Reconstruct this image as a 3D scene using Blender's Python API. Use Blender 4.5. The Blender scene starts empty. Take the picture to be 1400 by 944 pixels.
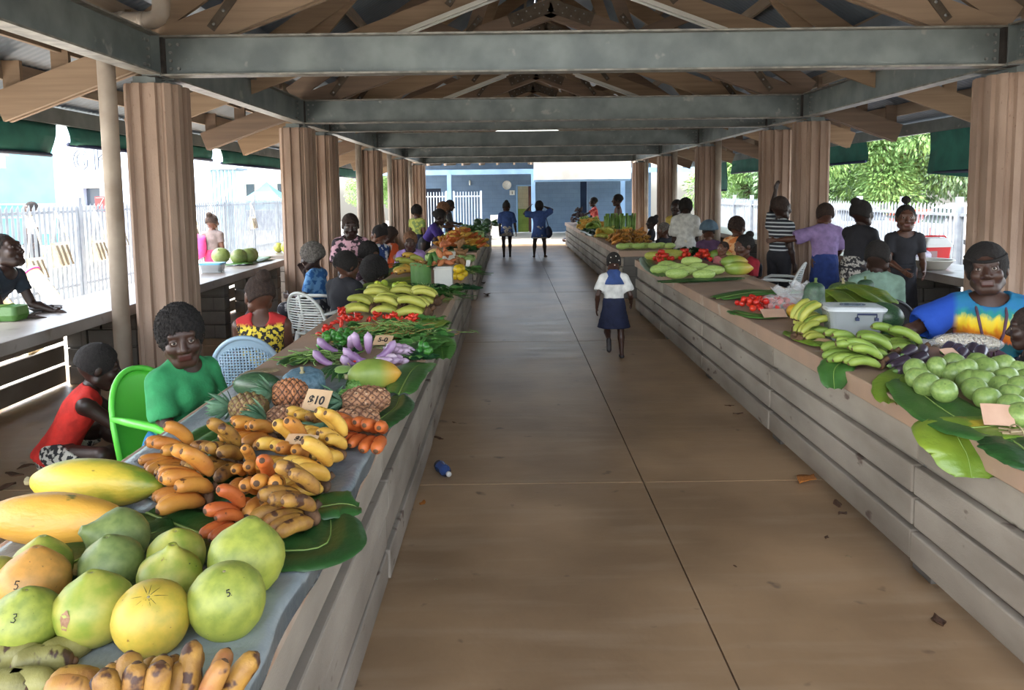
import bpy, math, random
import numpy as np
from mathutils import Vector, Matrix, Euler, noise
R = math.radians
rng = random.Random(7)
SC = bpy.context.scene
COL = SC.collection

# ---------------------------------------------------------------- helpers
def lin(c):
    return tuple(((v/255.0+0.055)/1.055)**2.4 if v > 10 else v/255.0/12.92 for v in c[:3]) + (1.0,)

def put(o, parent=None):
    COL.objects.link(o)
    if parent is not None:
        o.parent = parent
    return o

def tag(o, label=None, cat=None, group=None, kind=None):
    if label: o['label'] = label
    if cat: o['category'] = cat
    if group: o['group'] = group
    if kind: o['kind'] = kind
    return o

def thing(name, label, cat, loc=(0, 0, 0), rz=0.0, group=None, rot=None):
    o = bpy.data.objects.new(name, None)
    o.empty_display_size = 0.1
    put(o)
    o.location = loc
    o.rotation_euler = rot if rot else (0, 0, rz)
    return tag(o, label, cat, group)

def kids(o):
    return KIDS.get(o.name, [])
KIDS = {}

def copy_tree(o, parent=None):
    c = o.copy()
    COL.objects.link(c)
    c.parent = parent
    for ch in [x for x in SC.objects if x.parent == o] if o.name not in TREE else TREE[o.name]:
        copy_tree(ch, c)
    return c
TREE = {}
def freeze(o):
    """remember the children of a prototype so that copying stays quick"""
    ch = [x for x in SC.objects if x.parent == o]
    TREE[o.name] = ch
    for x in ch: freeze(x)
    return o

class MB:
    def __init__(s):
        s.v = []; s.f = []; s.m = []; s.sm = []
    def add(s, vs, fs, m=0, smooth=False):
        n = len(s.v)
        s.v.extend([tuple(p) for p in vs])
        for f in fs:
            s.f.append(tuple(i+n for i in f)); s.m.append(m); s.sm.append(smooth)
        return s
    def box(s, c, d, rot=None, m=0):
        x, y, z = d[0]/2, d[1]/2, d[2]/2
        vs = [Vector((a*x, b*y, e*z)) for a in (-1, 1) for b in (-1, 1) for e in (-1, 1)]
        if rot is not None:
            Mx = Euler(rot).to_matrix() if not isinstance(rot, Matrix) else rot
            vs = [Mx @ v for v in vs]
        vs = [v+Vector(c) for v in vs]
        return s.add(vs, [(0, 1, 3, 2), (4, 6, 7, 5), (0, 4, 5, 1), (2, 3, 7, 6), (0, 2, 6, 4), (1, 5, 7, 3)], m)
    def bar(s, a, b, w, h, up=(0, 0, 1), m=0):
        a, b = Vector(a), Vector(b)
        d = (b-a); L = d.length; d.normalize()
        r = d.cross(Vector(up))
        if r.length < 1e-4: r = d.cross(Vector((1, 0, 0)))
        r.normalize(); u = r.cross(d)
        Mx = Matrix((r, d, u)).transposed()
        return s.box((a+b)/2, (w, L, h), Mx, m)
    def ring_sweep(s, path, prof, closed=False, m=0, smooth=True, caps=True):
        """path: list of (pos, xaxis, yaxis, scale); prof: list of 2-D points"""
        n = len(prof); vs = []; fs = []
        for p, ax, ay, sc in path:
            for (u, w) in prof:
                vs.append(p+ax*(u*sc)+ay*(w*sc))
        k = len(path)
        for i in range(k-1):
            for j in range(n):
                j2 = (j+1) % n
                fs.append((i*n+j, i*n+j2, (i+1)*n+j2, (i+1)*n+j))
        if caps:
            fs.append(tuple(reversed(range(n)))); fs.append(tuple(range((k-1)*n, k*n)))
        return s.add(vs, fs, m, smooth)
    def tube(s, pts, r, n=8, m=0, smooth=True, caps=True, rr=None):
        pts = [Vector(p) for p in pts]
        path = []; up = None
        for i, p in enumerate(pts):
            d = (pts[min(i+1, len(pts)-1)]-pts[max(i-1, 0)])
            if d.length < 1e-9: d = Vector((0, 0, 1))
            d.normalize()
            if up is None:
                up = Vector((0, 0, 1)) if abs(d.z) < .9 else Vector((1, 0, 0))
            x = d.cross(up)
            if x.length < 1e-5: x = d.orthogonal()
            x.normalize(); y = x.cross(d).normalized()*-1; up = x.cross(d)
            y = d.cross(x).normalized()
            path.append((p, x, y, (rr[i] if rr else r)))
        prof = [(math.cos(2*math.pi*j/n), math.sin(2*math.pi*j/n)) for j in range(n)]
        return s.ring_sweep(path, prof, m=m, smooth=smooth, caps=caps)
    def lathe(s, prof, n=16, c=(0, 0, 0), m=0, smooth=True, ribs=None, Mx=None):
        """prof: list of (r,z); ends with r==0 close with poles"""
        vs = []; fs = []; rings = []
        for (r, z) in prof:
            if r < 1e-6:
                rings.append([len(vs)]); vs.append(Vector((0, 0, z)))
            else:
                ring = []
                for j in range(n):
                    a = 2*math.pi*j/n
                    q = r*(ribs(a, z) if ribs else 1)
                    ring.append(len(vs)); vs.append(Vector((q*math.cos(a), q*math.sin(a), z)))
                rings.append(ring)
        for A, B in zip(rings, rings[1:]):
            for j in range(n):
                j2 = (j+1) % n
                if len(A) == 1 and len(B) == 1: continue
                if len(A) == 1: fs.append((A[0], B[j2], B[j]))
                elif len(B) == 1: fs.append((A[j], A[j2], B[0]))
                else: fs.append((A[j], A[j2], B[j2], B[j]))
        if len(rings[0]) > 1: fs.append(tuple(reversed(rings[0])))
        if len(rings[-1]) > 1: fs.append(tuple(rings[-1]))
        if Mx is not None: vs = [Mx @ v for v in vs]
        vs = [v+Vector(c) for v in vs]
        return s.add(vs, fs, m, smooth)
    def ell(s, c, r, n=12, k=8, m=0, Mx=None, nz=0.0, seed=0, ns=8.0):
        prof = [(math.sin(math.pi*i/k), -math.cos(math.pi*i/k)) for i in range(k+1)]
        prof[0] = (0, -1); prof[-1] = (0, 1)
        n0 = len(s.v)
        s.lathe(prof, n, m=m)
        for i in range(n0, len(s.v)):
            v = Vector(s.v[i]); v = Vector((v.x*r[0], v.y*r[1], v.z*r[2]))
            if nz:
                q = v*ns+Vector((seed*3.1, seed*1.7, seed))
                v *= 1+nz*noise.noise(q)
            if Mx is not None: v = Mx @ v
            s.v[i] = tuple(v+Vector(c))
        return s
    def grid(s, fn, nu, nv, m=0, smooth=True, thick=0.0):
        """surface fn(u,v) -> Vector, u,v in 0..1; thick gives it a second side"""
        P = [[Vector(fn(i/nu, j/nv)) for j in range(nv+1)] for i in range(nu+1)]
        vs = [p for row in P for p in row]
        W = nv+1
        fs = [(i*W+j, (i+1)*W+j, (i+1)*W+j+1, i*W+j+1) for i in range(nu) for j in range(nv)]
        if thick:
            N = len(vs)
            vs += [p-Vector((0, 0, thick)) for p in vs]
            fs += [(N+i*W+j, N+i*W+j+1, N+(i+1)*W+j+1, N+(i+1)*W+j) for i in range(nu) for j in range(nv)]
            for i in range(nu):
                fs.append((i*W, N+i*W, N+(i+1)*W, (i+1)*W)); a = i*W+nv; fs.append((a, a+W, N+a+W, N+a))
            for j in range(nv):
                fs.append((j, j+1, N+j+1, N+j)); a = nu*W+j; fs.append((a, N+a, N+a+1, a+1))
        return s.add(vs, fs, m, smooth)
    def mesh(s, name, mats):
        me = bpy.data.meshes.new(name)
        me.from_pydata(s.v, [], s.f)
        if not isinstance(mats, (list, tuple)): mats = [mats]
        for m in mats: me.materials.append(m)
        me.polygons.foreach_set('material_index', s.m)
        me.polygons.foreach_set('use_smooth', s.sm)
        me.update()
        return me
    def build(s, name, mats, parent=None, loc=None, rot=None, bevel=0.0, seg=2):
        o = bpy.data.objects.new(name, s.mesh(name, mats))
        put(o, parent)
        if loc: o.location = loc
        if rot: o.rotation_euler = rot
        if bevel:
            b = o.modifiers.new('b', 'BEVEL'); b.width = bevel; b.segments = seg; b.limit_method = 'ANGLE'; b.angle_limit = R(40)
        return o

def struct(name, mb, m, bevel=0.0, parent=None):
    o = mb.build(name, m, parent, bevel=bevel)
    o['kind'] = 'structure'
    return o

# ---------------------------------------------------------------- materials
def M(name, c1, c2=None, scale=4.0, rough=.6, bump=0.0, bscale=40.0, metal=0.0, stretch=(1, 1, 1), spots=None, sscale=20.0,
      samt=.62, rnd=None, trans=0.0, alpha=1.0, sss=0.0, spec=.5, detail=6.0, contrast=(.35, .65), emit=None, coat=0.0, coord='Object', grad=None, rnd_amt=1.0):
    m = bpy.data.materials.new(name); m.use_nodes = True
    nt = m.node_tree; N = nt.nodes; L = nt.links
    b = N['Principled BSDF']
    b.inputs['Roughness'].default_value = rough
    b.inputs['Metallic'].default_value = metal
    b.inputs['Specular IOR Level'].default_value = spec
    b.inputs['Base Color'].default_value = lin(c1)
    if coat: b.inputs['Coat Weight'].default_value = coat; b.inputs['Coat Roughness'].default_value = .15
    if trans: b.inputs['Transmission Weight'].default_value = trans
    if alpha < 1: b.inputs['Alpha'].default_value = alpha
    if sss: b.inputs['Subsurface Weight'].default_value = sss; b.inputs['Subsurface Radius'].default_value = (.02, .01, .005)
    if emit: b.inputs['Emission Color'].default_value = lin(emit[0]); b.inputs['Emission Strength'].default_value = emit[1]
    tc = N.new('ShaderNodeTexCoord'); mp = N.new('ShaderNodeMapping'); mp.inputs['Scale'].default_value = stretch
    L.new(tc.outputs[coord], mp.inputs['Vector'])
    info = N.new('ShaderNodeObjectInfo')
    # shift the pattern per object so copies differ
    ad = N.new('ShaderNodeVectorMath'); ad.operation = 'ADD'
    ml = N.new('ShaderNodeMath'); ml.operation = 'MULTIPLY'; ml.inputs[1].default_value = 37.0
    L.new(info.outputs['Random'], ml.inputs[0]); L.new(mp.outputs[0], ad.inputs[0]); L.new(ml.outputs[0], ad.inputs[1])
    vec = ad.outputs[0]
    col = None
    def mix(a, bcol, fac, blend='MIX'):
        x = N.new('ShaderNodeMix'); x.data_type = 'RGBA'; x.blend_type = blend
        if isinstance(fac, float): x.inputs[0].default_value = fac
        else: L.new(fac, x.inputs[0])
        for i, q in ((6, a), (7, bcol)):
            if isinstance(q, tuple): x.inputs[i].default_value = q
            else: L.new(q, x.inputs[i])
        return x.outputs[2]
    def noisefac(sc, lo, hi, det=detail):
        n = N.new('ShaderNodeTexNoise'); n.inputs['Scale'].default_value = sc; n.inputs['Detail'].default_value = det
        L.new(vec, n.inputs['Vector'])
        r = N.new('ShaderNodeMapRange'); r.inputs[1].default_value = lo; r.inputs[2].default_value = hi
        L.new(n.outputs[0], r.inputs[0])
        return r.outputs[0]
    col = lin(c1)
    if c2: col = mix(lin(c1), lin(c2), noisefac(scale, *contrast))
    if grad:   # (axis, lo, hi, colour): the thing's own colour changes along its local axis (ripeness)
        sx = N.new('ShaderNodeSeparateXYZ'); L.new(tc.outputs['Object'], sx.inputs[0])
        r = N.new('ShaderNodeMapRange'); r.inputs[1].default_value = grad[1]; r.inputs[2].default_value = grad[2]
        L.new(sx.outputs['XYZ'.index(grad[0])], r.inputs[0])
        col = mix(col, lin(grad[3]), r.outputs[0])
    if rnd:
        mr = N.new('ShaderNodeMath'); mr.operation = 'MULTIPLY'; mr.inputs[1].default_value = rnd_amt
        L.new(info.outputs['Random'], mr.inputs[0])
        col = mix(col, lin(rnd), mr.outputs[0])
    if spots: col = mix(col, lin(spots), noisefac(sscale, samt, samt+.06, 3.0))
    if not isinstance(col, tuple): L.new(col, b.inputs['Base Color'])
    if bump:
        n = N.new('ShaderNodeTexNoise'); n.inputs['Scale'].default_value = bscale; n.inputs['Detail'].default_value = 4
        L.new(vec, n.inputs['Vector'])
        bp = N.new('ShaderNodeBump'); bp.inputs['Strength'].default_value = min(1, bump); bp.inputs['Distance'].default_value = .01
        L.new(n.outputs[0], bp.inputs['Height']); L.new(bp.outputs[0], b.inputs['Normal'])
    return m
def nodes(m): return m.node_tree.nodes, m.node_tree.links, m.node_tree.nodes['Principled BSDF']
# ---------------------------------------------------------------- shared materials
MAT = {}
MAT['eye_white'] = M('eye_white', (168, 158, 148), rough=.35)
MAT['iris'] = M('iris', (28, 18, 14), rough=.15)
MAT['hair_black'] = M('hair_black', (24, 20, 19), (36, 31, 29), 60, .85, 1.0, 260)
MAT['hair_grey'] = M('hair_grey', (128, 122, 115), (84, 78, 74), 40, .9, 1.0, 220)
MAT['hair_ginger'] = M('hair_ginger', (140, 100, 70), (100, 68, 48), 40, .9, 1.0, 220)
MAT['hair_brown'] = M('hair_brown', (62, 46, 38), (44, 32, 27), 40, .9, 1.0, 220)
MAT['shoe'] = M('shoe', (35, 33, 36), (60, 55, 55), 30, .6)
def plain(n, c, c2=None, bump=.25): return M(n, c, c2 or tuple(int(v*.85) for v in c), 14, .85, bump, 60)
# ---------------------------------------------------------------- materials of the building
CX = .65                       # middle of the building
MAT['floor'] = M('floor_concrete', (172, 142, 108), (138, 112, 84), 1.1, .45, .12, 30, detail=9, spots=(112, 90, 68), sscale=6, samt=.68)
def floor_nodes():
    m = MAT['floor']; N, L, b = nodes(m)
    # lighter worn streaks and a broom finish across the aisle, joints carved as real grooves
    tc = N.new('ShaderNodeTexCoord'); mp = N.new('ShaderNodeMapping'); mp.inputs['Scale'].default_value = (.7, 5, 1)
    L.new(tc.outputs['Object'], mp.inputs[0])
    n = N.new('ShaderNodeTexNoise'); n.inputs['Scale'].default_value = 1.6; n.inputs['Detail'].default_value = 8; L.new(mp.outputs[0], n.inputs[0])
    r = N.new('ShaderNodeMapRange'); r.inputs[1].default_value = .5; r.inputs[2].default_value = .75; L.new(n.outputs[0], r.inputs[0])
    ml = N.new('ShaderNodeMath'); ml.operation = 'MULTIPLY'; ml.inputs[1].default_value = .3; L.new(r.outputs[0], ml.inputs[0])
    x = N.new('ShaderNodeMix'); x.data_type = 'RGBA'; x.inputs[7].default_value = lin((196, 176, 150))
    src = b.inputs['Base Color'].links[0].from_socket
    L.new(ml.outputs[0], x.inputs[0]); L.new(src, x.inputs[6]); L.new(x.outputs[2], b.inputs['Base Color'])
    r2 = N.new('ShaderNodeMapRange'); r2.inputs[3].default_value = .24; r2.inputs[4].default_value = .5; L.new(n.outputs[0], r2.inputs[0]); L.new(r2.outputs[0], b.inputs['Roughness'])
floor_nodes()
MAT['joint'] = M('joint_dark', (70, 60, 50))
MAT['steel'] = M('galvanised_steel', (128, 136, 134), (102, 110, 110), 3, .5, .05, 30, metal=.25, detail=8, spots=(146, 148, 142), sscale=5, samt=.66)
MAT['steel_edge'] = M('galvanised_steel_worn', (150, 146, 136), (110, 108, 102), 10, .5, metal=.2)
MAT['dark_gap'] = M('rusty_steel', (46, 42, 40), (66, 60, 56), 12, .7)
def timber(n, c, c2, st=(14, .6, 14)): return M(n, c, c2, 1.6, .75, .15, 30, stretch=st, detail=7, contrast=(.2, .8), rnd=(120, 108, 98), rnd_amt=.35)
MAT['timber_y'] = timber('timber_along', (160, 142, 122), (134, 116, 98))
MAT['timber_x'] = timber('timber_across', (178, 150, 120), (140, 114, 88), (.6, 14, 14))
MAT['timber_dark'] = timber('timber_dark', (146, 120, 98), (112, 90, 72), (.6, 14, 14))
MAT['pillar'] = M('pillar_precast', (180, 156, 138), (142, 118, 102), 1.5, .82, .3, 70, stretch=(1.6, 1.6, .7), detail=10, contrast=(.25, .75), spots=(150, 124, 108), sscale=30, samt=.66)
MAT['pipe'] = M('pvc_pipe', (176, 164, 150), (150, 136, 122), 3, .45)
MAT['pipe_white'] = M('pvc_pipe_white', (214, 208, 192), (190, 182, 165), 6, .4)
MAT['canvas'] = M('green_canvas', (52, 128, 114), (42, 108, 98), 4, .7, .2, 12)
MAT['iron'] = M('roof_sheet', (134, 146, 158), (110, 122, 134), 1.2, .45, metal=.35, stretch=(1, 1, 1))
MAT['tube_light'] = M('batten_white', (226, 224, 214), rough=.4)
MAT['bolt'] = M('bolt_zinc', (150, 150, 146), rough=.4, metal=.6)
MAT['white_paint'] = M('white_paint', (222, 222, 216), (204, 205, 200), 3, .6)

# ---------------------------------------------------------------- floor slabs and joints
mb = MB()
ys = [-2.5, 1.0, 4.75, 9.45, 14.2, 19.2, 24.4, 27.9]
xs = [-5.0, -3.0, CX+.18, 3.9, 6.6]
for a, b_ in zip(ys, ys[1:]):
    for c, d in zip(xs, xs[1:]):
        mb.box(((c+d)/2, (a+b_)/2, -.06), (d-c-.008, b_-a-.012, .12))
struct('floor', mb, MAT['floor'])
mb = MB(); mb.box((.8, 12.7, -.075), (11.7, 30.5, .12)); struct('floor_joint_bed', mb, MAT['joint'])

# ---------------------------------------------------------------- pillars: precast, ribbed
def pillar(x, y, side):
    """octagonal drum with raised vertical ribs"""
    mb = MB(); n = 64
    def rad(j):
        a = 2*math.pi*j/n
        return a
    prof = []
    hw, hd, ch = .205, .25, .07
    # outline of a chamfered block with alternating ribs and flutes
    pts = [(-hw+ch, -hd), (hw-ch, -hd), (hw, -hd+ch), (hw, hd-ch), (hw-ch, hd), (-hw+ch, hd), (-hw, hd-ch), (-hw, -hd+ch)]
    out = []
    for i in range(8):
        a, b_ = Vector(pts[i]), Vector(pts[(i+1) % 8]); d = (b_-a); L = d.length; d.normalize(); nn = Vector((d.y, -d.x))
        if L > .2:
            st = [(0, .0), (.11, .0), (.13, .038), (.36, .038), (.38, 0), (.62, 0), (.64, .038), (.87, .038), (.89, 0)]
        else:
            st = [(0, 0), (.15, 0), (.2, .03), (.8, .03), (.85, 0)]
        for t, o in st: out.append(a+d*L*t+nn*o)
    zs = [0, .03, 2.84, 2.87]
    vs = []; fs = []
    for k, z in enumerate(zs):
        s_ = .985 if k in (0, 3) else 1
        for p in out: vs.append((p.x*s_, p.y*s_, z))
    N_ = len(out)
    for k in range(3):
        for j in range(N_): fs.append((k*N_+j, k*N_+(j+1) % N_, (k+1)*N_+(j+1) % N_, (k+1)*N_+j))
    fs.append(tuple(range(3*N_, 4*N_))); fs.append(tuple(reversed(range(N_))))
    mb.add(vs, fs)
    o = mb.build('pillar', MAT['pillar'], None, (x, y, 0))
    o['kind'] = 'structure'
    # steel stub between the pillar and the beam
    s_ = MB(); s_.box((0, -.16, 2.90), (.2, .2, .06)); s_.box((0, 0, 2.885), (.34, .3, .03))
    t = s_.build('bearing_plate', MAT['steel'], o)
PY_ = [7.0, 11.7, 13.3, 18.0, 22.7, 27.4]
PXL, PXR = CX-3.77, CX+3.81
for y in PY_:
    pillar(CX-3.90, y+.25, -1); pillar(CX+4.0, y+.25, 1)

# ---------------------------------------------------------------- steel I beams
def ibeam(a, b, name='beam', h=.35, w=.16, stiff=True):
    a, b = Vector(a), Vector(b); mb = MB()
    mb.bar(a+Vector((0, 0, h/2)), b+Vector((0, 0, h/2)), .012, h-.02, m=0)
    mb.bar(a+Vector((0, 0, .008)), b+Vector((0, 0, .008)), w, .016, m=1)
    mb.bar(a+Vector((0, 0, h-.008)), b+Vector((0, 0, h-.008)), w, .016, m=1)
    d = (b-a).normalized(); sd = Vector((-d.y, d.x, 0))
    for e, s_ in ((a, 1), (b, -1)):
        p = e+d*.02*s_
        mb.bar(p, p+d*.012*s_+Vector((0, 0, 0)), w, .012, m=0)
        mb.box(p+Vector((0, 0, h/2)), (w if abs(d.y) > .5 else .014, .014 if abs(d.y) > .5 else w, h), m=0)
        q = e+d*.10*s_
        for k in range(4):
            for s2 in (-1, 1):
                mb.lathe([(0, -.012), (.014, -.012), (.014, .012), (0, .012)], 6, m=2, smooth=False, Mx=Matrix.Rotation(R(90), 3, 'X' if abs(d.x) > .5 else 'Y'), c=q+Vector((0, 0, .07+k*.07))+sd*s2*.012)
                mb.lathe([(0, -.012), (.014, -.012), (.014, .012), (0, .012)], 6, m=2, smooth=False, Mx=Matrix.Rotation(R(90), 3, 'X' if abs(d.x) > .5 else 'Y'), c=q+d*.07*s_*1.0+Vector((0, 0, .07+k*.07))+sd*s2*.012) if k in (0, 3) else None
    o = mb.build(name, [MAT['steel'], MAT['steel_edge'], MAT['bolt']]); o['kind'] = 'structure'
    return o
BZ = 2.92
for y in PY_:
    ibeam((PXL+.02, y, BZ), (PXR-.02, y, BZ), 'cross_beam')
for x, s_ in ((PXL, -1), (PXR, 1)):
    yy = [-2.2]+PY_
    for a, b_ in zip(yy, yy[1:]):
        ibeam((x, a+.12, BZ), (x, b_-.12, BZ), 'eave_beam')
# dark column heads where the beams meet
for x in (PXL, PXR):
    for y in PY_:
        mb = MB(); mb.box((x, y, 3.09), (.15, .15, .34)); struct('beam_junction', mb, MAT['dark_gap'])

# ---------------------------------------------------------------- timber trusses
SL = .37                      # slope of the lower chords and of the side roofs
ZA = 4.50                     # underside of the lower chord at the middle
def chordz(dx): return ZA-SL*abs(dx)
RZ0, RS = 3.72, .66           # main roof: underside of sheet over the pillars, slope
def roofz(dx):
    dx = abs(dx)
    if dx <= 3.9: return RZ0+(3.9-dx)*RS
    return RZ0-(dx-3.9)*.42
def truss(y, light=False, mid=False, dark=False):
    tm = MAT['timber_dark'] if dark else MAT['timber_x']
    mb = MB(); pl = MB(); d = .27
    for s_ in (-1, 1):
        for oy in ((-.045, .045) if not mid else (0,)):
            # lower chord, runs on over the pillar as the strut of the side roof
            x0, x1 = 5.28, .0
            def P(dx, dz=0, yy=oy): return Vector((CX+s_*dx, y+yy, chordz(dx)+dz))
            mb.bar(P(x0, d/2), P(-.12, d/2+.04), .042, d, up=(0, 0, 1))
        # top chord
        mb.bar((CX+s_*3.95, y, roofz(3.95)-.33), (CX-s_*.02, y, roofz(0)-.30), .045, .24)
        # side rafter
        # webs
        for (xa, za, xb, zb) in ((3.35, chordz(3.35)+.1, 2.45, roofz(2.45)-.3), (1.35, chordz(1.35)+.2, 2.2, roofz(2.2)-.3), (1.2, chordz(1.2)+.2, .75, roofz(.75)-.3)):
            mb.bar((CX+s_*xa, y+.09, za), (CX+s_*xb, y+.09, zb), .045, .19)
        # steel straps with bolt heads
        for (xx, zz) in ((3.25, chordz(3.25)+.13), (1.3, chordz(1.3)+.15)):
            a = Vector((CX+s_*xx, y-.078, zz)); dr = Vector((-s_*.62, 0, .78))
            pl.bar(a-dr*.1, a+dr*.4, .008, .08)
            for k in (-.05, .1, .25, .35):
                pl.ell(a+dr*k+Vector((0, -.008, 0)), (.016, .01, .016), 6, 4, m=1)
        # cleat blocks carrying the purlins of the side roof
        for dx in (4.15, 4.75, 5.2):
            mb.box((CX+s_*dx, y+.06, (chordz(dx)+.2+roofz(dx)-.1)/2), (.16, .045, max(.08, roofz(dx)-.1-chordz(dx)-.12)))
    # gusset at the apex, with its nail plates
    mb.box((CX, y+.02, (chordz(0)+roofz(0))/2), (.09, .045, roofz(0)-chordz(0)-.2))
    for s_ in (-1, 1):
        a = Vector((CX+s_*.62, y-.075, chordz(.62)+d/2)); b_ = Vector((CX-s_*.02, y-.075, chordz(0)+d/2))
        pl.bar(a, b_, .006, .2)
        for k in range(9):
            q = a.lerp(b_, .1+.8*(k/8.)); pl.ell(q+Vector((0, -.006, .05 if k % 2 else -.05)), (.012, .006, .012), 6, 4, m=1)
    o = mb.build('roof_truss', tm); o['kind'] = 'structure'
    p = pl.build('truss_plates', [MAT['plate'], MAT['bolt']], o)
    return o
MAT['plate'] = M('truss_plate', (104, 92, 78), (84, 72, 60), 9, .6, metal=.3)
trs = []
for i, y in enumerate([2.3, 4.65]+[7.0, 9.35, 11.7, 13.3, 15.65, 18.0, 20.35, 22.7, 25.05, 27.4]):
    trs.append(y); truss(y+.14, dark=(i % 3 == 1), mid=(y not in PY_))
# battens with fluorescent tubes under the truss chords
nl = 0
for y in (9.35, 15.65, 22.7):
    for s_ in (-1, 1):
        mb = MB(); a = Vector((CX+s_*1.95, y-.01, chordz(1.95)-.035)); b_ = Vector((CX+s_*.65, y-.01, chordz(.65)-.035))
        mb.bar(a, b_, .06, .05); d = (b_-a).normalized()
        t = MB(); t.tube([a+Vector((0, 0, -.045))+d*.04, b_+Vector((0, 0, -.045))-d*.04], .015, 8)
        root = thing('batten_light', ['white unlit tube light under the left slope of the %s roof truss', 'white unlit tube light under the right slope of the %s roof truss'][s_ > 0] % ['second', 'middle', 'far'][nl//2], 'light fitting', tuple(a), group='tube lights under the roof trusses')
        nl += 1
        for q, nm, mt in ((mb, 'housing', MAT['tube_light']), (t, 'tube', MAT['white_paint'])):
            q.v = [tuple(Vector(v)-a) for v in q.v]; q.build(nm, mt, root)

# ---------------------------------------------------------------- purlins and roof sheets
Y0, Y1 = -2.6, 28.6
mb = MB(); xe = 5.85
for s_ in (-1, 1):
    for dx in (.25, 1.1, 1.95, 2.8, 3.65):
        mb.bar((CX+s_*dx, Y0, roofz(dx)-.10), (CX+s_*dx, Y1, roofz(dx)-.10), .045, .15)
struct('roof_purlin', mb, MAT['timber_y'])
mb = MB()
for s_ in (-1, 1):
    for dx in (4.15, 4.75, 5.3):
        mb.bar((CX+s_*dx, Y0, roofz(dx)-.10), (CX+s_*dx, Y1, roofz(dx)-.10), .045, .17)
struct('side_roof_purlin', mb, MAT['timber_y'])
mb = MB()
for s_ in (-1, 1):
    mb.bar((CX+s_*5.80, Y0, 2.78), (CX+s_*5.80, Y1, 2.78), .08, .18)
struct('eave_rail', mb, MAT['steel'])
# corrugated sheet, modelled waves running down the slope
def sheet(segs, name):
    mb = MB(); pitch = .095; n = int((Y1-Y0)/pitch*4)
    prof = [0, .012, 0, -.012]
    vs = []; fs = []
    for i in range(n+1):
        y = Y0+i*pitch/4; o = prof[i % 4]
        for (x, z) in segs: vs.append((x, y, z+o))
    W = len(segs)
    for i in range(n):
        for j in range(W-1): fs.append((i*W+j, (i+1)*W+j, (i+1)*W+j+1, i*W+j+1))
    mb.add(vs, fs, smooth=True); return struct(name, mb, MAT['iron'])
for s_ in (-1, 1):
    sheet([(CX+s_*3.95, roofz(3.9)), (CX+s_*.02, roofz(.02))], 'roof_sheet')
    sheet([(CX+s_*6.05, roofz(6.05)), (CX+s_*3.86, roofz(3.86)-.02)], 'side_roof_sheet')
mb = MB()
for s_ in (-1, 1): mb.bar((CX+s_*.14, Y0, roofz(0)-.03), (CX+s_*.14, Y1, roofz(0)-.03), .3, .008, up=(s_*.55, 0, 1))
struct('ridge_cap', mb, MAT['iron'])
# box gutter over the long beams where the two roof slopes meet
mb = MB()
for x in (PXL, PXR):
    mb.bar((x, Y0, 3.66), (x, Y1, 3.66), .42, .02); mb.bar((x-.2, Y0, 3.74), (x-.2, Y1, 3.74), .01, .16); mb.bar((x+.2, Y0, 3.74), (x+.2, Y1, 3.74), .01, .16)
struct('box_gutter', mb, MAT['iron'])

# ---------------------------------------------------------------- rain pipes
def pipe(pts, r, label, mat=None, white=0):
    root = thing('rain_pipe', label, 'pipe', pts[0])
    mb = MB(); base = Vector(pts[0])
    q = [Vector(p)-base for p in pts]
    # rounded bends
    path = [q[0]]
    for i in range(1, len(q)-1):
        a = (q[i-1]-q[i]).normalized(); b_ = (q[i+1]-q[i]).normalized(); k = r*1.6
        for t in (0, .25, .5, .75, 1):
            path.append((q[i]+a*k)*(1-t)**2+q[i]*2*t*(1-t)+(q[i]+b_*k)*t*t)
    path.append(q[-1])
    mb.tube(path, r, 14); mb.build('pipe_run', mat or MAT['pipe'], root)
    cl = MB()
    for i in range(len(q)-1):
        d = (q[i+1]-q[i]); L = d.length; d.normalize()
        for t in (r*2.2, L-r*2.2) if L > r*6 else ():
            cl.tube([q[i]+d*(t-.02), q[i]+d*(t+.02)], r*1.09, 14)
    cl.build('collar', mat or MAT['pipe'], root)
    return root
W_ = MAT['pipe_white']
pipe([(PXL-.39, 6.85, 0), (PXL-.39, 6.85, 3.38), (PXL+.12, 6.85, 3.38), (PXL+.12, 6.85, 3.75)], .075, 'grey downpipe running up beside the nearest pillar on the side of the striped woven bags')
for i, y in enumerate(PY_[3:]):
    nm = ['third', 'fourth', 'last'][i]
    pipe([(PXL-.38 if i else PXL-.36, y-.1, 0), (PXL-.38 if i else PXL-.36, y-.1, 3.66)], .07, 'grey downpipe beside the %s pillar on the fruit-filled near counter side' % nm)
    pipe([(PXR+.38, y-.1, 0), (PXR+.38, y-.1, 3.66)], .07, 'grey downpipe beside the %s pillar on the leafy tree side' % nm)
pipe([(PXR+.1, 6.7, 3.75), (PXR+.1, 6.7, 3.34), (PXR+.42, 6.7, 3.34), (PXR+.42, 6.7, 0)], .075, 'pale rain pipe bending over the beam above the woman in tie-dye')

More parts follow.
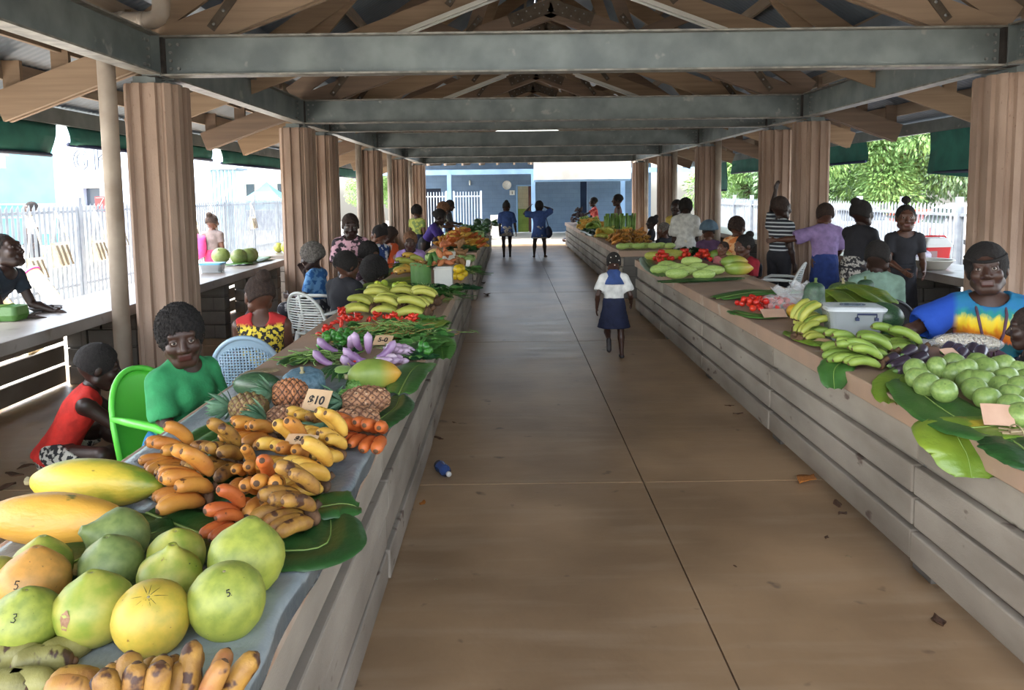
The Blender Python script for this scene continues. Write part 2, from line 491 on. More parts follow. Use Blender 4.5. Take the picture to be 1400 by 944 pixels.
# ---------------------------------------------------------------- rolled canvas blinds under the eaves
def blind(x, ya, yb, drop, label, sag=.0, slant=0):
    root = thing('canvas_blind', label, 'blind', (x, ya, 2.72))
    mb = MB(); L = yb-ya
    mb.grid(lambda u, v: Vector((.03*math.sin(u*9+v*2)*v+.02*math.sin(v*3), u*L-(.12*slant*v), -v*(drop+sag*math.sin(u*3.14))-.02)), 18, 5, thick=.006)
    mb.build('canvas', MAT['canvas'], root)
    t = MB(); t.tube([(0, .02-.12*slant, -drop-.02), (0, L-.02-.12*slant, -drop-.02)], .025, 8); t.build('weight_bar', MAT['navy'], root)
MAT['navy'] = M('navy_bar', (30, 42, 78), rough=.5)
blind(-5.17, 4.4, 8.9, .36, 'dark green canvas blind hanging nearest the pale blue arcade', slant=1)
blind(-5.17, 9.1, 13.5, .22, 'dark green canvas blind beside the nearest downpipe, above the letters on the wall')
blind(-5.17, 13.9, 20.6, .25, 'dark green canvas blind above the turquoise market tent')
blind(-5.17, 21.0, 26.4, .28, 'dark green canvas blind farthest along the fence side')
blind(6.46, 7.6, 11.9, .62, 'sagging green canvas blind above the tree branches nearest the tie-dye woman', sag=.12)
blind(6.46, 14.0, 22.5, .36, 'straight green canvas blind between two pillars on the tree side')
blind(6.46, 23.0, 26.0, .85, 'long green canvas blind hanging low on the tree side, far end')
# ---------------------------------------------------------------- counters
MAT['board'] = M('precast_board', (168, 158, 144), (134, 124, 112), 1.3, .8, .2, 60, stretch=(1, 1, 2.2), detail=9, spots=(100, 84, 74), sscale=5, samt=.66)
MAT['slab'] = M('counter_slab', (178, 146, 122), (156, 132, 114), 1.6, .6, .12, 50, detail=8, spots=(178, 160, 144), sscale=3, samt=.6)
MAT['block'] = M('concrete_block', (120, 116, 110), (92, 88, 84), 1.7, .85, .2, 60, detail=8)
MAT['table_top'] = M('side_table_top', (158, 152, 148), (132, 124, 118), 1.8, .35, .08, 30, detail=8, spots=(116, 106, 98), sscale=4, samt=.6)
MAT['paving'] = M('paving', (170, 166, 158), (150, 146, 138), .8, .85, .1, 20)
MAT['yard'] = M('yard_concrete', (205, 200, 190), (188, 184, 174), .6, .85)
MAT['fence_grey'] = M('fence_galvanised', (158, 166, 174), (138, 146, 156), 5, .5, metal=.2)

def counter(x0, x1, ya, yb, face, label, joints, zs, lab_slab=None, floor_gap=.07):
    """face = +1: the clad side looks to +X, -1: to -X"""
    root = thing('market_counter', label, 'counter', ((x0+x1)/2, (ya+yb)/2, 0), group=None)
    cx, cy = (x0+x1)/2, (ya+yb)/2
    def P(mb): mb.v = [(v[0]-cx, v[1]-cy, v[2]) for v in mb.v]; return mb
    mb = MB(); mb.box((cx, cy, .778), (x1-x0, yb-ya, .105)); P(mb).build('slab', MAT['slab'], root, bevel=.008)
    xf = x1 if face > 0 else x0
    js = [ya]+[j for j in joints if ya < j < yb]+[yb]
    for a, b_ in zip(js, js[1:]):
        mb = MB()
        for k, (z0, z1) in enumerate(zs):
            jit = rng.uniform(-.006, .006)
            mb.box((xf-face*(.045-jit)+face*(.004-.010*(k % 2)-.012*(k == 3)), (a+b_)/2, (z0+z1)/2), (.05, b_-a-.016, z1-z0-.024))
            mb.box((xf-face*.085, (a+b_)/2, z1-.01), (.02, b_-a-.03, .05))
        P(mb).build('board_panel', MAT['board'], root, bevel=.008)
    for j in js:
        y = min(max(j, ya+.09), yb-.09)
        mb = MB(); mb.box((cx-face*0, y, .36), (x1-x0-.16, .17, .73)); P(mb).build('pier', MAT['block'], root, bevel=.006)
    return root
ZR = [(.07, .235), (.235, .395), (.395, .555), (.555, .718)]
ZL = [(.0, .17), (.17, .34), (.34, .515), (.515, .70)]
JR = [-.5, 1.5, 3.52, 5.53, 7.5, 9.57, 15.2, 17.2, 19.2, 21.2, 23.2, 25.2]
counter(1.87, 2.87, -.5, 11.52, -1, 'long concrete slab counter with grey board front carrying the tie-dye seller\'s green fruit', JR, ZR)
counter(1.87, 2.87, 13.2, 26.2, -1, 'farther concrete counter beyond the running child, heaped with cabbages and brown roots', JR, ZR)
counter(-1.53, -.58, -.5, 11.5, 1, 'long concrete counter carrying papayas, bananas and pineapples on grey plastic sheet', JR, ZL)
counter(-1.53, -.58, 13.2, 24.6, 1, 'farther concrete counter with the orange banana heap, ending by the two women in blue', JR, ZL)

def side_table(x0, x1, ya, yb, out, label):
    cx, cy = (x0+x1)/2, (ya+yb)/2
    root = thing('side_table', label, 'table', (cx, cy, 0))
    def P(mb): mb.v = [(v[0]-cx, v[1]-cy, v[2]) for v in mb.v]; return mb
    mb = MB(); mb.box((cx, cy, .78), (x1-x0, yb-ya, .10)); P(mb).build('slab', MAT['table_top'], root, bevel=.006)
    xo = x0+.06 if out < 0 else x1-.06
    n = max(1, round((yb-ya)/2.35)); L = (yb-ya)/n
    for i in range(n+1):
        y = min(max(ya+i*L, ya+.1), yb-.1)
        mb = MB()
        for k in range(4):
            for a, b_ in (((x0+.1, cx-.01), (cx+.01, x1-.1)) if k % 2 else ((x0+.1, cx-.15), (cx-.13, x1-.1))):
                mb.box(((a+b_)/2, y, .09+k*.183), (b_-a, .19, .176))
        P(mb).build('block_pier', MAT['block'], root, bevel=.005)
    for i in range(n):
        mb = MB()
        for z0, z1 in ((.03, .20), (.23, .40), (.44, .60), (.62, .73)):
            mb.box((xo, ya+(i+.5)*L, (z0+z1)/2), (.04, L-.22, z1-z0))
        P(mb).build('back_boards', MAT['board'], root, bevel=.004)
    return root
side_table(-4.52, -3.63, .5, 12.4, -1, 'grey stone-topped side table along the palisade fence, woven bags hanging behind it')
side_table(-4.52, -3.63, 13.2, 25.4, -1, 'far side table along the fence beyond the striped bags')
side_table(5.08, 5.97, .5, 12.4, 1, 'side table carrying the red and white cooler box')
side_table(5.08, 5.97, 13.2, 25.4, 1, 'far side table in front of the trees, beyond the cooler box')

# ---------------------------------------------------------------- ground outside
mb = MB(); mb.box((-28, 20, -.17), (45.8, 75, .1)); struct('ground_yard', mb, MAT['yard'])
mb = MB(); mb.box((29, 20, -.17), (45, 75, .1)); struct('ground_street', mb, MAT['paving'])
mb = MB(); mb.box((.8, 42.8, -.10), (11.8, 30, .12)); struct('ground_forecourt', mb, MAT['yard'])
mb = MB(); mb.box((.8, -9, -.17), (11.8, 12, .1)); struct('ground_entrance', mb, MAT['paving'])

# ---------------------------------------------------------------- palisade fences
def fence(x, ya, yb, y_post, sp, top, z_rails, label, cat='fence', pw=.10):
    root = thing('palisade_fence', label, cat, (x, (ya+yb)/2, -.12)); cy = (ya+yb)/2
    def P(mb): mb.v = [(v[0]-x, v[1]-cy, v[2]+.12) for v in mb.v]; return mb
    posts = []; y = y_post
    while y > ya: y -= sp
    y += sp
    while y < yb: posts.append(y); y += sp
    for y in posts:
        mb = MB(); mb.box((x, y, (top+.12-.12)/2), (.10, .10, top+.22), m=0); P(mb).build('post', MAT['fence_grey'], root)
    for a, b_ in zip(posts, posts[1:]):
        mb = MB()
        for z in z_rails: mb.box((x, (a+b_)/2, z), (.045, b_-a-.09, .05))
        n = int((b_-a-.1)/.135)
        for i in range(n+1):
            yy = a+.09+i*(b_-a-.18)/n
            w = .034
            mb.add([(x+.02, yy-w, .02), (x+.045, yy, .02), (x+.02, yy+w, .02), (x+.02, yy-w, top-.07), (x+.045, yy, top-.05), (x+.02, yy+w, top-.07), (x+.035, yy, top),
                    (x+.016, yy-w, .02), (x+.016, yy+w, .02), (x+.016, yy-w, top-.07), (x+.016, yy+w, top-.07)],
                   [(0, 1, 4, 3), (1, 2, 5, 4), (3, 4, 6), (4, 5, 6), (8, 7, 9, 10), (7, 0, 3, 9), (2, 8, 10, 5), (9, 3, 6), (10, 9, 6), (5, 10, 6), (0, 7, 8, 2, 1)])
        P(mb).build('picket_panel', MAT['fence_grey'], root)
    return root
fence(-7.7, 3.5, 33, 13.75, 2.35, 1.76, (.32, 1.62), 'tall grey palisade fence with woven bags hung on it, on the sunlit yard')
fence(8.0, 3.5, 33, 13.68, 1.96, 1.57, (.35, 1.36), 'grey palisade fence in front of the parked cars and trees')

# ---------------------------------------------------------------- building at the far end
MAT['blue_wall'] = M('blue_block_wall', (106, 130, 158), (98, 122, 150), 2, .75)
def block_lines(m, w=.4, h=.2, ax='XZ', dark=.82):
    N, L, b = nodes(m)
    tc = N.new('ShaderNodeTexCoord'); sp = N.new('ShaderNodeSeparateXYZ'); cb = N.new('ShaderNodeCombineXYZ')
    L.new(tc.outputs['Object'], sp.inputs[0]); L.new(sp.outputs['XYZ'.index(ax[0])], cb.inputs[0]); L.new(sp.outputs[2], cb.inputs[1])
    br = N.new('ShaderNodeTexBrick'); br.inputs['Scale'].default_value = 1; br.inputs['Brick Width'].default_value = w; br.inputs['Row Height'].default_value = h
    br.inputs['Mortar Size'].default_value = .008; br.inputs['Color1'].default_value = (1, 1, 1, 1); br.inputs['Color2'].default_value = (.93, .93, .93, 1); br.inputs['Mortar'].default_value = (dark, dark, dark, 1)
    L.new(cb.outputs[0], br.inputs['Vector'])
    x = N.new('ShaderNodeMix'); x.data_type = 'RGBA'; x.blend_type = 'MULTIPLY'; x.inputs[0].default_value = 1
    L.new(b.inputs['Base Color'].links[0].from_socket, x.inputs[6]); L.new(br.outputs[0], x.inputs[7]); L.new(x.outputs[2], b.inputs['Base Color'])
block_lines(MAT['blue_wall']); block_lines(MAT['block'], .4, .19, 'XZ', .7)
MAT['blue_light'] = M('blue_steel_paint', (132, 168, 204), (122, 158, 196), 3, .5)
MAT['cream_block'] = M('cream_block', (196, 186, 150), (184, 172, 138), 3, .8); block_lines(MAT['cream_block'])
MAT['green_block'] = M('green_dado', (140, 162, 70), (128, 150, 62), 3, .7); block_lines(MAT['green_block'])
MAT['brown_door'] = M('brown_door', (96, 52, 40), (84, 44, 34), 3, .5)
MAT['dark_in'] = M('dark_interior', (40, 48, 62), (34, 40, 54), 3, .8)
MAT['fence_blue'] = M('fence_pale_blue', (190, 208, 226), rough=.5)
YW = 36.0
mb = MB()
for a, b_, z0, z1 in ((-5.6, -4.3, 0, 3.3), (-3.2, .38, 0, 3.3), (-4.3, -3.2, 2.1, 3.3), (.38, 1.12, 2.16, 3.3), (1.12, 3.3, 0, 3.3), (3.62, 6.6, 0, 3.3), (3.3, 3.62, 2.5, 3.3)):
    mb.box(((a+b_)/2, YW+.1, (z0+z1)/2), (b_-a, .2, z1-z0))
struct('wall_far', mb, MAT['blue_wall'])
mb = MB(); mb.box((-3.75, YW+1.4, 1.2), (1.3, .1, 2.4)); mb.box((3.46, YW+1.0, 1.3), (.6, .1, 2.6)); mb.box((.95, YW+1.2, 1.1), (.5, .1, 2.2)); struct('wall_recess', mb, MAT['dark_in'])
mb = MB(); mb.box((.62, YW+.35, 1.63), (.52, .1, 1.06)); struct('wall_recess_upper', mb, MAT['cream_block'])
mb = MB(); mb.box((.62, YW+.34, .55), (.52, .1, 1.1)); struct('wall_recess_dado', mb, MAT['green_block'])
mb = MB(); mb.box((1.0, YW+.16, 1.07), (.22, .05, 2.14)); d1 = struct('door_1', mb, MAT['brown_door'])
h_ = MB(); h_.tube([(.93, YW+.11, 1.0), (.93, YW+.08, 1.0), (.99, YW+.08, 1.0)], .012, 6); h_.build('door_handle', MAT['bolt'], d1)
mb = MB()
mb.box((.335, YW-.02, 1.1), (.06, .06, 2.2)); mb.box((1.15, YW-.02, 1.1), (.06, .06, 2.2)); mb.box((.74, YW-.02, 2.19), (.87, .06, .06)); struct('trim_1', mb, MAT['blue_light'])
mb = MB(); mb.box((.5, 36.6, 3.6), (12.6, 5.0, .12)); struct('roof_far_building', mb, MAT['iron'])
# canopy: posts, beam, rafters, sheet
mb = MB()
for x in (-2.42, .95, 4.55): mb.box((x, 31, 1.32), (.16, .16, 2.64))
struct('canopy_post', mb, MAT['blue_light'])
mb = MB(); mb.box((-1.2, 31, 2.70), (9.5, .14, .20)); mb.box((5.6, 31, 2.70), (3.6, .14, .20)); struct('canopy_beam', mb, MAT['blue_light'])
mb = MB(); mb.box((2.85, 30.2, 2.72), (3.8, .1, .74)); struct('canopy_fascia', mb, MAT['white_paint'])
mb = MB(); mb.box((2.85, 30.55, 2.33), (3.8, .5, .12)); struct('canopy_gutter', mb, MAT['blue_light'])
mb = MB()
for i in range(-8, 9): mb.bar((.2+i*.68, 30.2, 3.02), (.2+i*.68, 36, 3.25), .06, .16)
struct('canopy_rafter', mb, MAT['timber_y'])
mb = MB(); mb.bar((.6, 30.9, 3.17), (.6, 36.2, 3.37), 12.4, .03); struct('canopy_sheet', mb, MAT['iron'])
mb = MB()
for k in range(6): mb.box((1, 30.9+k*1.0, 3.12+k*.037), (12.4, .05, .07))
struct('canopy_batten', mb, MAT['timber_x'])
# clock, notice, sensor
t = thing('wall_clock', 'round white wall clock on the blue wall at the far end', 'clock', (-.123, YW-.03, 2.22))
mb = MB(); mb.lathe([(0, 0), (.2, 0), (.21, .02), (.21, .05), (.19, .06), (.185, .045), (0, .045)], 28, Mx=Matrix.Rotation(R(90), 3, 'X')); mb.build('clock_case', MAT['white_paint'], t)
MAT['ink'] = M('black_ink', (22, 22, 24), rough=.6)
mb = MB()
for k in range(12):
    a = k*math.pi/6; mb.bar((math.sin(a)*.15, -.047, math.cos(a)*.15), (math.sin(a)*.172, -.047, math.cos(a)*.172), .006, .01, up=(0, 1, 0))
mb.build('hour_marks', MAT['ink'], t)
for L_, a, w_ in ((.09, R(305), .012), (.14, R(20), .008)):
    mb = MB(); mb.bar((0, -.05, 0), (math.sin(a)*L_, -.05, math.cos(a)*L_), .004, w_, up=(0, 1, 0)); mb.build('clock_hand', MAT['ink'], t)
t = thing('notice_board', 'small white notice with a dark figure below the round clock', 'sign', (.12, YW-.02, 1.86))
mb = MB(); mb.box((0, 0, 0), (.24, .02, .22)); mb.build('panel', MAT['white_paint'], t, bevel=.006)
mb = MB(); mb.ell((0, -.013, .05), (.02, .004, .02), 10, 6); mb.box((0, -.012, -.02), (.035, .004, .09)); mb.build('figure_mark', MAT['ink'], t)
t = thing('wall_lamp', 'small white wall lamp on the blue wall left of the clock', 'lamp', (-3.0+1.15, YW-.04, 2.35))
mb = MB(); mb.lathe([(0, -.12), (.035, -.11), (.045, 0), (.035, .1), (0, .12)], 12); mb.build('shade', MAT['white_paint'], t)
mb = MB(); mb.box((0, .03, 0), (.05, .04, .1)); mb.build('bracket', MAT['white_paint'], t)
# pale blue gates beside the post
def gate(x0, x1, label):
    root = thing('picket_gate', label, 'gate', ((x0+x1)/2, 31, -.04)); w = (x1-x0)/2
    mb = MB(); n = int((x1-x0)/.12)
    for i in range(n+1):
        mb.bar((-w+.04+i*(2*w-.08)/n, 0, .1), (-w+.04+i*(2*w-.08)/n, 0, 1.96), .03, .02, up=(0, 1, 0))
    mb.build('pickets', MAT['fence_blue'], root)
    mb = MB()
    for z in (.25, 1.78): mb.box((0, .02, z), (2*w, .04, .05))
    for sx in (-1, 1): mb.box((sx*w, .02, 1.0), (.06, .06, 2.0))
    mb.build('gate_frame', MAT['fence_blue'], root)
gate(-4.6, -2.55, 'pale picket gate between the last pillar and the blue canopy post')
gate(-2.25, -1.15, 'short pale picket gate on the clock side of the blue post')
t = thing('white_cabinet', 'low white cupboard at the end of the far fruit counter by the blue wall', 'cabinet', (.0-.55, 31.6, -.04))
mb = MB(); mb.box((0, 0, .5), (.5, .5, 1.0)); mb.build('body', MAT['white_paint'], t, bevel=.01)
mb = MB(); mb.box((0, -.26, .5), (.46, .02, .9)); mb.build('door', MAT['white_paint'], t, bevel=.005)
# far gable sheet under the ridge
mb = MB()
for k in range(46):
    x = CX-3.5+k*.155; zt = roofz(x-CX)-.1
    if zt > 4.3: mb.box((x, 28.55+(.012 if k % 2 else -.012), (zt+4.26)/2), (.157, .01, zt-4.26))
struct('gable_sheet', mb, MAT['iron'])

# ---------------------------------------------------------------- beyond the left fence: shops and stalls
MAT['pale_wall'] = M('pale_blue_wall', (196, 210, 226), (186, 200, 218), 1, .8); block_lines(MAT['pale_wall'], 1.2, 1.0, 'XZ', .93)
MAT['turq'] = M('turquoise_wall', (96, 196, 208), (86, 186, 200), 1, .7)
MAT['tent'] = M('turquoise_tarp', (48, 178, 190), (40, 160, 176), 3, .6)
MAT['red'] = M('red_paint', (200, 46, 44), (180, 40, 40), 4, .5)
MAT['grey_win'] = M('window_dark', (70, 80, 92), rough=.2)
MAT['blue_cloth'] = M('blue_cloth', (44, 70, 140), (36, 56, 118), 5, .8)
t = thing('shop_building', 'pale blue-white shop with two big outlined letters above a small window', 'building', (-15, 28, -.12))
mb = MB()
def wq(x0, x1, z0, z1, y=0, d=.3): mb.box(((x0+x1)/2, y+d/2, (z0+z1)/2), (x1-x0, d, z1-z0))
wq(-1.2, -.45, 0, 5.2); wq(-.45, .15, 0, 1.7); wq(-.45, .15, 2.35, 5.2); wq(.15, 4.2, 0, 5.2); wq(-2.4, -1.2, 0, 5.6, y=1.6)
mb.build('wall', MAT['pale_wall'], t)
mb = MB(); mb.box((-.15, .25, 2.03), (.6, .04, .66)); mb.build('window', MAT['grey_win'], t)
mb = MB(); mb.box((-.1, -.25, 2.42), (1.1, .6, .05), (R(-12), 0, 0)); mb.build('window_awning', MAT['white_paint'], t)
mb = MB(); mb.box((1.5, 2, 5.3), (5.4, 4, .15)); mb.build('roof', MAT['iron'], t)
mb = MB(); mb.box((.32, -.18, 1.75), (.36, .3, .55)); o = mb.build('red_box', MAT['red'], t)
q = MB(); q.bar((.18, -.34, 1.52), (.46, -.34, 1.98), .01, .03, up=(0, 1, 0)); q.bar((.18, -.34, 1.52), (.46, -.34, 1.52), .01, .03, up=(0, 1, 0)); q.bar((.18, -.34, 1.98), (.46, -.34, 1.98), .01, .03, up=(0, 1, 0)); q.build('cross_brace', MAT['white_paint'], o)
mb = MB()   # outlined letters G K as wall strokes
def stroke(mb, pts, w=.045, y=-.015):
    for a, b_ in zip(pts, pts[1:]): mb.bar((a[0], y, a[1]), (b_[0], y, b_[1]), .012, w, up=(0, 1, 0))
G1 = [(.30+.26*math.cos(a), 3.35+.36*math.sin(a)) for a in [R(40+10*i) for i in range(0, 29)]]
stroke(mb, [(x-.75, z) for x, z in G1]+[(-.22, 3.12), (-.22, 3.36), (-.42, 3.36)])
stroke(mb, [(x*.62-.62, (z-3.35)*.66+3.35) for x, z in G1]+[(-.34, 3.2), (-.34, 3.3)])
for o in (0, .12): stroke(mb, [(.05+o, 2.98), (.05+o, 3.72)])
stroke(mb, [(.5, 3.72), (.17, 3.38), (.58, 2.96)]); stroke(mb, [(.62, 3.72), (.30, 3.38), (.70, 2.96)])
mb.build('wall_letters', M('letter_outline', (64, 66, 76), rough=.7), t)
t = thing('arcade_building', 'turquoise building with white columned arcade beyond the fence', 'building', (-23, 31, -.12))
mb = MB(); mb.box((0, 2, 3.0), (9.5, .3, 6)); mb.build('wall', MAT['turq'], t)
for x in (-4.2, -2.1, 0.35, 2.6):
    mb = MB(); mb.lathe([(.28, 0), (.28, .15), (.2, .2), (.17, 2.9), (.26, 3.0), (.3, 3.2)], 16, c=(x, -.6, 0)); mb.build('column', MAT['white_paint'], t)
mb = MB(); mb.box((-1.0, -.6, 3.45), (8.2, .5, .5)); mb.box((-1, -.6, 3.74), (8.4, .7, .1)); mb.build('architrave', MAT['white_paint'], t)
mb = MB()
for z in (1.2, 1.75): mb.box((0, 1.8, z), (9.4, .06, .05))
for k in range(5): mb.tube([(-4.2+k*2+1*math.cos(a), 1.75, .9+.45*math.sin(a)) for a in [R(i*18) for i in range(11)]], .03, 5)
mb.build('railing', MAT['white_paint'], t)
for k in range(2):
    mb = MB(); x = 3.4 if k == 0 else -1.2
    mb.box((x, 1.5, 1.1), (.9, .06, 1.2)); mb.build('panel_door', MAT['pale_wall'], t)
t = thing('shop_building', 'white shop with flat canopy and dark windows behind the turquoise tent', 'building', (-13, 42, -.12))
mb = MB(); mb.box((-1.5, 1, 2.0), (9, .3, 4.0)); mb.build('wall', MAT['white_paint'], t)
mb = MB(); mb.box((-.6, -.6, 3.25), (7, 3, .22)); mb.build('canopy', MAT['white_paint'], t)
for x in (-2.9, -1.6, .6, 1.9):
    mb = MB(); mb.box((x, .82, 2.2), (.9, .08, .9)); w_ = mb.build('window', MAT['grey_win'], t)
    q = MB(); q.box((x, .76, 2.2), (.04, .04, .9)); q.box((x, .76, 2.66), (.98, .05, .05)); q.box((x, .76, 1.74), (.98, .05, .05)); q.build('window_frame', MAT['white_paint'], w_)
t = thing('corrugated_kiosk', 'tall kiosk clad in pale striped corrugated sheet', 'kiosk', (-10.2, 27.5, -.12))
mb = MB()
for k in range(14):
    mb.box((-.45+k*.068, 0, 1.45), (.05, .05 if k % 2 else .02, 2.9), m=k % 2)
mb.box((0, .5, 1.45), (.9, .9, 2.9), m=0); mb.build('cladding', [M('kiosk_pale', (190, 214, 222), (176, 202, 214), 3, .5), M('kiosk_rib', (120, 160, 176), rough=.5)], t)
mb = MB(); mb.box((0, .45, 2.95), (1.1, 1.2, .08)); mb.build('roof', MAT['iron'], t)
t = thing('market_stall', 'small stall with green sloped roof and a red sign over it', 'stall', (-15.6, 36.5, -.12))
mb = MB(); mb.bar((-.2, -1, 2.35), (-.2, 1, 2.9), 3.4, .06); mb.build('roof', MAT['tent'], t)
mb = MB(); mb.box((-.2, .2, 1.1), (2.8, 1.4, 2.2)); mb.build('booth', MAT['white_paint'], t)
mb = MB(); mb.box((-.1, .3, 3.25), (1.5, .1, .6)); s_ = mb.build('sign_board', MAT['red'], t)
def textmesh(s, size, mat, parent, loc, rot, name='lettering', depth=.003, bold=0):
    cu = bpy.data.curves.new('t', 'FONT'); cu.body = s; cu.size = size; cu.align_x = 'CENTER'; cu.align_y = 'CENTER'; cu.extrude = depth; cu.offset = bold
    o = bpy.data.objects.new('t', cu); me = bpy.data.meshes.new_from_object(o)
    bpy.data.objects.remove(o); me.materials.clear(); me.materials.append(mat)
    q = bpy.data.objects.new(name, me); put(q, parent); q.location = loc; q.rotation_euler = rot
    return q
textmesh('J', .45, MAT['white_paint'], t, (-.35, .24, 3.25), (R(90), 0, 0))
def tent(x, y, w, h, label, mat):
    root = thing('market_tent', label, 'tent', (x, y, -.12))
    mb = MB(); a = w/2
    cs = [(-a, -a, h*.66), (a, -a, h*.66), (a, a, h*.66), (-a, a, h*.66)]
    for i in range(4):
        p, q = Vector(cs[i]), Vector(cs[(i+1) % 4]); ap = Vector((0, 0, h))
        def fn(u, v, p=p, q=q, ap=ap):
            e = p.lerp(q, v); r = e.lerp(ap, u); r.z -= .12*math.sin(u*math.pi); return r
        mb.grid(fn, 6, 6, smooth=False, thick=.01)
        mb.bar(p+Vector((0, 0, -.12)), q+Vector((0, 0, -.12)), .02, .25)
    mb.build('canopy', mat, root)
    for c in cs:
        mb = MB(); mb.tube([(c[0], c[1], 0), c], .03, 6); mb.build('leg', MAT['white_paint'], root)
    return root
tent(-9.9, 31.5, 2.3, 2.55, 'turquoise peaked market tent beyond the fence', MAT['tent'])
t = thing('stall_table', 'table of blue and red cloth under the turquoise tent', 'table', (-9.8, 31.2, -.12))
mb = MB(); mb.box((0, 0, 1.35), (2.0, .9, .06)); mb.build('table_top', MAT['blue_cloth'], t)
mb = MB(); mb.grid(lambda u, v: Vector((-1+u*2, -.47-.02*math.sin(u*30)*v, 1.36-v*.75)), 40, 3, thick=.01); mb.build('cloth_skirt', MAT['blue_cloth'], t)
for sx in (-1, 1):
    for sy in (-1, 1):
        mb = MB(); mb.tube([(sx*.9, sy*.38, 0), (sx*.9, sy*.38, 1.33)], .025, 6); mb.build('leg', MAT['white_paint'], t)

# ---------------------------------------------------------------- beyond the right fence: cars, trees
MAT['glass_dark'] = M('car_glass', (34, 40, 46), rough=.08, spec=.8)
MAT['tyre'] = M('tyre', (26, 26, 27), rough=.85)
def car(loc, rz, paint, label, L=4.3, Hc=1.55, W=1.75):
    root = thing('car', label, 'car', loc, rz)
    mb = MB()
    prof = [(-L/2, .35), (-L/2, .75), (-L/2+.1, .95), (-L*.30, 1.02), (-L*.20, Hc-.06), (-L*.12, Hc), (L*.24, Hc), (L*.34, Hc-.1), (L*.43, 1.0), (L/2-.02, .95), (L/2, .6), (L/2-.05, .32)]
    n = len(prof); vs = []; fs = []
    secs = [(-1, .90, .97), (-.93, 1, 1), (.93, 1, 1), (1, .90, .97)]
    for sx, sc, sz in secs:
        for (y, z) in prof:
            inn = .86 if z > 1.05 else 1
            vs.append((sx*W/2*(inn), y*(sc if abs(sx) == 1 else 1)*1.0, z*sz if z > .5 else z))
    for k in range(3):
        for j in range(n): fs.append((k*n+j, k*n+(j+1) % n, (k+1)*n+(j+1) % n, (k+1)*n+j))
    fs.append(tuple(range(n))); fs.append(tuple(reversed(range(3*n, 4*n))))
    mb.add(vs, fs); mb.build('car_body', paint, root, bevel=.04)
    for sx in (-1, 1):
        for (a, b_) in ((-.17, .02), (.05, .22)):
            g = MB(); x = sx*W/2*.885
            g.add([(x, L*a, 1.06), (x, L*b_, 1.06), (x*.985, L*(b_-.01), Hc-.12), (x*.985, L*(a+(.03 if a < 0 else 0)), Hc-.12), (x*.96, L*a, 1.06), (x*.96, L*b_, 1.06), (x*.945, L*(b_-.01), Hc-.12), (x*.945, L*(a+.02), Hc-.12)],
                  [(0, 1, 2, 3), (7, 6, 5, 4), (0, 4, 5, 1), (1, 5, 6, 2), (2, 6, 7, 3), (3, 7, 4, 0)]); g.build('side_window', MAT['glass_dark'], root)
        for y in (-L*.31, L*.31):
            wmb = MB(); wmb.lathe([(0, -.1), (.2, -.1), (.3, -.09), (.33, -.06), (.33, .06), (.3, .09), (.2, .1), (0, .1)], 20, Mx=Matrix.Rotation(R(90), 3, 'Y'), c=(sx*(W/2-.08), y, .33)); o = wmb.build('wheel', MAT['tyre'], root)
            hb = MB(); hb.lathe([(0, -.115), (.17, -.11), (.19, -.1), (.19, .1), (.17, .11), (0, .115)], 14, Mx=Matrix.Rotation(R(90), 3, 'Y'), c=(sx*(W/2-.08), y, .33)); hb.build('hub_cap', MAT['bolt'], o)
    for y, a in ((-L*.255, -1), (L*.39, 1)):
        g = MB(); y0, y1 = ((-L*.295, 1.05), (-L*.205, Hc-.1)) if a < 0 else ((L*.425, 1.03), (L*.345, Hc-.14))
        off = Vector((0, a*.012, .012))
        p = [Vector((-W*.40, y0[0], y0[1]))+off, Vector((W*.40, y0[0], y0[1]))+off, Vector((W*.36, y1[0], y1[1]))+off, Vector((-W*.36, y1[0], y1[1]))+off]
        g.add(p+[v-off*2.5 for v in p], [(0, 1, 2, 3), (7, 6, 5, 4), (0, 4, 5, 1), (1, 5, 6, 2), (2, 6, 7, 3), (3, 7, 4, 0)]); g.build('windscreen', MAT['glass_dark'], root)
    for sx in (-1, 1):
        g = MB(); g.ell((sx*W*.36, -L/2+.02, .78), (.14, .05, .08), 10, 6); g.build('head_lamp', MAT['white_paint'], root)
        g = MB(); g.box((sx*W*.42, L/2-.03, .85), (.12, .06, .2)); g.build('tail_lamp', MAT['red'], root)
    return root
MAT['car_white'] = M('car_white', (225, 228, 230), rough=.25, coat=.5); MAT['car_red'] = M('car_red', (206, 52, 44), rough=.25, coat=.5); MAT['car_silver'] = M('car_silver', (150, 158, 168), rough=.3, metal=.5)
car((13.6, 24.0, -.12), R(95), MAT['car_red'], 'red car parked behind the palisade fence, above the cooler box', 4.1, 1.28)
car((12.9, 20.2, -.12), R(82), MAT['car_white'], 'white hatchback parked closest behind the tree side fence', 4.0)
car((10.1, 23.6, -.12), R(8), MAT['car_silver'], 'silver car parked behind the fence beyond the woman with the topknot', 4.5, 1.5)
car((10.2, 29.6, -.12), R(4), MAT['car_white'], 'white car standing farther along the fence under the trees', 4.6, 1.5)

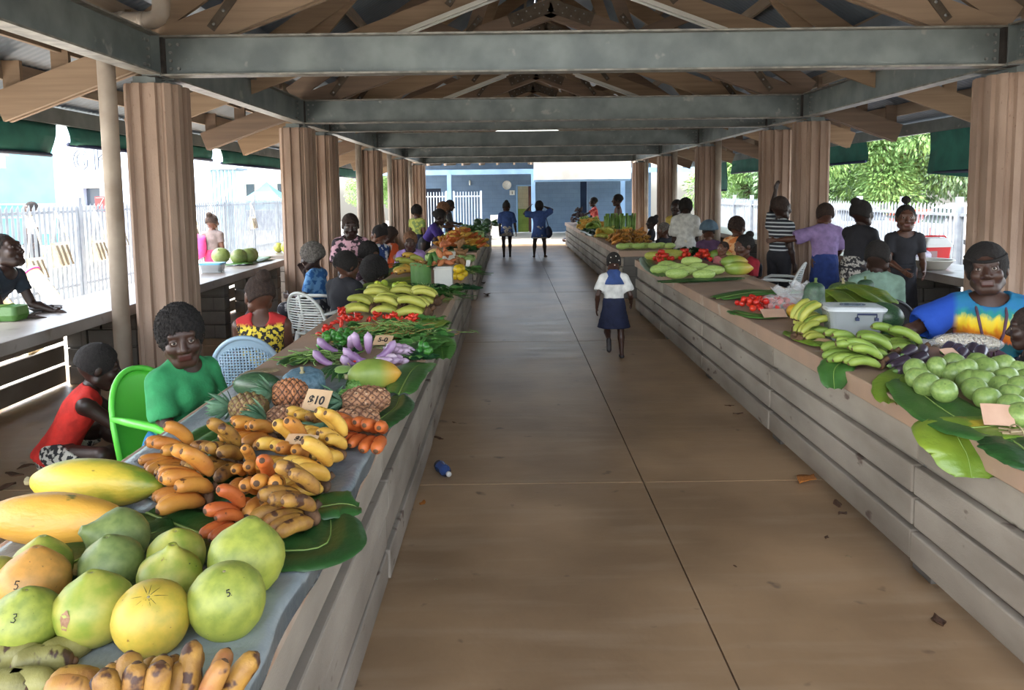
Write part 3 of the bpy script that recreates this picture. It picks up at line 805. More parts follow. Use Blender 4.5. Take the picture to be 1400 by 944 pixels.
MAT['leaf_tree'] = M('tree_leaf', (122, 158, 84), (92, 132, 70), .7, .55, rnd=(146, 170, 96), rnd_amt=.5)
MAT['leaf_pale'] = M('tree_leaf_pale', (132, 160, 118), (104, 138, 98), .7, .55)
MAT['bark'] = M('bark', (104, 90, 76), (78, 66, 56), 6, .9, .4, 30)
def crown_mesh(seed, n, rx, rz_, mat):
    r = random.Random(seed); mb = MB()
    cl = [(Vector((r.uniform(-1, 1)*rx*.75, r.uniform(-1, 1)*rx*.75, r.uniform(-.75, .8)*rz_)), r.uniform(.25, .42)*rx) for _ in range(26)]
    vs = []; fs = []
    for i in range(n):
        c, q = cl[i % 26]
        d = Vector((r.gauss(0, 1), r.gauss(0, 1), r.gauss(0, 1))).normalized()
        p = c+d*q*(.7+.45*r.random())
        out = (d+Vector((0, 0, -.5))).normalized(); s_ = out.cross(Vector((r.uniform(-1, 1), r.uniform(-1, 1), 1))).normalized()
        Lf = r.uniform(.11, .19); w = Lf*.22
        k = len(vs); nn = out.cross(s_)*Lf*.12
        vs += [p, p+out*Lf*.5+s_*w+nn, p+out*Lf, p+out*Lf*.5-s_*w+nn]; fs.append((k, k+1, k+2, k+3))
    mb.add(vs, fs); return mb.mesh('foliage', mat)
cm = [crown_mesh(1, 16000, 2.4, 1.7, MAT['leaf_tree']), crown_mesh(2, 16000, 2.4, 1.7, MAT['leaf_pale'])]
def tree(x, y, zc, s_, k, label, group=None):
    root = thing('tree', label, 'tree', (x, y, -.15), rng.uniform(0, 6), group)
    o = bpy.data.objects.new('foliage', cm[k]); put(o, root); o.location = (0, 0, zc); o.scale = (s_, s_, s_)
    mb = MB(); mb.tube([(0, 0, 0), (.08, .05, zc*.5), (0, 0, zc), (.1, 0, zc+.9*s_)], .16, 9, rr=[.2, .15, .1, .04])
    for a in range(5): mb.tube([(0, 0, zc*.55), (math.cos(a*1.3)*.9*s_, math.sin(a*1.3)*.9*s_, zc+.3)], .05, 6, rr=[.07, .03])
    mb.build('trunk', MAT['bark'], root)
for x, y, zc, s_, k, lab in ((13.6, 28.0, 3.1, 1.25, 0, 'leafy green tree directly behind the red car'), (17.2, 27.0, 3.4, 1.3, 1, 'pale grey-green tree nearest the tie-dye woman\'s pillar'),
                             (12.9, 32.5, 3.1, 1.2, 1, 'pale drooping tree rising behind the woman with the topknot'), (10.8, 35.0, 3.0, 1.1, 0, 'green tree seen between two far pillars above the fence'),
                             (19.5, 31, 3.6, 1.5, 0, 'broad green tree at the back of the tree group behind the cars'), (13.5, 40.5, 3.0, 1.2, 1, 'pale tree farthest down the street beyond the blue building'),
                             (16.0, 34.5, 3.4, 1.4, 0, 'green tree half hidden behind the other trees beyond the fence'), (21.5, 25.0, 3.4, 1.4, 1, 'large pale tree behind the nearest pillar of the tree side')):
    tree(x, y, zc, s_, k, lab)
tree(-7.6, 46, 2.8, .8, 0, 'small round tree seen in the gap beside the third pillar')
# ---------------------------------------------------------------- people: smooth distance fields turned into one continuous skin
def smin(a, b, k):
    if k <= 0: return np.minimum(a, b)
    h = np.clip(.5+.5*(b-a)/k, 0, 1)
    return b*(1-h)+a*h-k*h*(1-h)

def f_cap(P, a, b, r1, r2):
    pa = P-a; ba = b-a
    L = float(ba@ba) or 1e-9
    h = np.clip((pa@ba)/L, 0, 1)
    return np.sqrt(((pa-h[:, None]*ba)**2).sum(1))-(r1+(r2-r1)*h)

def f_ell(P, c, r, Mx=None):
    p = P-c
    if Mx is not None: p = p@Mx
    k0 = np.sqrt(((p/r)**2).sum(1)); k1 = np.sqrt(((p/(r*r))**2).sum(1))+1e-9
    return k0*(k0-1)/k1

def f_flat(P, a, b, r1, r2, Mx, sq):
    """capsule squashed along the local y axis of Mx"""
    S = np.array([1, sq, 1.0])
    return f_cap(((P-a)@Mx)*S, np.zeros(3), ((b-a)@Mx)*S, r1, r2)/(1+(sq-1)*.6)

def field(prims):
    def f(P):
        d = np.full(len(P), 9.0)
        for op, k, kind, args in prims:
            if kind == 'cap': e = f_cap(P, *args)
            elif kind == 'ell': e = f_ell(P, *args)
            elif kind == 'flat': e = f_flat(P, *args)
            elif kind == 'plane': e = (P-args[0])@args[1]
            elif kind == 'noise':
                s = args[0]; am = args[1]
                q = P*s
                d = d+am*(np.sin(q[:, 0]+1.7*np.sin(q[:, 1]*1.3))*np.sin(q[:, 1]*1.1+1.3*np.sin(q[:, 2]*.9))+.6*np.sin(q[:, 2]*1.9+q[:, 0]*1.3)*np.sin(q[:, 1]*2.3-q[:, 2]))
                continue
            if op == '+': d = smin(d, e, k)
            elif op == '-': d = -smin(-d, e, k)
            elif op == '&': d = -smin(-d, -e, k)
        return d
    return f

def nets(prims, lo, hi, h):
    f = field(prims)
    lo = np.array(lo, float); hi = np.array(hi, float)
    n = np.maximum(3, np.ceil((hi-lo)/h).astype(int)+1)
    ax = [lo[i]+np.arange(n[i])*h for i in range(3)]
    V = np.empty(n, np.float32)
    for i0 in range(0, n[0], 24):
        X, Y, Z = np.meshgrid(ax[0][i0:i0+24], ax[1], ax[2], indexing='ij')
        V[i0:i0+24] = f(np.stack([X.ravel(), Y.ravel(), Z.ravel()], 1)).reshape(X.shape)
    V[0] = V[-1] = 1; V[:, 0] = V[:, -1] = 1; V[:, :, 0] = V[:, :, -1] = 1
    I = V < 0
    c = tuple(slice(0, m-1) for m in n)
    acc = np.zeros(tuple(n-1)+(3,), np.float32); cnt = np.zeros(tuple(n-1), np.float32)
    corners = [(a, b, e) for a in (0, 1) for b in (0, 1) for e in (0, 1)]
    sl = lambda o: tuple(slice(o[i], n[i]-1+o[i]) for i in range(3))
    for a in corners:
        for axx in range(3):
            if a[axx]: continue
            b = list(a); b[axx] = 1
            va, vb = V[sl(a)], V[sl(tuple(b))]
            mk = (va < 0) != (vb < 0)
            t = np.where(mk, va/np.where(mk, va-vb, 1), 0)
            for q in range(3):
                acc[..., q] += mk*(a[q]+(t if q == axx else 0))
            cnt += mk
    act = cnt > 0
    idx = -np.ones(act.shape, int); idx[act] = np.arange(act.sum())
    base = np.argwhere(act)
    vs = lo+(base+acc[act]/cnt[act][:, None])*h
    faces = []
    for axx in range(3):
        o = [slice(1, n[i]-1) for i in range(3)]
        o[axx] = slice(0, n[axx]-1)
        o2 = list(o); o2[axx] = slice(1, n[axx])
        A, B = I[tuple(o)], I[tuple(o2)]
        ed = np.argwhere(A != B)
        if not len(ed): continue
        sg = A[tuple(ed.T)]
        off = np.array([1, 1, 1]); off[axx] = 0
        p = ed+off
        u, w = [(1, 2), (2, 0), (0, 1)][axx]
        def g(du, dw):
            q = p.copy(); q[:, u] -= du; q[:, w] -= dw
            return idx[tuple(q.T)]
        Q = np.stack([g(1, 1), g(0, 1), g(0, 0), g(1, 0)], 1)
        Q[~sg] = Q[~sg][:, ::-1]
        faces.append(Q)
    return vs, (np.concatenate(faces) if faces else np.zeros((0, 4), int))

def mesh_from(name, chunks, mats):
    """chunks: list of (verts, quads, material index or array)"""
    vs = np.concatenate([c[0] for c in chunks]); fs = []; mi = []; n = 0
    for v, f, m in chunks:
        fs.append(f+n); n += len(v)
        mi.append(np.full(len(f), m) if np.isscalar(m) else m)
    fs = np.concatenate(fs); mi = np.concatenate(mi).astype(np.int32)
    me = bpy.data.meshes.new(name)
    me.vertices.add(len(vs)); me.vertices.foreach_set('co', vs.astype(np.float32).ravel())
    me.loops.add(len(fs)*4); me.loops.foreach_set('vertex_index', fs.astype(np.int32).ravel())
    me.polygons.add(len(fs)); me.polygons.foreach_set('loop_start', np.arange(0, len(fs)*4, 4, dtype=np.int32))
    me.polygons.foreach_set('loop_total', np.full(len(fs), 4, np.int32))
    for m in mats: me.materials.append(m)
    me.polygons.foreach_set('material_index', mi)
    me.polygons.foreach_set('use_smooth', np.ones(len(fs), bool))
    me.update(calc_edges=True); me.validate()
    return me

def rotz(a): return np.array(Matrix.Rotation(a, 3, 'Z'))
def nrm(v):
    v = np.array(v, float); return v/np.linalg.norm(v)

def bounds(prims, pad=.03):
    lo = np.full(3, 9e9); hi = -lo
    for op, k, kind, a in prims:
        if op != '+' : continue
        if kind in ('cap', 'flat'):
            r = max(a[2], a[3])
            for q in (a[0], a[1]): lo = np.minimum(lo, q-r); hi = np.maximum(hi, q+r)
        elif kind == 'ell':
            r = max(a[1]); lo = np.minimum(lo, a[0]-r); hi = np.maximum(hi, a[0]+r)
    return lo-pad, hi+pad

SKINS = {}
def skin_mats(t):
    if t not in SKINS:
        c = {0: (70, 46, 36), 1: (92, 60, 46), 2: (52, 34, 28), 3: (120, 80, 60)}[t]
        SKINS[t] = [M('skin_%d' % t, c, tuple(int(v*.82) for v in c), 9, .45, .08, 180, spec=.45, sss=.04),
                    M('lips_%d' % t, tuple(int(v*a) for v, a in zip(c, (.98, .72, .78))), None, rough=.4)]
    return SKINS[t]

def person(label, loc, rz=0.0, H=1.6, pelvis=None, lean=(0, 0, 0), head=(0, 0, 0), la=None, ra=None, ll=None, rl=None, skin=0,
           top=None, bottom=None, hair=None, lod=0, feet='bare', group=None, build=1.0, hands=(.35, .35), extra=None, ears=True, bust=0.0):
    """la, ra = (upper arm dir, forearm dir, hand dir, palm normal); ll, rl = (thigh dir, shin dir, toe dir); lean = (fwd, side, twist) degrees
    head = (pitch down, yaw to own left, roll) degrees"""
    S = H/1.6
    E_ = thing('person', label, 'person', loc, rz, group)
    pz = (pelvis if pelvis is not None else .53*H)
    LM = np.array(Euler((R(-lean[0]), R(lean[1]), R(lean[2])), 'XYZ').to_matrix())
    X0 = np.array([1., 0, 0])
    t = LM@np.array([0, 0, 1.]); rx = LM@X0
    HM = np.array((Euler((0, 0, R(lean[2]+head[1])), 'XYZ').to_matrix() @ Euler((R(-head[0]), R(head[2]), 0), 'XYZ').to_matrix()))
    Pl = np.array([0, 0, pz]); B = build
    hipw = .056*H*B**.5
    C = Pl+t*.19*H; N = Pl+t*.276*H
    bend = nrm(t+.35*HM[:, 2])
    SHR = N-t*.028*H+rx*.103*H*B**.3; SHL = N-t*.028*H-rx*.103*H*B**.3
    hc = N+bend*.045*H+HM[:, 2]*.080*H+HM[:, 1]*.012*H
    ra = ra or ((.12, .03, -1), (.05, .25, -1)); la = la or ((-.12, .03, -1), (-.05, .25, -1))
    rl = rl or ((.02, 0, -1), (0, -.03, -1), (0, 1, 0)); ll = ll or ((-.02, 0, -1), (0, -.03, -1), (0, 1, 0))
    pr = []
    c_ = lambda a, b, r1, r2, k=.03: pr.append(('+', k*S, 'cap', (a, b, r1*S, r2*S)))
    # torso
    pr.append(('+', 0, 'flat', (Pl+t*.0*H, Pl+t*.08*H, .128*S*B, .11*S*B, LM, 1.35)))
    pr.append(('+', .06*S, 'flat', (Pl+t*.08*H, C, .112*S*B, .135*S*B, LM, 1.5)))
    pr.append(('+', .06*S, 'flat', (C, C+t*.045*H, .135*S*B, .12*S*B, LM, 1.55)))
    pr.append(('+', .05*S, 'cap', (SHR, SHL, .044*S, .044*S)))
    for q_ in (SHR, SHL): pr.append(('+', .04*S, 'cap', (N+t*.012*H, q_+t*.005*H, .045*S, .036*S)))
    if bust:
        for sx in (-1, 1):
            pr.append(('+', .04*S, 'ell', (C+t*.005*H+rx*.055*S*sx*B+LM[:, 1]*.075*S*B, np.array([.06, .05, .06])*S*bust*B, LM)))
    c_(N-t*.02*H, hc-HM[:, 2]*.03*H-HM[:, 1]*.012*H, .056, .048, .03)
    jo = {}
    for nm, sh, a, sx in (('r', SHR, ra, 1), ('l', SHL, la, -1)):
        u = nrm(a[0]); f = nrm(a[1])
        e = sh+u*.172*H; w = e+f*.148*H
        jo['e'+nm] = e; jo['w'+nm] = w; jo['s'+nm] = sh
        c_(sh, e, .050*B, .038*B, .035); c_(e, e+f*.05*H, .037*B, .038*B, .01); c_(e+f*.05*H, w, .038*B, .024, .02)
    for nm, a, sx in (('r', rl, 1), ('l', ll, -1)):
        u = nrm(a[0]); f = nrm(a[1]); toe = nrm(a[2])
        hp = Pl+X0*hipw*sx-np.array([0, 0, .01*H])
        k = hp+u*.245*H; an = k+f*.235*H
        jo['h'+nm] = hp; jo['k'+nm] = k; jo['a'+nm] = an; jo['t'+nm] = toe
        c_(hp, k, .082*B, .052*B, .045); c_(k, k+f*.08*H, .050*B, .052*B, .015); c_(k+f*.08*H, an, .052*B, .030, .02)
        hl = an-toe*.03*S+f*.025*H
        c_(an, hl, .030, .030, .01); c_(hl, an+toe*.10*S+f*.03*H, .028, .028, .02); c_(an+toe*.10*S+f*.03*H, an+toe*.155*S+f*.033*H, .030, .018, .02)
    smat, lmat = skin_mats(skin)
    mats = [smat, lmat]
    h = (.012, .016, .022)[lod]
    lo, hi = bounds(pr)
    chunks = [nets(pr, lo, hi, h)+(0,)]
    # head
    hs = H*.198/.222
    def hp_(x, y, z): return hc+HM@(np.array([x, y, z])*hs)
    hd = []
    def he(c, r, k=.02, op='+'): hd.append((op, k*hs, 'ell', (hp_(*c), np.array(r)*hs, HM)))
    def hcap(a, b, r1, r2, k=.015): hd.append(('+', k*hs, 'cap', (hp_(*a), hp_(*b), r1*hs, r2*hs)))
    he((0, -.012, .022), (.073, .092, .088), 0)
    he((0, .018, -.035), (.056, .066, .070), .03)
    hcap((-.018, .058, -.088), (.018, .058, -.088), .02, .02, .03)
    hcap((-.05, -.0, -.062), (-.02, .05, -.088), .018, .018, .025); hcap((.05, -.0, -.062), (.02, .05, -.088), .018, .018, .025)
    he((-.036, .062, -.028), (.026, .024, .024), .02); he((.036, .062, -.028), (.026, .024, .024), .02)
    hcap((-.036, .070, .027), (.036, .070, .027), .013, .013, .016)
    for s_ in (-1, 1):
        hd.append(('-', .012*hs, 'ell', (hp_(.031*s_, .096, .005), np.array([.019, .014, .011])*hs, HM)))
    hcap((0, .080, .012), (0, .099, -.026), .008, .013, .010)
    hcap((-.013, .088, -.032), (.013, .088, -.032), .0105, .0105, .006)
    hcap((-.019, .080, -.0545), (.019, .080, -.0545), .0075, .0075, .006); hcap((-.017, .079, -.066), (.017, .079, -.066), .0085, .0085, .005)
    for s_ in (-1, 1):
        if ears: he((.074*s_, -.005, -.004), (.010, .020, .030), .006)
        he((.030*s_, .073, .004), (.0165, .0155, .0145), .004)
        hd.append(('-', .002*hs, 'ell', (hp_(.030*s_, .090, .003), np.array([.0125, .014, .0044])*hs, HM)))
    hd.append(('+', .02, 'cap', (N-t*.0*H, hc-HM[:, 2]*.03*H-HM[:, 1]*.012*H, .050*S, .046*S)))
    hh = (.0055, .008, .012)[lod]
    v, f = nets(hd, hc-.15*hs, hc+.15*hs, hh)
    fc = (v[f].mean(1)-hc)@HM/hs
    mi = ((np.abs(fc[:, 0]) < .021) & (fc[:, 2] < -.050) & (fc[:, 2] > -.073) & (fc[:, 1] > .076)).astype(int)
    chunks.append((v, f, mi))
    # hands
    for nm, a, sx, curl in (('r', ra, 1, hands[1]), ('l', la, -1, hands[0])):
        w = jo['w'+nm]; d = nrm(a[2] if len(a) > 2 and a[2] is not None else a[1])
        pn = np.array(a[3] if len(a) > 3 else (-sx, 0, 0), float)   # palm normal
        pn = pn-d*(pn@d)
        if np.linalg.norm(pn) < .1: pn = np.cross(d, [0, 1, 0])
        pn = nrm(pn); sd = np.cross(d, pn)*sx     # towards the thumb side
        if True:
            q = []; k_ = .008*S
            pw = w+d*.075*S
            for i, o in enumerate((-.026, -.009, .009, .026)):
                q.append(('+', .012*S, 'cap', (w+sd*o*S*.6, w+d*.078*S+sd*o*S, .0125*S, .0105*S)))
            for i, (o, Lf) in enumerate(((.027, .066), (.0095, .076), (-.0085, .071), (-.026, .055))):
                p0 = w+d*.078*S+sd*o*S
                ang = curl*1.0; p = p0; dd = d
                for sgi, fr in enumerate((.42, .32, .26)):
                    ang2 = curl*(0.6+.75*sgi)
                    dd = nrm(d*math.cos(ang2)+pn*math.sin(ang2)+sd*o*1.2)
                    p2 = p+dd*Lf*fr*S
                    q.append(('+', .004*S, 'cap', (p, p2, (.0092-.0008*sgi)*S, (.0086-.0009*sgi)*S))); p = p2
            p0 = w+d*.022*S+sd*.020*S
            p1 = p0+nrm(sd*.8+d*.75+pn*.25)*.038*S; p2 = p1+nrm(sd*.35+d*.9+pn*(.3+curl*.5))*.045*S
            q.append(('+', .010*S, 'cap', (p0, p1, .0125*S, .0105*S))); q.append(('+', .004*S, 'cap', (p1, p2, .0103*S, .0082*S)))
            q.append(('+', .01*S, 'cap', (w-d*.03*S, w+d*.01*S, .0225*S, .019*S)))
            lo, hi = bounds(q, .02)
            chunks.append(nets(q, lo, hi, (.0045, .006, .009)[lod])+(0,))
    body = bpy.data.objects.new('body', mesh_from('body', chunks, mats)); put(body, E_)
    # eyes
    for s_ in (-1, 1):
        mb = MB(); mb.ell((0, 0, 0), (.0125*hs,)*3, 12, 8)
        mb.ell((0, .0078*hs, 0), (.0064*hs, .0062*hs, .0064*hs), 10, 6, m=1)
        o = mb.build('eye', [MAT['eye_white'], MAT['iris']], E_)
        o.matrix_local = Matrix.LocRotScale(Vector(hp_(.030*s_, .0745, .004)), Matrix([list(r) for r in HM]).to_quaternion(), None)
    # hair
    if hair:
        kind, hm = hair[0], hair[1]; a = hair[2] if len(hair) > 2 else 0
        hr = []
        def q(c, r, k=.02, op='+'): hr.append((op, k*hs, 'ell', (hp_(*c), np.array(r)*hs, HM)))
        th = {'short': .005, 'afro': .034, 'bun': .006, 'puff': .019, 'crop': .002, 'tail': .008}[kind]+a
        q((0, -.018, .026), (.075+th, .092+th, .088+th), 0)
        q((0, -.04, -.02), (.064+th*.8, .058+th*.7, .062+th*.5), .03)
        if kind == 'bun': q((0, -.080, .108), (.042, .042, .038), .008)
        if kind == 'topknot': q((0, -.02, .14), (.035, .035, .035), .008)
        if kind == 'tail':
            hr.append(('+', .01, 'cap', (hp_(0, -.105, .03), hp_(0, -.125, -.06), .028*hs, .015*hs)))
        q(*((0, .118, -.045), (.066, .088, .098)) if kind in ('afro', 'puff') else ((0, .122, -.022), (.068, .080, .104)), .012, '-')
        if len(hair) > 3: q(hair[3], hair[4], .008)
        lowz = {'afro': -.09, 'puff': -.07, 'tail': -.06}.get(kind, -.045)
        hr.append(('&', 0.012, 'plane', (hp_(0, 0, lowz), -HM[:, 2]-.45*HM[:, 1])))
        amp = {'afro': .0055, 'puff': .0075}.get(kind, .0022)
        hr.append(('+', 0, 'noise', (260/hs, amp)))
        v, f = nets(hr, hc-(.20+th)*hs, hc+(.20+th)*hs, (.0055, .008, .012)[lod])
        o = bpy.data.objects.new('hair', mesh_from('hair', [(v, f, 0)], [hm])); put(o, E_)
    # clothes
    hcl = (.011, .014, .02)[lod]
    def cloth(name, pc, mat):
        lo, hi = bounds(pc)
        v, f = nets(pc, lo, hi, hcl)
        if len(f):
            o = bpy.data.objects.new(name, mesh_from(name, [(v, f, 0)], mat if isinstance(mat, list) else [mat])); put(o, E_); return o
    if top:
        g = top.get('g', .010); sl = top.get('sleeve', .55); hem = top.get('hem', -.01)
        pc = [('+', 0, 'flat', (Pl+t*hem*H, Pl+t*.08*H, (.130*B+g*1.3+top.get('flare', 0))*S, (.116*B+g)*S, LM, 1.35)),
              ('+', .05*S, 'flat', (Pl+t*.08*H, C, (.116*B+g)*S, (.136*B+g)*S, LM, 1.45)),
              ('+', .05*S, 'flat', (C, C+t*.045*H, (.136*B+g)*S, (.122*B+g)*S, LM, 1.5)),
              ('+', .05*S, 'cap', (SHR-rx*.01, SHL+rx*.01, (.043+g)*S, (.043+g)*S))]
        for q_ in (SHR, SHL): pc.append(('+', .04*S, 'cap', (N+t*.012*H, q_+t*.005*H, (.045+g)*S, (.036+g)*S)))
        if bust:
            for sx in (-1, 1):
                pc.append(('+', .05*S, 'ell', (C+t*.005*H+rx*.055*S*sx*B+LM[:, 1]*.078*S*B, np.array([.068, .058, .066])*S*bust*B, LM)))
        if sl > 0:
            for nm in 'rl':
                s0, e0, w0 = jo['s'+nm], jo['e'+nm], jo['w'+nm]
                k = min(sl, 1); e = s0+(e0-s0)*k
                pc.append(('+', .03*S, 'cap', (s0, e, (.052*B+g)*S, (.046*B+g*1.3+top.get('puff', 0))*S)))
                if sl > 1:
                    pc.append(('+', .02*S, 'cap', (e0, e0+(w0-e0)*(sl-1), (.042*B+g)*S, (.034*B+g)*S)))
        pc.append(('+', 0, 'noise', (34, .0022*S)))
        # neckline, hem and cuff cuts
        sc = top.get('scoop', .075)
        pc.append(('-', .008, 'ell', (N+t*.035*H+LM[:, 1]*.03*H*top.get('front', .6), np.array([sc*1.15, sc*1.25, sc])*S, LM)))
        if top.get('back'):
            pc.append(('-', .008, 'ell', (N+t*.02*H-LM[:, 1]*.045*H, np.array([top['back'], top['back'], top['back']*1.2])*S, LM)))
        pc.append(('&', .004, 'plane', (Pl+t*hem*H, -t)))
        if 0 < sl <= 1.0:
            for nm in 'rl':
                s0, e0 = jo['s'+nm], jo['e'+nm]; u = nrm(e0-s0)
                pc.append(('-', .004, 'cap', (s0+(e0-s0)*(sl+.25), s0+(e0-s0)*(sl+.25)+u*.02, .0725*S*B, .0725*S*B)))
        if sl == 0:
            for nm, sx in (('r', 1), ('l', -1)):
                pc.append(('-', .006, 'ell', (jo['s'+nm]+rx*sx*.052*S-t*.02*S, np.array([.05, .085, .085])*S, LM)))
        cloth(top.get('name', 'shirt'), pc, top['mat'])
    if bottom:
        kd = bottom['kind']; g = bottom.get('g', .016); mat = bottom['mat']
        waist = bottom.get('waist', .06)
        pc = [('+', 0, 'flat', (Pl-t*.0, Pl+t*(waist+.02)*H, (.133*B+g)*S, (.112*B+g)*S, LM, 1.3))]
        if kd == 'cone':      # hanging skirt of a standing figure; hem given as height above ground
            hz = bottom['hem']; w = bottom.get('w', .19)
            pc.append(('+', .05*S, 'flat', (Pl, np.array([(jo['kr'][0]+jo['kl'][0])/2, (jo['kr'][1]+jo['kl'][1])/2, hz]), (.137*B+g)*S, w*S, np.eye(3), 1.25)))
            pc.append(('+', 0, 'noise', (40, .005*S)))
            pc.append(('&', .004, 'plane', (np.array([0, 0, hz]), np.array([0, 0, -1.]))))
        else:
            fr = bottom.get('len', 1.0); kk = .10 if kd == 'skirt' else .02
            for nm in 'rl':
                hp, kn, an = jo['h'+nm], jo['k'+nm], jo['a'+nm]
                q_ = min(fr, 1)
                pc.append(('+', kk*S, 'cap', (hp, hp+(kn-hp)*q_, (.086*B+g)*S, ((.058 if kd != 'skirt' else .08)*B+g)*S)))
                if fr > 1:
                    pc.append(('+', kk*S*.7, 'cap', (kn, kn+(an-kn)*(fr-1), (.058*B+g)*S, ((.042 if kd != 'skirt' else .075)*B+g)*S)))
            pc.append(('+', 0, 'noise', (36, .003*S)))
            for nm in 'rl':
                hp, kn, an = jo['h'+nm], jo['k'+nm], jo['a'+nm]
                if fr > 1: e = kn+(an-kn)*(fr-1); u = nrm(an-kn)
                else: e = hp+(kn-hp)*fr; u = nrm(kn-hp)
                pc.append(('-', .004, 'cap', (e+u*.10*S, e+u*.13*S, .10*S, .10*S)))
        pc.append(('&', .004, 'plane', (Pl+t*waist*H, t)))
        cloth({'cone': 'skirt', 'skirt': 'skirt', 'trousers': 'trousers', 'shorts': 'shorts'}[kd], pc, mat)
    if feet == 'shoe':
        for nm in 'rl':
            an, toe = jo['a'+nm], jo['t'+nm]
            f = nrm(jo['a'+nm]-jo['k'+nm])
            pc = [('+', 0, 'cap', (an-toe*.03*S+f*.022*H, an+toe*.13*S+f*.03*H, .039*S, .038*S)), ('&', .004, 'plane', (an-f*.0*H+f*.012*H, -f))]
            cloth('shoe', pc, MAT['shoe'])
    if extra: extra(E_, jo, dict(N=N, t=t, rx=rx, LM=LM, HM=HM, hc=hc, hp=hp_, hs=hs, S=S, C=C, Pl=Pl, H=H, cloth=cloth))
    return E_
# ---------------------------------------------------------------- produce: meshes built once, placed many times
T = .832      # top of the counters
PM = {}
def proto(key, *parts):
    """parts: (name, MB, material, [subparts])"""
    PM[key] = [(n, mb.mesh(n, m), sub) for n, mb, m, sub in [(p+(None,))[:4] for p in parts]]
def place(key, name, label, cat, loc, rot=(0, 0, 0), s=1.0, group=None, stuff=False, mat=None):
    parts = PM[key]
    sc = (s, s, s) if not isinstance(s, (tuple, list)) else s
    if len(parts) == 1:
        me = parts[0][1]
        o = bpy.data.objects.new(name, me); put(o); o.location = loc; o.rotation_euler = rot; o.scale = sc
        if mat:
            o.material_slots[0].link = 'OBJECT'; o.material_slots[0].material = mat
        return tag(o, label, cat, group, 'stuff' if stuff else None)
    root = thing(name, label, cat, loc, group=group, rot=rot); root.scale = sc
    for i, (n, me, sub) in enumerate(parts):
        o = bpy.data.objects.new(n, me); put(o, root)
        if mat and i == 0:
            o.material_slots[0].link = 'OBJECT'; o.material_slots[0].material = mat
    return root

# --- round fruit
pom = lambda neck: [(0, -1), (.25, -.97), (.5, -.88), (.74, -.70), (.90, -.45), (.98, -.18), (1.0, .08), (.94, .36), (.80-neck*.04, .60), (.58-neck*.08, .79+neck*.02), (.34-neck*.06, .92+neck*.06), (.14, .985+neck*.09), (.05, .975+neck*.09), (0, .955+neck*.08)]
def fruit_mb(prof, n=28, seed=0, nz=.02, squash=1):
    mb = MB(); mb.lathe(prof, n)
    for i, v in enumerate(mb.v):
        v = Vector(v); k = 1+nz*noise.noise(v*1.4+Vector((seed, seed*.3, 0)))+nz*.25*noise.noise(v*6)
        mb.v[i] = tuple(v*k)
    return mb
MAT['pom_green'] = M('pomelo_green', (160, 166, 72), (128, 142, 60), 3, .42, .12, 220, grad=('Z', .2, -.9, (158, 172, 64)), spots=(96, 104, 44), sscale=14, samt=.70)
MAT['pom_yellow'] = M('pomelo_yellow', (204, 172, 68), (178, 160, 62), 3, .42, .12, 220, spots=(140, 106, 46), sscale=7, samt=.70)
MAT['pom_orange'] = M('pomelo_orange', (204, 146, 70), (172, 128, 62), 2.5, .45, .12, 220, spots=(120, 90, 50), sscale=6, samt=.69)
MAT['pom_mix'] = M('pomelo_mixed', (172, 166, 76), (132, 148, 54), 2, .42, .12, 220, spots=(126, 100, 62), sscale=4, samt=.72)
MAT['pom_dark'] = M('pomelo_dark', (124, 138, 78), (98, 116, 62), 3, .45, .12, 200)
MAT['stem'] = M('stem_grey', (168, 158, 120), (120, 110, 80), 40, .8)
MAT['stem_green'] = M('stem_green', (98, 118, 58), (76, 92, 48), 30, .8)
def scar(z): mb = MB(); mb.lathe([(0, z-.01), (.055, z-.01), (.05, z+.012), (0, z+.02)], 8); return mb
for k, nk in (('pomelo_a', 0.0), ('pomelo_b', 1.0), ('pomelo_c', 2.2)):
    proto(k, ('fruit', fruit_mb(pom(nk), 30, nk*3), MAT['pom_green']), ('stem_scar', scar(.96+nk*.085), MAT['stem']))
def star(root, r, n=9):
    """fine dark creases running out from the stem"""
    mb = MB()
    for k in range(n):
        a = k*2*math.pi/n+rng.uniform(-.2, .2); L = rng.uniform(.25, .48)
        pts = []
        for i in range(6):
            t = .07+(L-.07)*i/5; z = math.sqrt(max(0, 1-t*t))*1.0
            pts.append((math.cos(a)*t*1.0, math.sin(a)*t*1.0, z*.985-.02*(i == 0)))
        mb.tube(pts, .012, 5, rr=[.018, .014, .011, .008, .006, .003])
    o = mb.build('creases', MAT['pom_crease'], root)
MAT['pom_crease'] = M('crease', (88, 84, 30), rough=.7)
def digit(root, ch, lon, lat, size, R_=1.0):
    G = {'5': [(.5, 1), (-.3, 1), (-.35, .2), (.2, .25), (.5, -.2), (.2, -.8), (-.4, -.8)], '3': [(-.4, .9), (.3, 1), (.4, .5), (-.05, .1), (.45, -.3), (.2, -.9), (-.5, -.8)], '.': [(.75, -.8), (.85, -.8)], '-': [(-.8, .2), (-.5, .2)]}[ch]
    c = Vector((math.cos(lat)*math.cos(lon), math.cos(lat)*math.sin(lon), math.sin(lat)))
    e = Vector((-math.sin(lon), math.cos(lon), 0)); n = c.cross(e)
    pts = [(c+e*x*size+n*y*size).normalized()*R_*1.004 for x, y in G]
    mb = MB(); mb.tube(pts, .016, 5); mb.build('written_number', MAT['ink'], root)
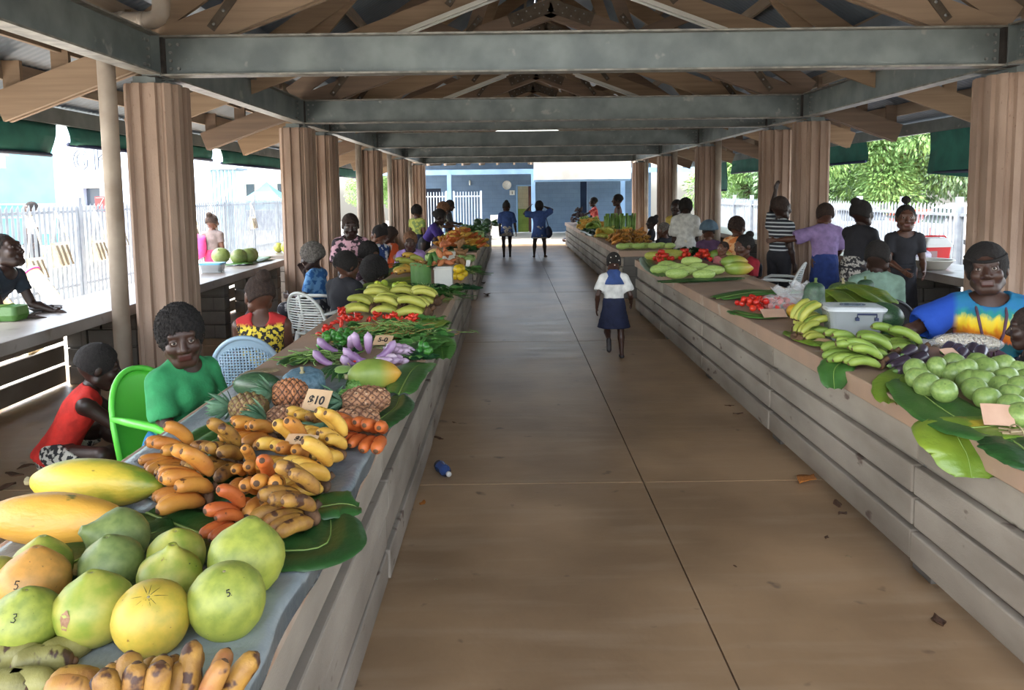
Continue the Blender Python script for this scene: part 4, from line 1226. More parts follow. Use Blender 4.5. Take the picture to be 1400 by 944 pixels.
def pomelo(loc, r, key, mat, label, rot=(0, 0, 0), marks=(), crease=False, blotch=False):
    root = place(key, 'pomelo', label, 'pomelo', loc, rot, r, None, mat=MAT[mat])
    for ch, lon, lat, sz in marks: digit(root, ch, R(lon), R(lat), sz, 1.0)
    if crease: star(root, r)
    if blotch:
        mb = MB(); c = Vector((math.cos(R(-105)), math.sin(R(-105)), .25)).normalized()
        e = Vector((0, 0, 1)).cross(c).normalized(); n = c.cross(e)
        ring = [(c+e*math.cos(a)*.14*(1+.2*math.sin(3*a))+n*math.sin(a)*.26*(1+.12*math.sin(5*a))).normalized()*1.006 for a in [R(20*i) for i in range(18)]]
        mb.add([c*1.008]+ring+[c*.98], [(0, i+1, (i+1) % 18+1) for i in range(18)]+[(19, (i+1) % 18+1, i+1) for i in range(18)]); mb.build('scar_patch', MAT['scar'], root)
    return root
MAT['scar'] = M('scar_brown', (136, 100, 76), (156, 120, 92), 12, .8)
pomelo((*(-0.688, 1.898), .925), .096, 'pomelo_b', 'pom_green', 'largest green pomelo, rearmost beside the banana hands, plastic sheet edge to its side', (R(-6), R(8), 0))
pomelo((*(-0.667, 1.701), .918), .088, 'pomelo_a', 'pom_green', 'yellow-green pomelo with the number 5 near its top, beside the bare plastic sheet', (R(16), R(4), 0), marks=(('5', -62, 52, .085), ('.', -62, 52, .085)))
pomelo((*(-0.813, 1.640), .912), .083, 'pomelo_a', 'pom_yellow', 'yellow pomelo with dark creases radiating from its stem', (R(30), 0, R(20)), crease=True)
pomelo((*(-0.963, 1.680), .914), .085, 'pomelo_b', 'pom_mix', 'green and yellow pomelo with a brown scar patch on its side', (R(4), R(2), 0), blotch=True)
pomelo((*(-1.100, 1.649), .905), .076, 'pomelo_b', 'pom_green', 'small bright green pomelo with the number 3 drawn on it', (R(8), R(10), 0), marks=(('3', -82, 42, .12),))
pomelo((*(-1.181, 1.811), .912), .082, 'pomelo_b', 'pom_orange', 'orange-brown pomelo with a 5 written low on its side', (R(-2), R(6), 0), marks=(('5', -88, 20, .12),))
pomelo((*(-1.226, 1.914), .90), .074, 'pomelo_b', 'pom_mix', 'dull greenish pomelo mostly hidden behind the orange-brown one', (0, R(5), R(50)))
pomelo((*(-1.097, 2.045), .912), .084, 'pomelo_c', 'pom_dark', 'dark green pear-shaped pomelo touching the end of the front papaya', (R(60), R(10), R(-60)))
pomelo((*(-1.037, 1.900), .908), .078, 'pomelo_b', 'pom_dark', 'dark green pomelo with a pale stem dot, between the papaya and the scarred pomelo', (R(10), 0, 0))
pomelo((*(-0.893, 1.952), .905), .074, 'pomelo_b', 'pom_mix', 'dull green pomelo lying behind the one with 3 pen dots, next to the largest pomelo', (R(14), 0, R(30)))
pomelo((*(-0.859, 1.835), .907), .077, 'pomelo_c', 'pom_mix', 'yellowish pomelo with small pen dots, behind the creased yellow one', (R(10), R(-6), R(90)), marks=(('.', -100, 40, .12), ('-', -100, 45, .12)))
pomelo((*(-1.288, 1.822), .90), .070, 'pomelo_a', 'pom_mix', 'pomelo cut by the photo edge beside the orange-brown one', (0, 0, 0))

# --- papaya
def papaya_mb(L, r, seed=0, n=26, k=24, curve=.05, tip=.35):
    mb = MB(); prof = []
    for i in range(k+1):
        t = i/k; z = -L/2+L*t
        q = (math.sin(math.pi*min(1, t/ .9)**.62) if t < .9 else 0)
        rr = r*(math.sin(math.pi*t)**.55)*(1-.22*(t-.45)) if 0 < t < 1 else 0
        if t > .82: rr *= 1-((t-.82)/.18)**1.6*tip
        prof.append((max(rr, 0), z))
    mb.lathe(prof, n, ribs=lambda a, z: 1+.022*math.cos(5*a))
    for i, v in enumerate(mb.v):
        v = Vector(v); v.x += curve*L*((v.z/L)**2); v *= 1+.012*noise.noise(v*14+Vector((seed, 0, 0))); mb.v[i] = tuple(v)
    return mb
MAT['papaya_g'] = M('papaya_green_yellow', (214, 186, 66), (112, 138, 44), 7, .42, .15, 120, contrast=(.42, .58), spots=(120, 100, 40), sscale=36, samt=.70, stretch=(1, 1, .5))
MAT['papaya_o'] = M('papaya_orange', (226, 170, 70), (198, 146, 58), 8, .45, .25, 80, spots=(120, 112, 46), sscale=22, samt=.66, stretch=(1, 1, .5))
MAT['papaya_p'] = M('papaya_pale_green', (132, 150, 66), (108, 130, 54), 9, .45, .1, 120, grad=('Z', .02, .10, (206, 156, 60)))
def stemend(z, r=.014): mb = MB(); mb.lathe([(0, z-.01), (r, z-.01), (r*.8, z+.014), (0, z+.018)], 8); return mb
proto('papaya1', ('fruit', papaya_mb(.46, .078, 1), MAT['papaya_g']), ('stem_scar', stemend(-.229), MAT['stem']))
proto('papaya2', ('fruit', papaya_mb(.46, .072, 4, tip=.25), MAT['papaya_o']), ('stem_scar', stemend(-.229), MAT['stem']))
proto('papaya3', ('fruit', papaya_mb(.26, .078, 6, curve=0), MAT['papaya_p']), ('stem_scar', stemend(-.129), MAT['stem']))
place('papaya1', 'papaya', 'long yellow papaya mottled with green, rear one of the two big papayas', 'papaya', (-1.385, 2.47, T+.075), (R(90), R(8), R(82)), 1.05)
place('papaya2', 'papaya', 'long orange-yellow papaya lying in front of the green-mottled one', 'papaya', (-1.35, 2.20, T+.072), (R(90), R(170), R(84)), 1.08)
place('papaya3', 'papaya', 'short pale green papaya with an orange patch, before the purple eggplants', 'papaya', (*(-0.720, 3.952), T+.078), (R(90), 0, R(105)), 1.1)

# --- bananas
def banana_mb(L=.15, r=.02, bend=.9, n=9, k=10, tipc=1, neck=.3):
    mb = MB(); rr = []; ts = [0, .05, .14, .26, .42, .58, .74, .86, .93, .97, 1] if k > 7 else [0, .08, .25, .5, .75, .92, 1]
    p = Vector((0, 0, 0)); pts = []; last = 0
    for t in ts:
        a = bend*(.55-(t+last)/2); p = p+Vector((0, math.cos(a), math.sin(a)))*L*(t-last); last = t; pts.append(p.copy())
        q = min(1, t/.24)**.7
        rr.append(r*max(.26, (neck+(1-neck)*q))*(1 if t < .8 else {.86: .93, .92: .72, .93: .74, .97: .40, 1: .16}.get(t, 1)))
    mb.tube(pts, r, n, rr=rr)
    nf = len(mb.f); m_ = len(ts)-1
    for i in range(nf):      # dark ends
        if i//n >= m_-1 or i < n or i >= nf-2: mb.m[i] = 1
    return mb
MAT['ban_yellow'] = M('banana_yellow', (222, 182, 84), (196, 146, 58), 14, .5, .12, 160, spots=(92, 58, 32), sscale=34, samt=.645)
MAT['ban_orange'] = M('banana_orange', (208, 146, 62), (176, 110, 48), 12, .5, .12, 160, spots=(84, 50, 28), sscale=42, samt=.655)
MAT['ban_red'] = M('banana_red_orange', (206, 110, 50), (170, 84, 40), 12, .5, .12, 160, spots=(84, 44, 28), sscale=42, samt=.66)
MAT['ban_olive'] = M('banana_olive', (150, 144, 84), (120, 114, 64), 14, .55, .2, 120, spots=(66, 46, 34), sscale=26, samt=.61)
MAT['ban_brown'] = M('banana_spotted', (176, 132, 56), (132, 90, 44), 20, .55, .2, 120, spots=(74, 46, 30), sscale=24, samt=.56)
MAT['ban_green'] = M('banana_green', (142, 164, 74), (112, 140, 56), 12, .5, .08, 120, spots=(70, 84, 40), sscale=40, samt=.69)
MAT['ban_tip'] = M('banana_tip', (104, 74, 48), (70, 50, 34), 30, .8)
MAT['ban_purple'] = M('banana_stalk_dark', (48, 36, 42), (70, 50, 48), 20, .7)
BM = {}
for nm, L, r, bd in (('a', .135, .0205, .9), ('b', .12, .0215, .7), ('c', .15, .018, 1.2)):
    BM[nm] = banana_mb(L, r, bd).mesh('banana', [MAT['ban_yellow'], MAT['ban_tip']])
def crown_mb(w, d=.03): mb = MB(); mb.ell((0, -.004, .004), (w, d*.6, .02), 12, 8, nz=.25, ns=30); return mb
def banana_hand(loc, rz, label, mat='ban_orange', n=(5, 4), s=1.0, tilt=0, roll=0, kind='a', spread=9, pitch=(24, -2), group=None, name='banana_hand', cat='bananas', stalk=None):
    root = thing(name, label, cat, loc, group=group, rot=(R(tilt), R(roll), rz)); root.scale = (s, s, s)
    w = .021
    for row, cnt in enumerate(n):
        for i in range(cnt):
            u = i-(cnt-1)/2
            o = bpy.data.objects.new('banana', BM[kind]); put(o, root)
            o.location = (u*w*1.35, rng.uniform(-.006, .006)-.012*row, .014+row*.033)
            o.rotation_euler = (R(pitch[0]*row*.8+pitch[1]+rng.uniform(-4, 4)), R(rng.uniform(-10, 10)), R(-u*spread+rng.uniform(-3, 3)))
            q = rng.uniform(.88, 1.1); o.scale = (q*1.08, q, q*1.05)
            m_ = MAT[mat] if not isinstance(mat, (tuple, list)) else MAT[rng.choice(mat)]
            o.material_slots[0].link = 'OBJECT'; o.material_slots[0].material = m_
    mb = MB(); mb.ell((0, -.012, .022), (w*max(n)*.62, .02, .026), 12, 8, nz=.2, ns=30)
    if len(n) > 1: mb.tube([(0, -.02, .03), (0, -.045, .05)], .012, 7)
    mb.build('crown', MAT[stalk or 'ban_tip'], root)
    return root
Z = T+.012
BH = [ # x, y, rz, material, rows, scale, tilt, label
 (-1.213, 2.700, 135, 'ban_orange', (4, 3), 1.15, 4, 'orange banana hand closest to the woman in green, at the back corner of the heap'),
 (-1.033, 2.678, 150, 'ban_brown', (5, 4), 1.12, 6, 'freckled banana hand second from the green leaf frond'),
 (-1.013, 2.996, 150, 'ban_orange', (5, 4), 1.15, 8, 'orange banana hand right in front of the pineapples, fingers pointing up'),
 (-0.799, 2.684, 160, ('ban_orange', 'ban_yellow'), (5, 4), 1.15, 10, 'golden banana hand in the middle of the heap, below the price card'),
 (-1.020, 2.389, 130, 'ban_orange', (4, 4), 1.2, 2, 'orange banana hand directly behind the dark green pomelo, splayed fingers'),
 (-0.894, 2.515, 190, 'ban_orange', (3, 3), 1.0, 12, 'short orange banana hand between the splayed hand and the golden one'),
 (-0.779, 2.324, 185, ('ban_orange', 'ban_red'), (4, 3), 1.2, 6, 'orange banana hand just behind the largest green pomelo'),
 (-0.822, 2.164, 150, 'ban_red', (2, 2), .95, 0, 'two reddish bananas squeezed between pomelo and splayed hand'),
 (-0.640, 2.233, 130, 'ban_brown', (5, 4), 1.15, 0, 'bruised yellow banana hand nearest the bare plastic sheet edge'),
 (-0.660, 2.487, 125, 'ban_yellow', (4, 4), 1.12, 8, 'yellow banana hand above the bruised one, grey dry leaf across it'),
 (-0.680, 2.787, 140, 'ban_yellow', (4, 4), 1.15, 14, 'tall bright yellow banana hand at the counter edge, one finger standing'),
 (-0.833, 3.092, 150, ('ban_yellow', 'ban_brown'), (3, 3), 1.05, 16, 'pale yellow banana hand behind the small folded price card'),
 (-0.580, 2.952, 160, 'ban_red', (5, 5), 1.2, 12, 'red-orange banana hand with brown stalks, at the counter edge below a pineapple'),
]
for (x_, y_, rz_, mt, rows, s_, tl, lab) in BH:
    banana_hand((x_, y_+.03, Z+.012), R(rz_), lab, mt, (rows[0], rows[1], max(1, rows[1]-2)) if y_ < 2.85 else rows, s_*.95, tilt=tl*.5+(5 if y_ < 2.85 else 1))
# --- plastic sheet on the near counter
MAT['sheet'] = M('grey_plastic_sheet', (150, 158, 160), (112, 122, 128), 5, .3, .5, 26, spec=.6)
mb = MB()
def sheet_fn(u, v):
    y = 1.30+u*2.95; x = -1.50+v*1.02
    n = noise.noise(Vector((x*5, y*4, 0)))+.6*noise.noise(Vector((x*14, y*9, 3)))
    z = T+.006+.012*max(0, n)+.004*abs(noise.noise(Vector((x*26, y*22, 7))))
    e = -.575-.02*noise.noise(Vector((0, y*3, 5)))
    if x > e:
        d = x-e; x = e+min(d, .012)*1.0+.004*math.sin(y*20); z = T+.006-min(d, .09)*(.7+.5*noise.noise(Vector((0, y*4, 9))))
    if x < -1.49: z = T+.004
    return Vector((x, y, z))
mb.grid(sheet_fn, 150, 60, thick=.0015)
o = mb.build('plastic_sheet', MAT['sheet']); tag(o, 'wrinkled grey-blue plastic sheet covering the near end of the counter under pomelos and bananas', 'sheet')

# --- leaves
def leafmat(n, c, c2, vein=(170, 190, 110), **k): return M(n, c, c2, 3, .38, .25, 40, stretch=(1, 1, 1), **k)
MAT['leaf_dark'] = leafmat('banana_leaf_dark', (48, 88, 40), (30, 62, 30)); MAT['leaf_mid'] = leafmat('banana_leaf', (76, 120, 52), (52, 92, 42))
MAT['leaf_lime'] = leafmat('leaf_yellowing', (128, 148, 48), (84, 122, 40), spots=(176, 160, 50), sscale=7, samt=.62)
MAT['leaf_dry'] = leafmat('leaf_dry', (168, 150, 116), (130, 112, 84)); MAT['rib'] = M('leaf_rib', (130, 156, 80), rough=.5)
def leaf(pts, w, label, mat='leaf_dark', name='banana_leaf', nu=40, nv=10, rag=.15, arch=.012, group=None, seed=0, rib=True, cat='leaf'):
    P = [Vector(p) for p in pts]
    def at(t):
        t *= len(P)-1; i = min(int(t), len(P)-2); f = t-i
        a = P[max(i-1, 0)]; b = P[i]; c = P[i+1]; d = P[min(i+2, len(P)-1)]
        return .5*((2*b)+(c-a)*f+(2*a-5*b+4*c-d)*f*f+(3*b-a-3*c+d)*f**3)
    base = P[0]
    root = thing(name, label, cat, tuple(base), group=group)
    def fn(u, v):
        c = at(u); d = (at(min(1, u+.02))-at(max(0, u-.02))).normalized(); s_ = d.cross(Vector((0, 0, 1)))
        if s_.length < 1e-4: s_ = Vector((1, 0, 0))
        s_.normalize(); nn = s_.cross(d).normalized()
        q = (v-.5)*2; ww = w/2*(math.sin(math.pi*min(.97, .06+u*.93))**.42)*(1+rag*noise.noise(Vector((u*7+seed, v > .5, seed))))
        h = arch*(1-(abs(q)-.5)**2*4)+.0022*math.sin(u*95)*abs(q)+.008*noise.noise(Vector((u*5, q*2, seed+4)))*abs(q)*2
        return c+s_*q*ww+nn*max(h, .001)-base
    mb = MB(); mb.grid(fn, nu, nv, thick=.0012); mb.build('blade', MAT[mat], root)
    if rib:
        mb = MB(); mb.tube([fn(t, .5)+Vector((0, 0, .001)) for t in [i/14 for i in range(15)]], .004, 6, rr=[.0055*(1-t/18) for t in range(15)]); mb.build('midrib', MAT['rib'], root)
    return root
leaf([(*(-1.248, 1.953), .845), (*(-1.171, 2.142), .845), (*(-1.032, 2.260), .846)], .30, 'dark banana leaf under the rear pomelos', seed=1)
leaf([(-1.45, 1.75, .842), (-1.2, 1.75, .844), (-.95, 1.80, .843)], .34, 'dark banana leaf under the front row of pomelos', seed=2)
leaf([(*(-1.174, 2.373), .843), (*(-0.786, 2.131), .844), (*(-0.553, 2.124), .842), (*(-0.581, 2.354), .842)], .26, 'glossy dark banana leaf sticking out beside the largest pomelo', seed=3)
leaf([(*(-1.087, 2.763), .843), (*(-0.719, 2.416), .845), (*(-0.556, 2.411), .850), (*(-0.506, 2.421), .832)], .22, 'banana leaf whose pointed tip pokes over the counter edge below the banana heap', seed=4)
leaf([(*(-1.283, 2.661), .843), (*(-1.032, 2.617), .844), (*(-0.783, 2.643), .844)], .34, 'dark banana leaf spread under the middle banana hands', seed=5)
leaf([(*(-1.125, 3.243), .856), (*(-1.266, 3.157), .862), (*(-1.302, 2.886), .850)], .16, 'folded dull green leaf frond with a thick stem, behind the banana heap', 'leaf_mid', seed=6, arch=.02)
leaf([(*(-1.054, 3.168), .852), (*(-1.170, 2.984), .856), (*(-1.180, 2.739), .846)], .14, 'narrower dull green frond lying against the folded one', 'leaf_mid', seed=7, arch=.02)
leaf([(*(-0.721, 2.996), .843), (*(-0.633, 3.233), .846), (*(-0.555, 3.510), .85), (*(-0.565, 3.772), .84)], .20, 'dark leaf under the two long pineapples at the counter edge', seed=8)
leaf([(*(-1.340, 4.472), .85), (*(-1.274, 4.713), .856), (*(-1.101, 4.557), .85)], .2, 'dark rounded leaf beside the blue-grey chair back', seed=9)
leaf([(*(-0.569, 3.772), .85), (*(-0.564, 4.157), .865), (*(-0.547, 4.426), .85), (*(-0.513, 4.624), .81)], .22, 'broad leaf hanging over the counter edge beside the pale eggplants', 'leaf_mid', seed=10)
leaf([(*(-0.619, 4.585), .86), (*(-0.556, 5.035), .868), (*(-0.494, 5.158), .85), (*(-0.438, 4.845), .79)], .24, 'green leaf draped down the counter front near the card', 'leaf_mid', seed=11)
leaf([(*(-0.652, 5.444), .86), (*(-0.586, 5.911), .868), (*(-0.500, 5.964), .83)], .24, 'light leaf at the counter edge beside the stringy greens', 'leaf_lime', seed=12)
leaf([(*(-0.647, 2.174), .955), (*(-0.719, 2.214), .965)], .035, 'curled grey dry leaf lying across the yellow banana hands', 'leaf_dry', seed=13, rib=False, arch=.01)
leaf([(*(-1.342, 4.334), .856), (*(-1.449, 4.215), .862), (*(-1.455, 4.001), .85)], .12, 'pale papery leaf at the back edge of the counter beside the watermelon', 'leaf_dry', seed=14, rib=False)

# --- pineapples
def pine_mb(L=.17, r=.062, nu=112, nv=60):
    mb = MB(); 
    def fn(u, v):
        z = -L/2+L*v; a = u*2*math.pi
        R0 = r*(math.sin(math.pi*(.04+.92*v))**.38)
        k = abs(math.sin(4*a+v*15))*abs(math.sin(4*a-v*15))
        sp = max(0, k-.86)*3.2
        q = R0*(1+.13*k**.6+.12*sp)
        return Vector((q*math.cos(a), q*math.sin(a), z))
    mb.grid(fn, nu, nv)
    for i in range(nu):
        for j in range(nv):
            a = (i+.5)/nu*2*math.pi; v = (j+.5)/nv; k = abs(math.sin(4*a+v*15))*abs(math.sin(4*a-v*15)); mb.m[i*nv+j] = 0 if .22 < k < .9 else 1
    mb.add([fn(i/nu, 0) for i in range(nu)], [tuple(range(nu-1, -1, -1))]); mb.add([fn(i/nu, 1) for i in range(nu)], [tuple(range(nu))])
    return mb
def pcrown_mb(n=34, L=.11):
    mb = MB(); r = random.Random(3)
    for i in range(n):
        a = i*2.4; t = i/n; el = R(20+65*t); ln = L*(1.05-.35*t)*r.uniform(.85, 1.1)
        d = Vector((math.cos(a)*math.cos(el), math.sin(a)*math.cos(el), math.sin(el))); s_ = Vector((-math.sin(a), math.cos(a), 0)); nn = d.cross(s_)
        b = Vector((math.cos(a), math.sin(a), 0))*.014+Vector((0, 0, .03*t)); w = .013
        pts = []
        for k, (tt, ww) in enumerate(((0, .7), (.35, 1), (.7, .7))):
            c = b+d*ln*tt+nn*(-.25*ln*tt*tt)*-1
            pts += [c-s_*w*ww, c+nn*-.003, c+s_*w*ww]
        tip = b+d*ln+nn*.25*ln
        m = len(pts); mb.add(pts+[tip], [(0, 1, 4, 3), (1, 2, 5, 4), (3, 4, 7, 6), (4, 5, 8, 7), (6, 7, 9), (7, 8, 9)])
    return mb
MAT['pine'] = M('pineapple_skin', (200, 134, 84), (158, 100, 66), 16, .6, .3, 140, spots=(96, 66, 46), sscale=60, samt=.6)
MAT['pine2'] = M('pineapple_skin_dull', (176, 128, 90), (130, 92, 66), 16, .65, .3, 140, spots=(206, 176, 140), sscale=70, samt=.6)
MAT['pine3'] = M('pineapple_skin_green', (140, 116, 66), (108, 96, 54), 16, .6, .3, 140, spots=(86, 66, 46), sscale=60, samt=.6)
MAT['pine_groove'] = M('pineapple_groove', (112, 74, 54), (78, 54, 40), 30, .8); MAT['pcrown'] = M('pineapple_crown', (104, 140, 108), (72, 108, 82), 12, .5, .1, 60)
cm_ = pcrown_mb()
cm_.v = [(v[0], v[1], v[2]+.082) for v in cm_.v]
proto('pineapple', ('body', pine_mb(), [MAT['pine'], MAT['pine_groove']]), ('crown', cm_, MAT['pcrown']))
def pine(xy, z, rot, mat, label, s=1.0): place('pineapple', 'pineapple', label, 'pineapple', (xy[0], xy[1], z), rot, s, mat=MAT[mat])
pine((-1.192, 3.401), T+.068, (R(90), 0, R(-95)), 'pine3', 'greenish-brown pineapple at the back edge, crown pointing to the woman in green')
pine((-1.037, 3.517), T+.095, (R(86), 0, R(-72)), 'pine', 'bright orange pineapple on top of the group beside the ten dollar card', (1.1, 1.1, .95))
pine((-0.960, 3.190), T+.066, (R(80), 0, R(-70)), 'pine2', 'brown pineapple in front of the bright orange one, its crown to the back edge')
pine((-0.887, 3.399), T+.06, (R(75), 0, R(60)), 'pine2', 'small brown pineapple half hidden behind the ten dollar card', .9)
pine((-0.651, 3.340), T+.11, (R(88), 0, R(-68)), 'pine2', 'long dull pineapple at the counter edge, upper of the two', (.95, .95, 1.25))
pine((-0.673, 3.188), T+.06, (R(90), 0, R(-66)), 'pine2', 'long dull pineapple at the counter edge, lower of the two', (.95, .95, 1.25))
# --- gourds and other large fruit
MAT['melon'] = M('watermelon_skin', (62, 92, 60), (36, 62, 42), 5, .35, .05, 60, stretch=(3, 3, .5)); MAT['bluepump'] = M('pumpkin_blue', (104, 132, 146), (70, 98, 112), 5, .45, .1, 60)
MAT['gourd'] = M('pumpkin_dark_green', (62, 90, 66), (44, 66, 50), 5, .45, .1, 60, spots=(190, 190, 150), sscale=34, samt=.68); MAT['pump_str'] = M('pumpkin_striped', (96, 118, 70), (66, 88, 52), 6, .5, .1, 60)
def ellprof(r, h, k=16, pinch=0.0): return [(r*math.sin(math.pi*i/k) if 0 < i < k else 0, -h*math.cos(math.pi*i/k)*(1-pinch*(abs(math.cos(math.pi*i/k))**6))) for i in range(k+1)]
def lmb(prof, n=28, ribs=None): m_ = MB(); m_.lathe(prof, n, ribs=ribs); return m_
proto('melon', ('fruit', lmb(ellprof(1, 1.9)), MAT['melon']), ('stem', lmb([(0, 1.85), (.07, 1.88), (.04, 2.05), (0, 2.06)], 8), MAT['stem_green']))
proto('roundmelon', ('fruit', lmb(ellprof(1, .98)), MAT['melon']), ('stem', lmb([(0, .95), (.07, .96), (.04, 1.1), (0, 1.1)], 8), MAT['stem_green']))
proto('pumpkin', ('fruit', lmb(ellprof(1, .72, pinch=.3), 40, lambda a, z: 1+.045*math.cos(10*a)), MAT['bluepump']), ('stem', lmb([(0, .45), (.16, .48), (.07, .6), (.09, .8), (0, .82)], 8), MAT['stem']))
proto('gourd', ('fruit', lmb([(0, -1), (.3, -.98), (.58, -.88), (.74, -.66), (.76, -.42), (.66, -.15), (.54, .1), (.48, .35), (.47, .6), (.42, .8), (.3, .93), (.12, .99), (0, .97)], 30, lambda a, z: 1+.02*math.cos(8*a)), MAT['gourd']), ('stem', lmb([(0, .93), (.12, .95), (.06, 1.05), (.08, 1.2), (0, 1.22)], 8), MAT['stem_green']))
place('melon', 'watermelon', 'long dark green watermelon at the back edge beside the blue-grey chair', 'watermelon', (*(-1.284, 3.804), T+.068), (R(90), 0, R(80)), .068)
place('pumpkin', 'pumpkin', 'blue-grey ribbed pumpkin behind the orange pineapple', 'pumpkin', (*(-1.057, 3.822), T+.075), (R(14), 0, 0), .108)

# --- cards
MAT['card'] = M('cardboard', (190, 160, 124), (172, 142, 108), 6, .85); MAT['card_pink'] = M('cardboard_pink', (206, 170, 146), (190, 152, 128), 6, .85)
def card(xy, z, w, h, rx, rz, label, text=None, size=.05, mat='card', ry=0):
    root = thing('price_card', label, 'price card', (xy[0], xy[1], z), rot=(R(rx), R(ry), R(rz)))
    mb = MB(); mb.grid(lambda u, v: Vector(((u-.5)*w, (v-.5)*h, .004*math.sin(u*3)+.003*v)), 6, 4, thick=.002, smooth=False); mb.build('card', MAT[mat], root)
    if text: textmesh(text, size, MAT['ink'], root, (0, 0, .0065), (0, 0, 0), 'handwriting', .0006, .0012)
card((-0.825, 3.178), .985, .125, .10, 52, -22, 'brown cardboard card with $10 in black pen, stuck among the pineapples', '$10', .052)
card((-0.751, 2.659), .985, .12, .05, 24, -14, 'small curled price card with $10 between the yellow banana hands', '$10', .03)
card((-0.839, 4.954), .90, .125, .08, 38, -12, 'brown card with 5-0 in dark pen between the purple eggplants and stringy greens', '5-0', .05)
card((-0.864, 3.749), .862, .14, .06, 4, 14, 'blank brown cardboard strip lying behind the small green cabbages')
card((-0.558, 10.051), .93, .06, .10, 66, -20, 'small white card leaning on the orange roots beside the white box', mat='white_paint')

# --- eggplants
def egg_mb(L=.15, r=.022, bend=.5, n=10, k=10, fat=.75):
    mb = MB(); pts = []; rr = []
    for i in range(k+1):
        t = i/k; pts.append((0, L*t*math.cos(bend*t*.5), L*t*math.sin(bend*t)*.5)); rr.append(r*(.45+.55*math.sin(math.pi*min(1, t/1.45))**1)*(1 if t < .9 else .62 if t < .99 else .15))
    mb.tube(pts, r, n, rr=rr); return mb
def calyx_mb(r): m_ = MB(); m_.tube([(0, .02, 0), (0, -.002, 0), (0, -.02, .003)], r, 8, rr=[r*.62, r*.5, r*.2]); return m_
MAT['egg_purple'] = M('eggplant_purple', (128, 92, 136), (160, 126, 164), 6, .3, grad=('Y', .09, .16, (186, 160, 190))); MAT['egg_pale'] = M('eggplant_pale', (182, 154, 182), (214, 196, 206), 8, .35, rnd=(150, 110, 150), rnd_amt=.5)
MAT['egg_dark'] = M('eggplant_dark', (62, 50, 62), (44, 36, 48), 6, .3, rnd=(96, 84, 96), rnd_amt=.3); MAT['calyx'] = M('calyx_green', (104, 136, 72), (84, 112, 58), 20, .5)
proto('eggplant', ('fruit', egg_mb(.19, .030, 1.3), MAT['egg_purple']), ('calyx', calyx_mb(.02), MAT['calyx']))
proto('eggplant_s', ('fruit', egg_mb(.12, .021, .4), MAT['egg_pale']), ('calyx', calyx_mb(.015), MAT['calyx']))
proto('eggplant_d', ('fruit', egg_mb(.15, .034, .3), MAT['egg_dark']), ('calyx', calyx_mb(.022), MAT['calyx']))
for (x, y, z, rx, rz, lab) in (
 (-1.048, 4.425, .865, 0, 70, 'slender pale purple eggplant lying toward the long beans'),
 (-1.086, 4.734, .88, 10, 100, 'curved purple eggplant at the back of the pile, bowed over the greens'),
 (-1.010, 4.723, .90, 20, 200, 'purple eggplant arched highest on the pile'),
 (-0.898, 4.525, .93, 40, 165, 'long purple eggplant standing up at the top of the pile'),
 (-0.846, 4.479, .92, 55, 190, 'purple eggplant with a rounded end pointing up beside the card'),
 (-0.908, 4.372, .875, 0, 160, 'purple eggplant lowest on the pile, bent beside the leaf-wrapped bundle'),
 (-0.854, 4.421, .885, 5, 105, 'purple eggplant lying crosswise in the pile'),
 (-0.803, 4.499, .885, 12, -60, 'purple eggplant whose tip points to the aisle'),
 (-0.816, 4.398, .862, 0, 80, 'pale tipped eggplant at the foot of the pile behind the short papaya')):
    place('eggplant', 'eggplant', lab, 'eggplant', (x, y, z), (R(rx*.6), 0, R(rz)), .85)
for i in range(14):
    row, c = divmod(i, 4)
    x, y = (-0.714, 4.628)
    place('eggplant_s', 'eggplant', 'small pale lavender eggplant stacked in a fan at the counter edge, tips to the aisle', 'eggplant', (x-.06+c*.022-row*.008, y+.09-row*.085+c*.012, .866+(.05 if row < 2 else .02)-(.012*c)), (R(-8), R(rng.uniform(-20, 20)), R(-112+rng.uniform(-14, 14))), 1.0, 'fan of pale lavender eggplants')

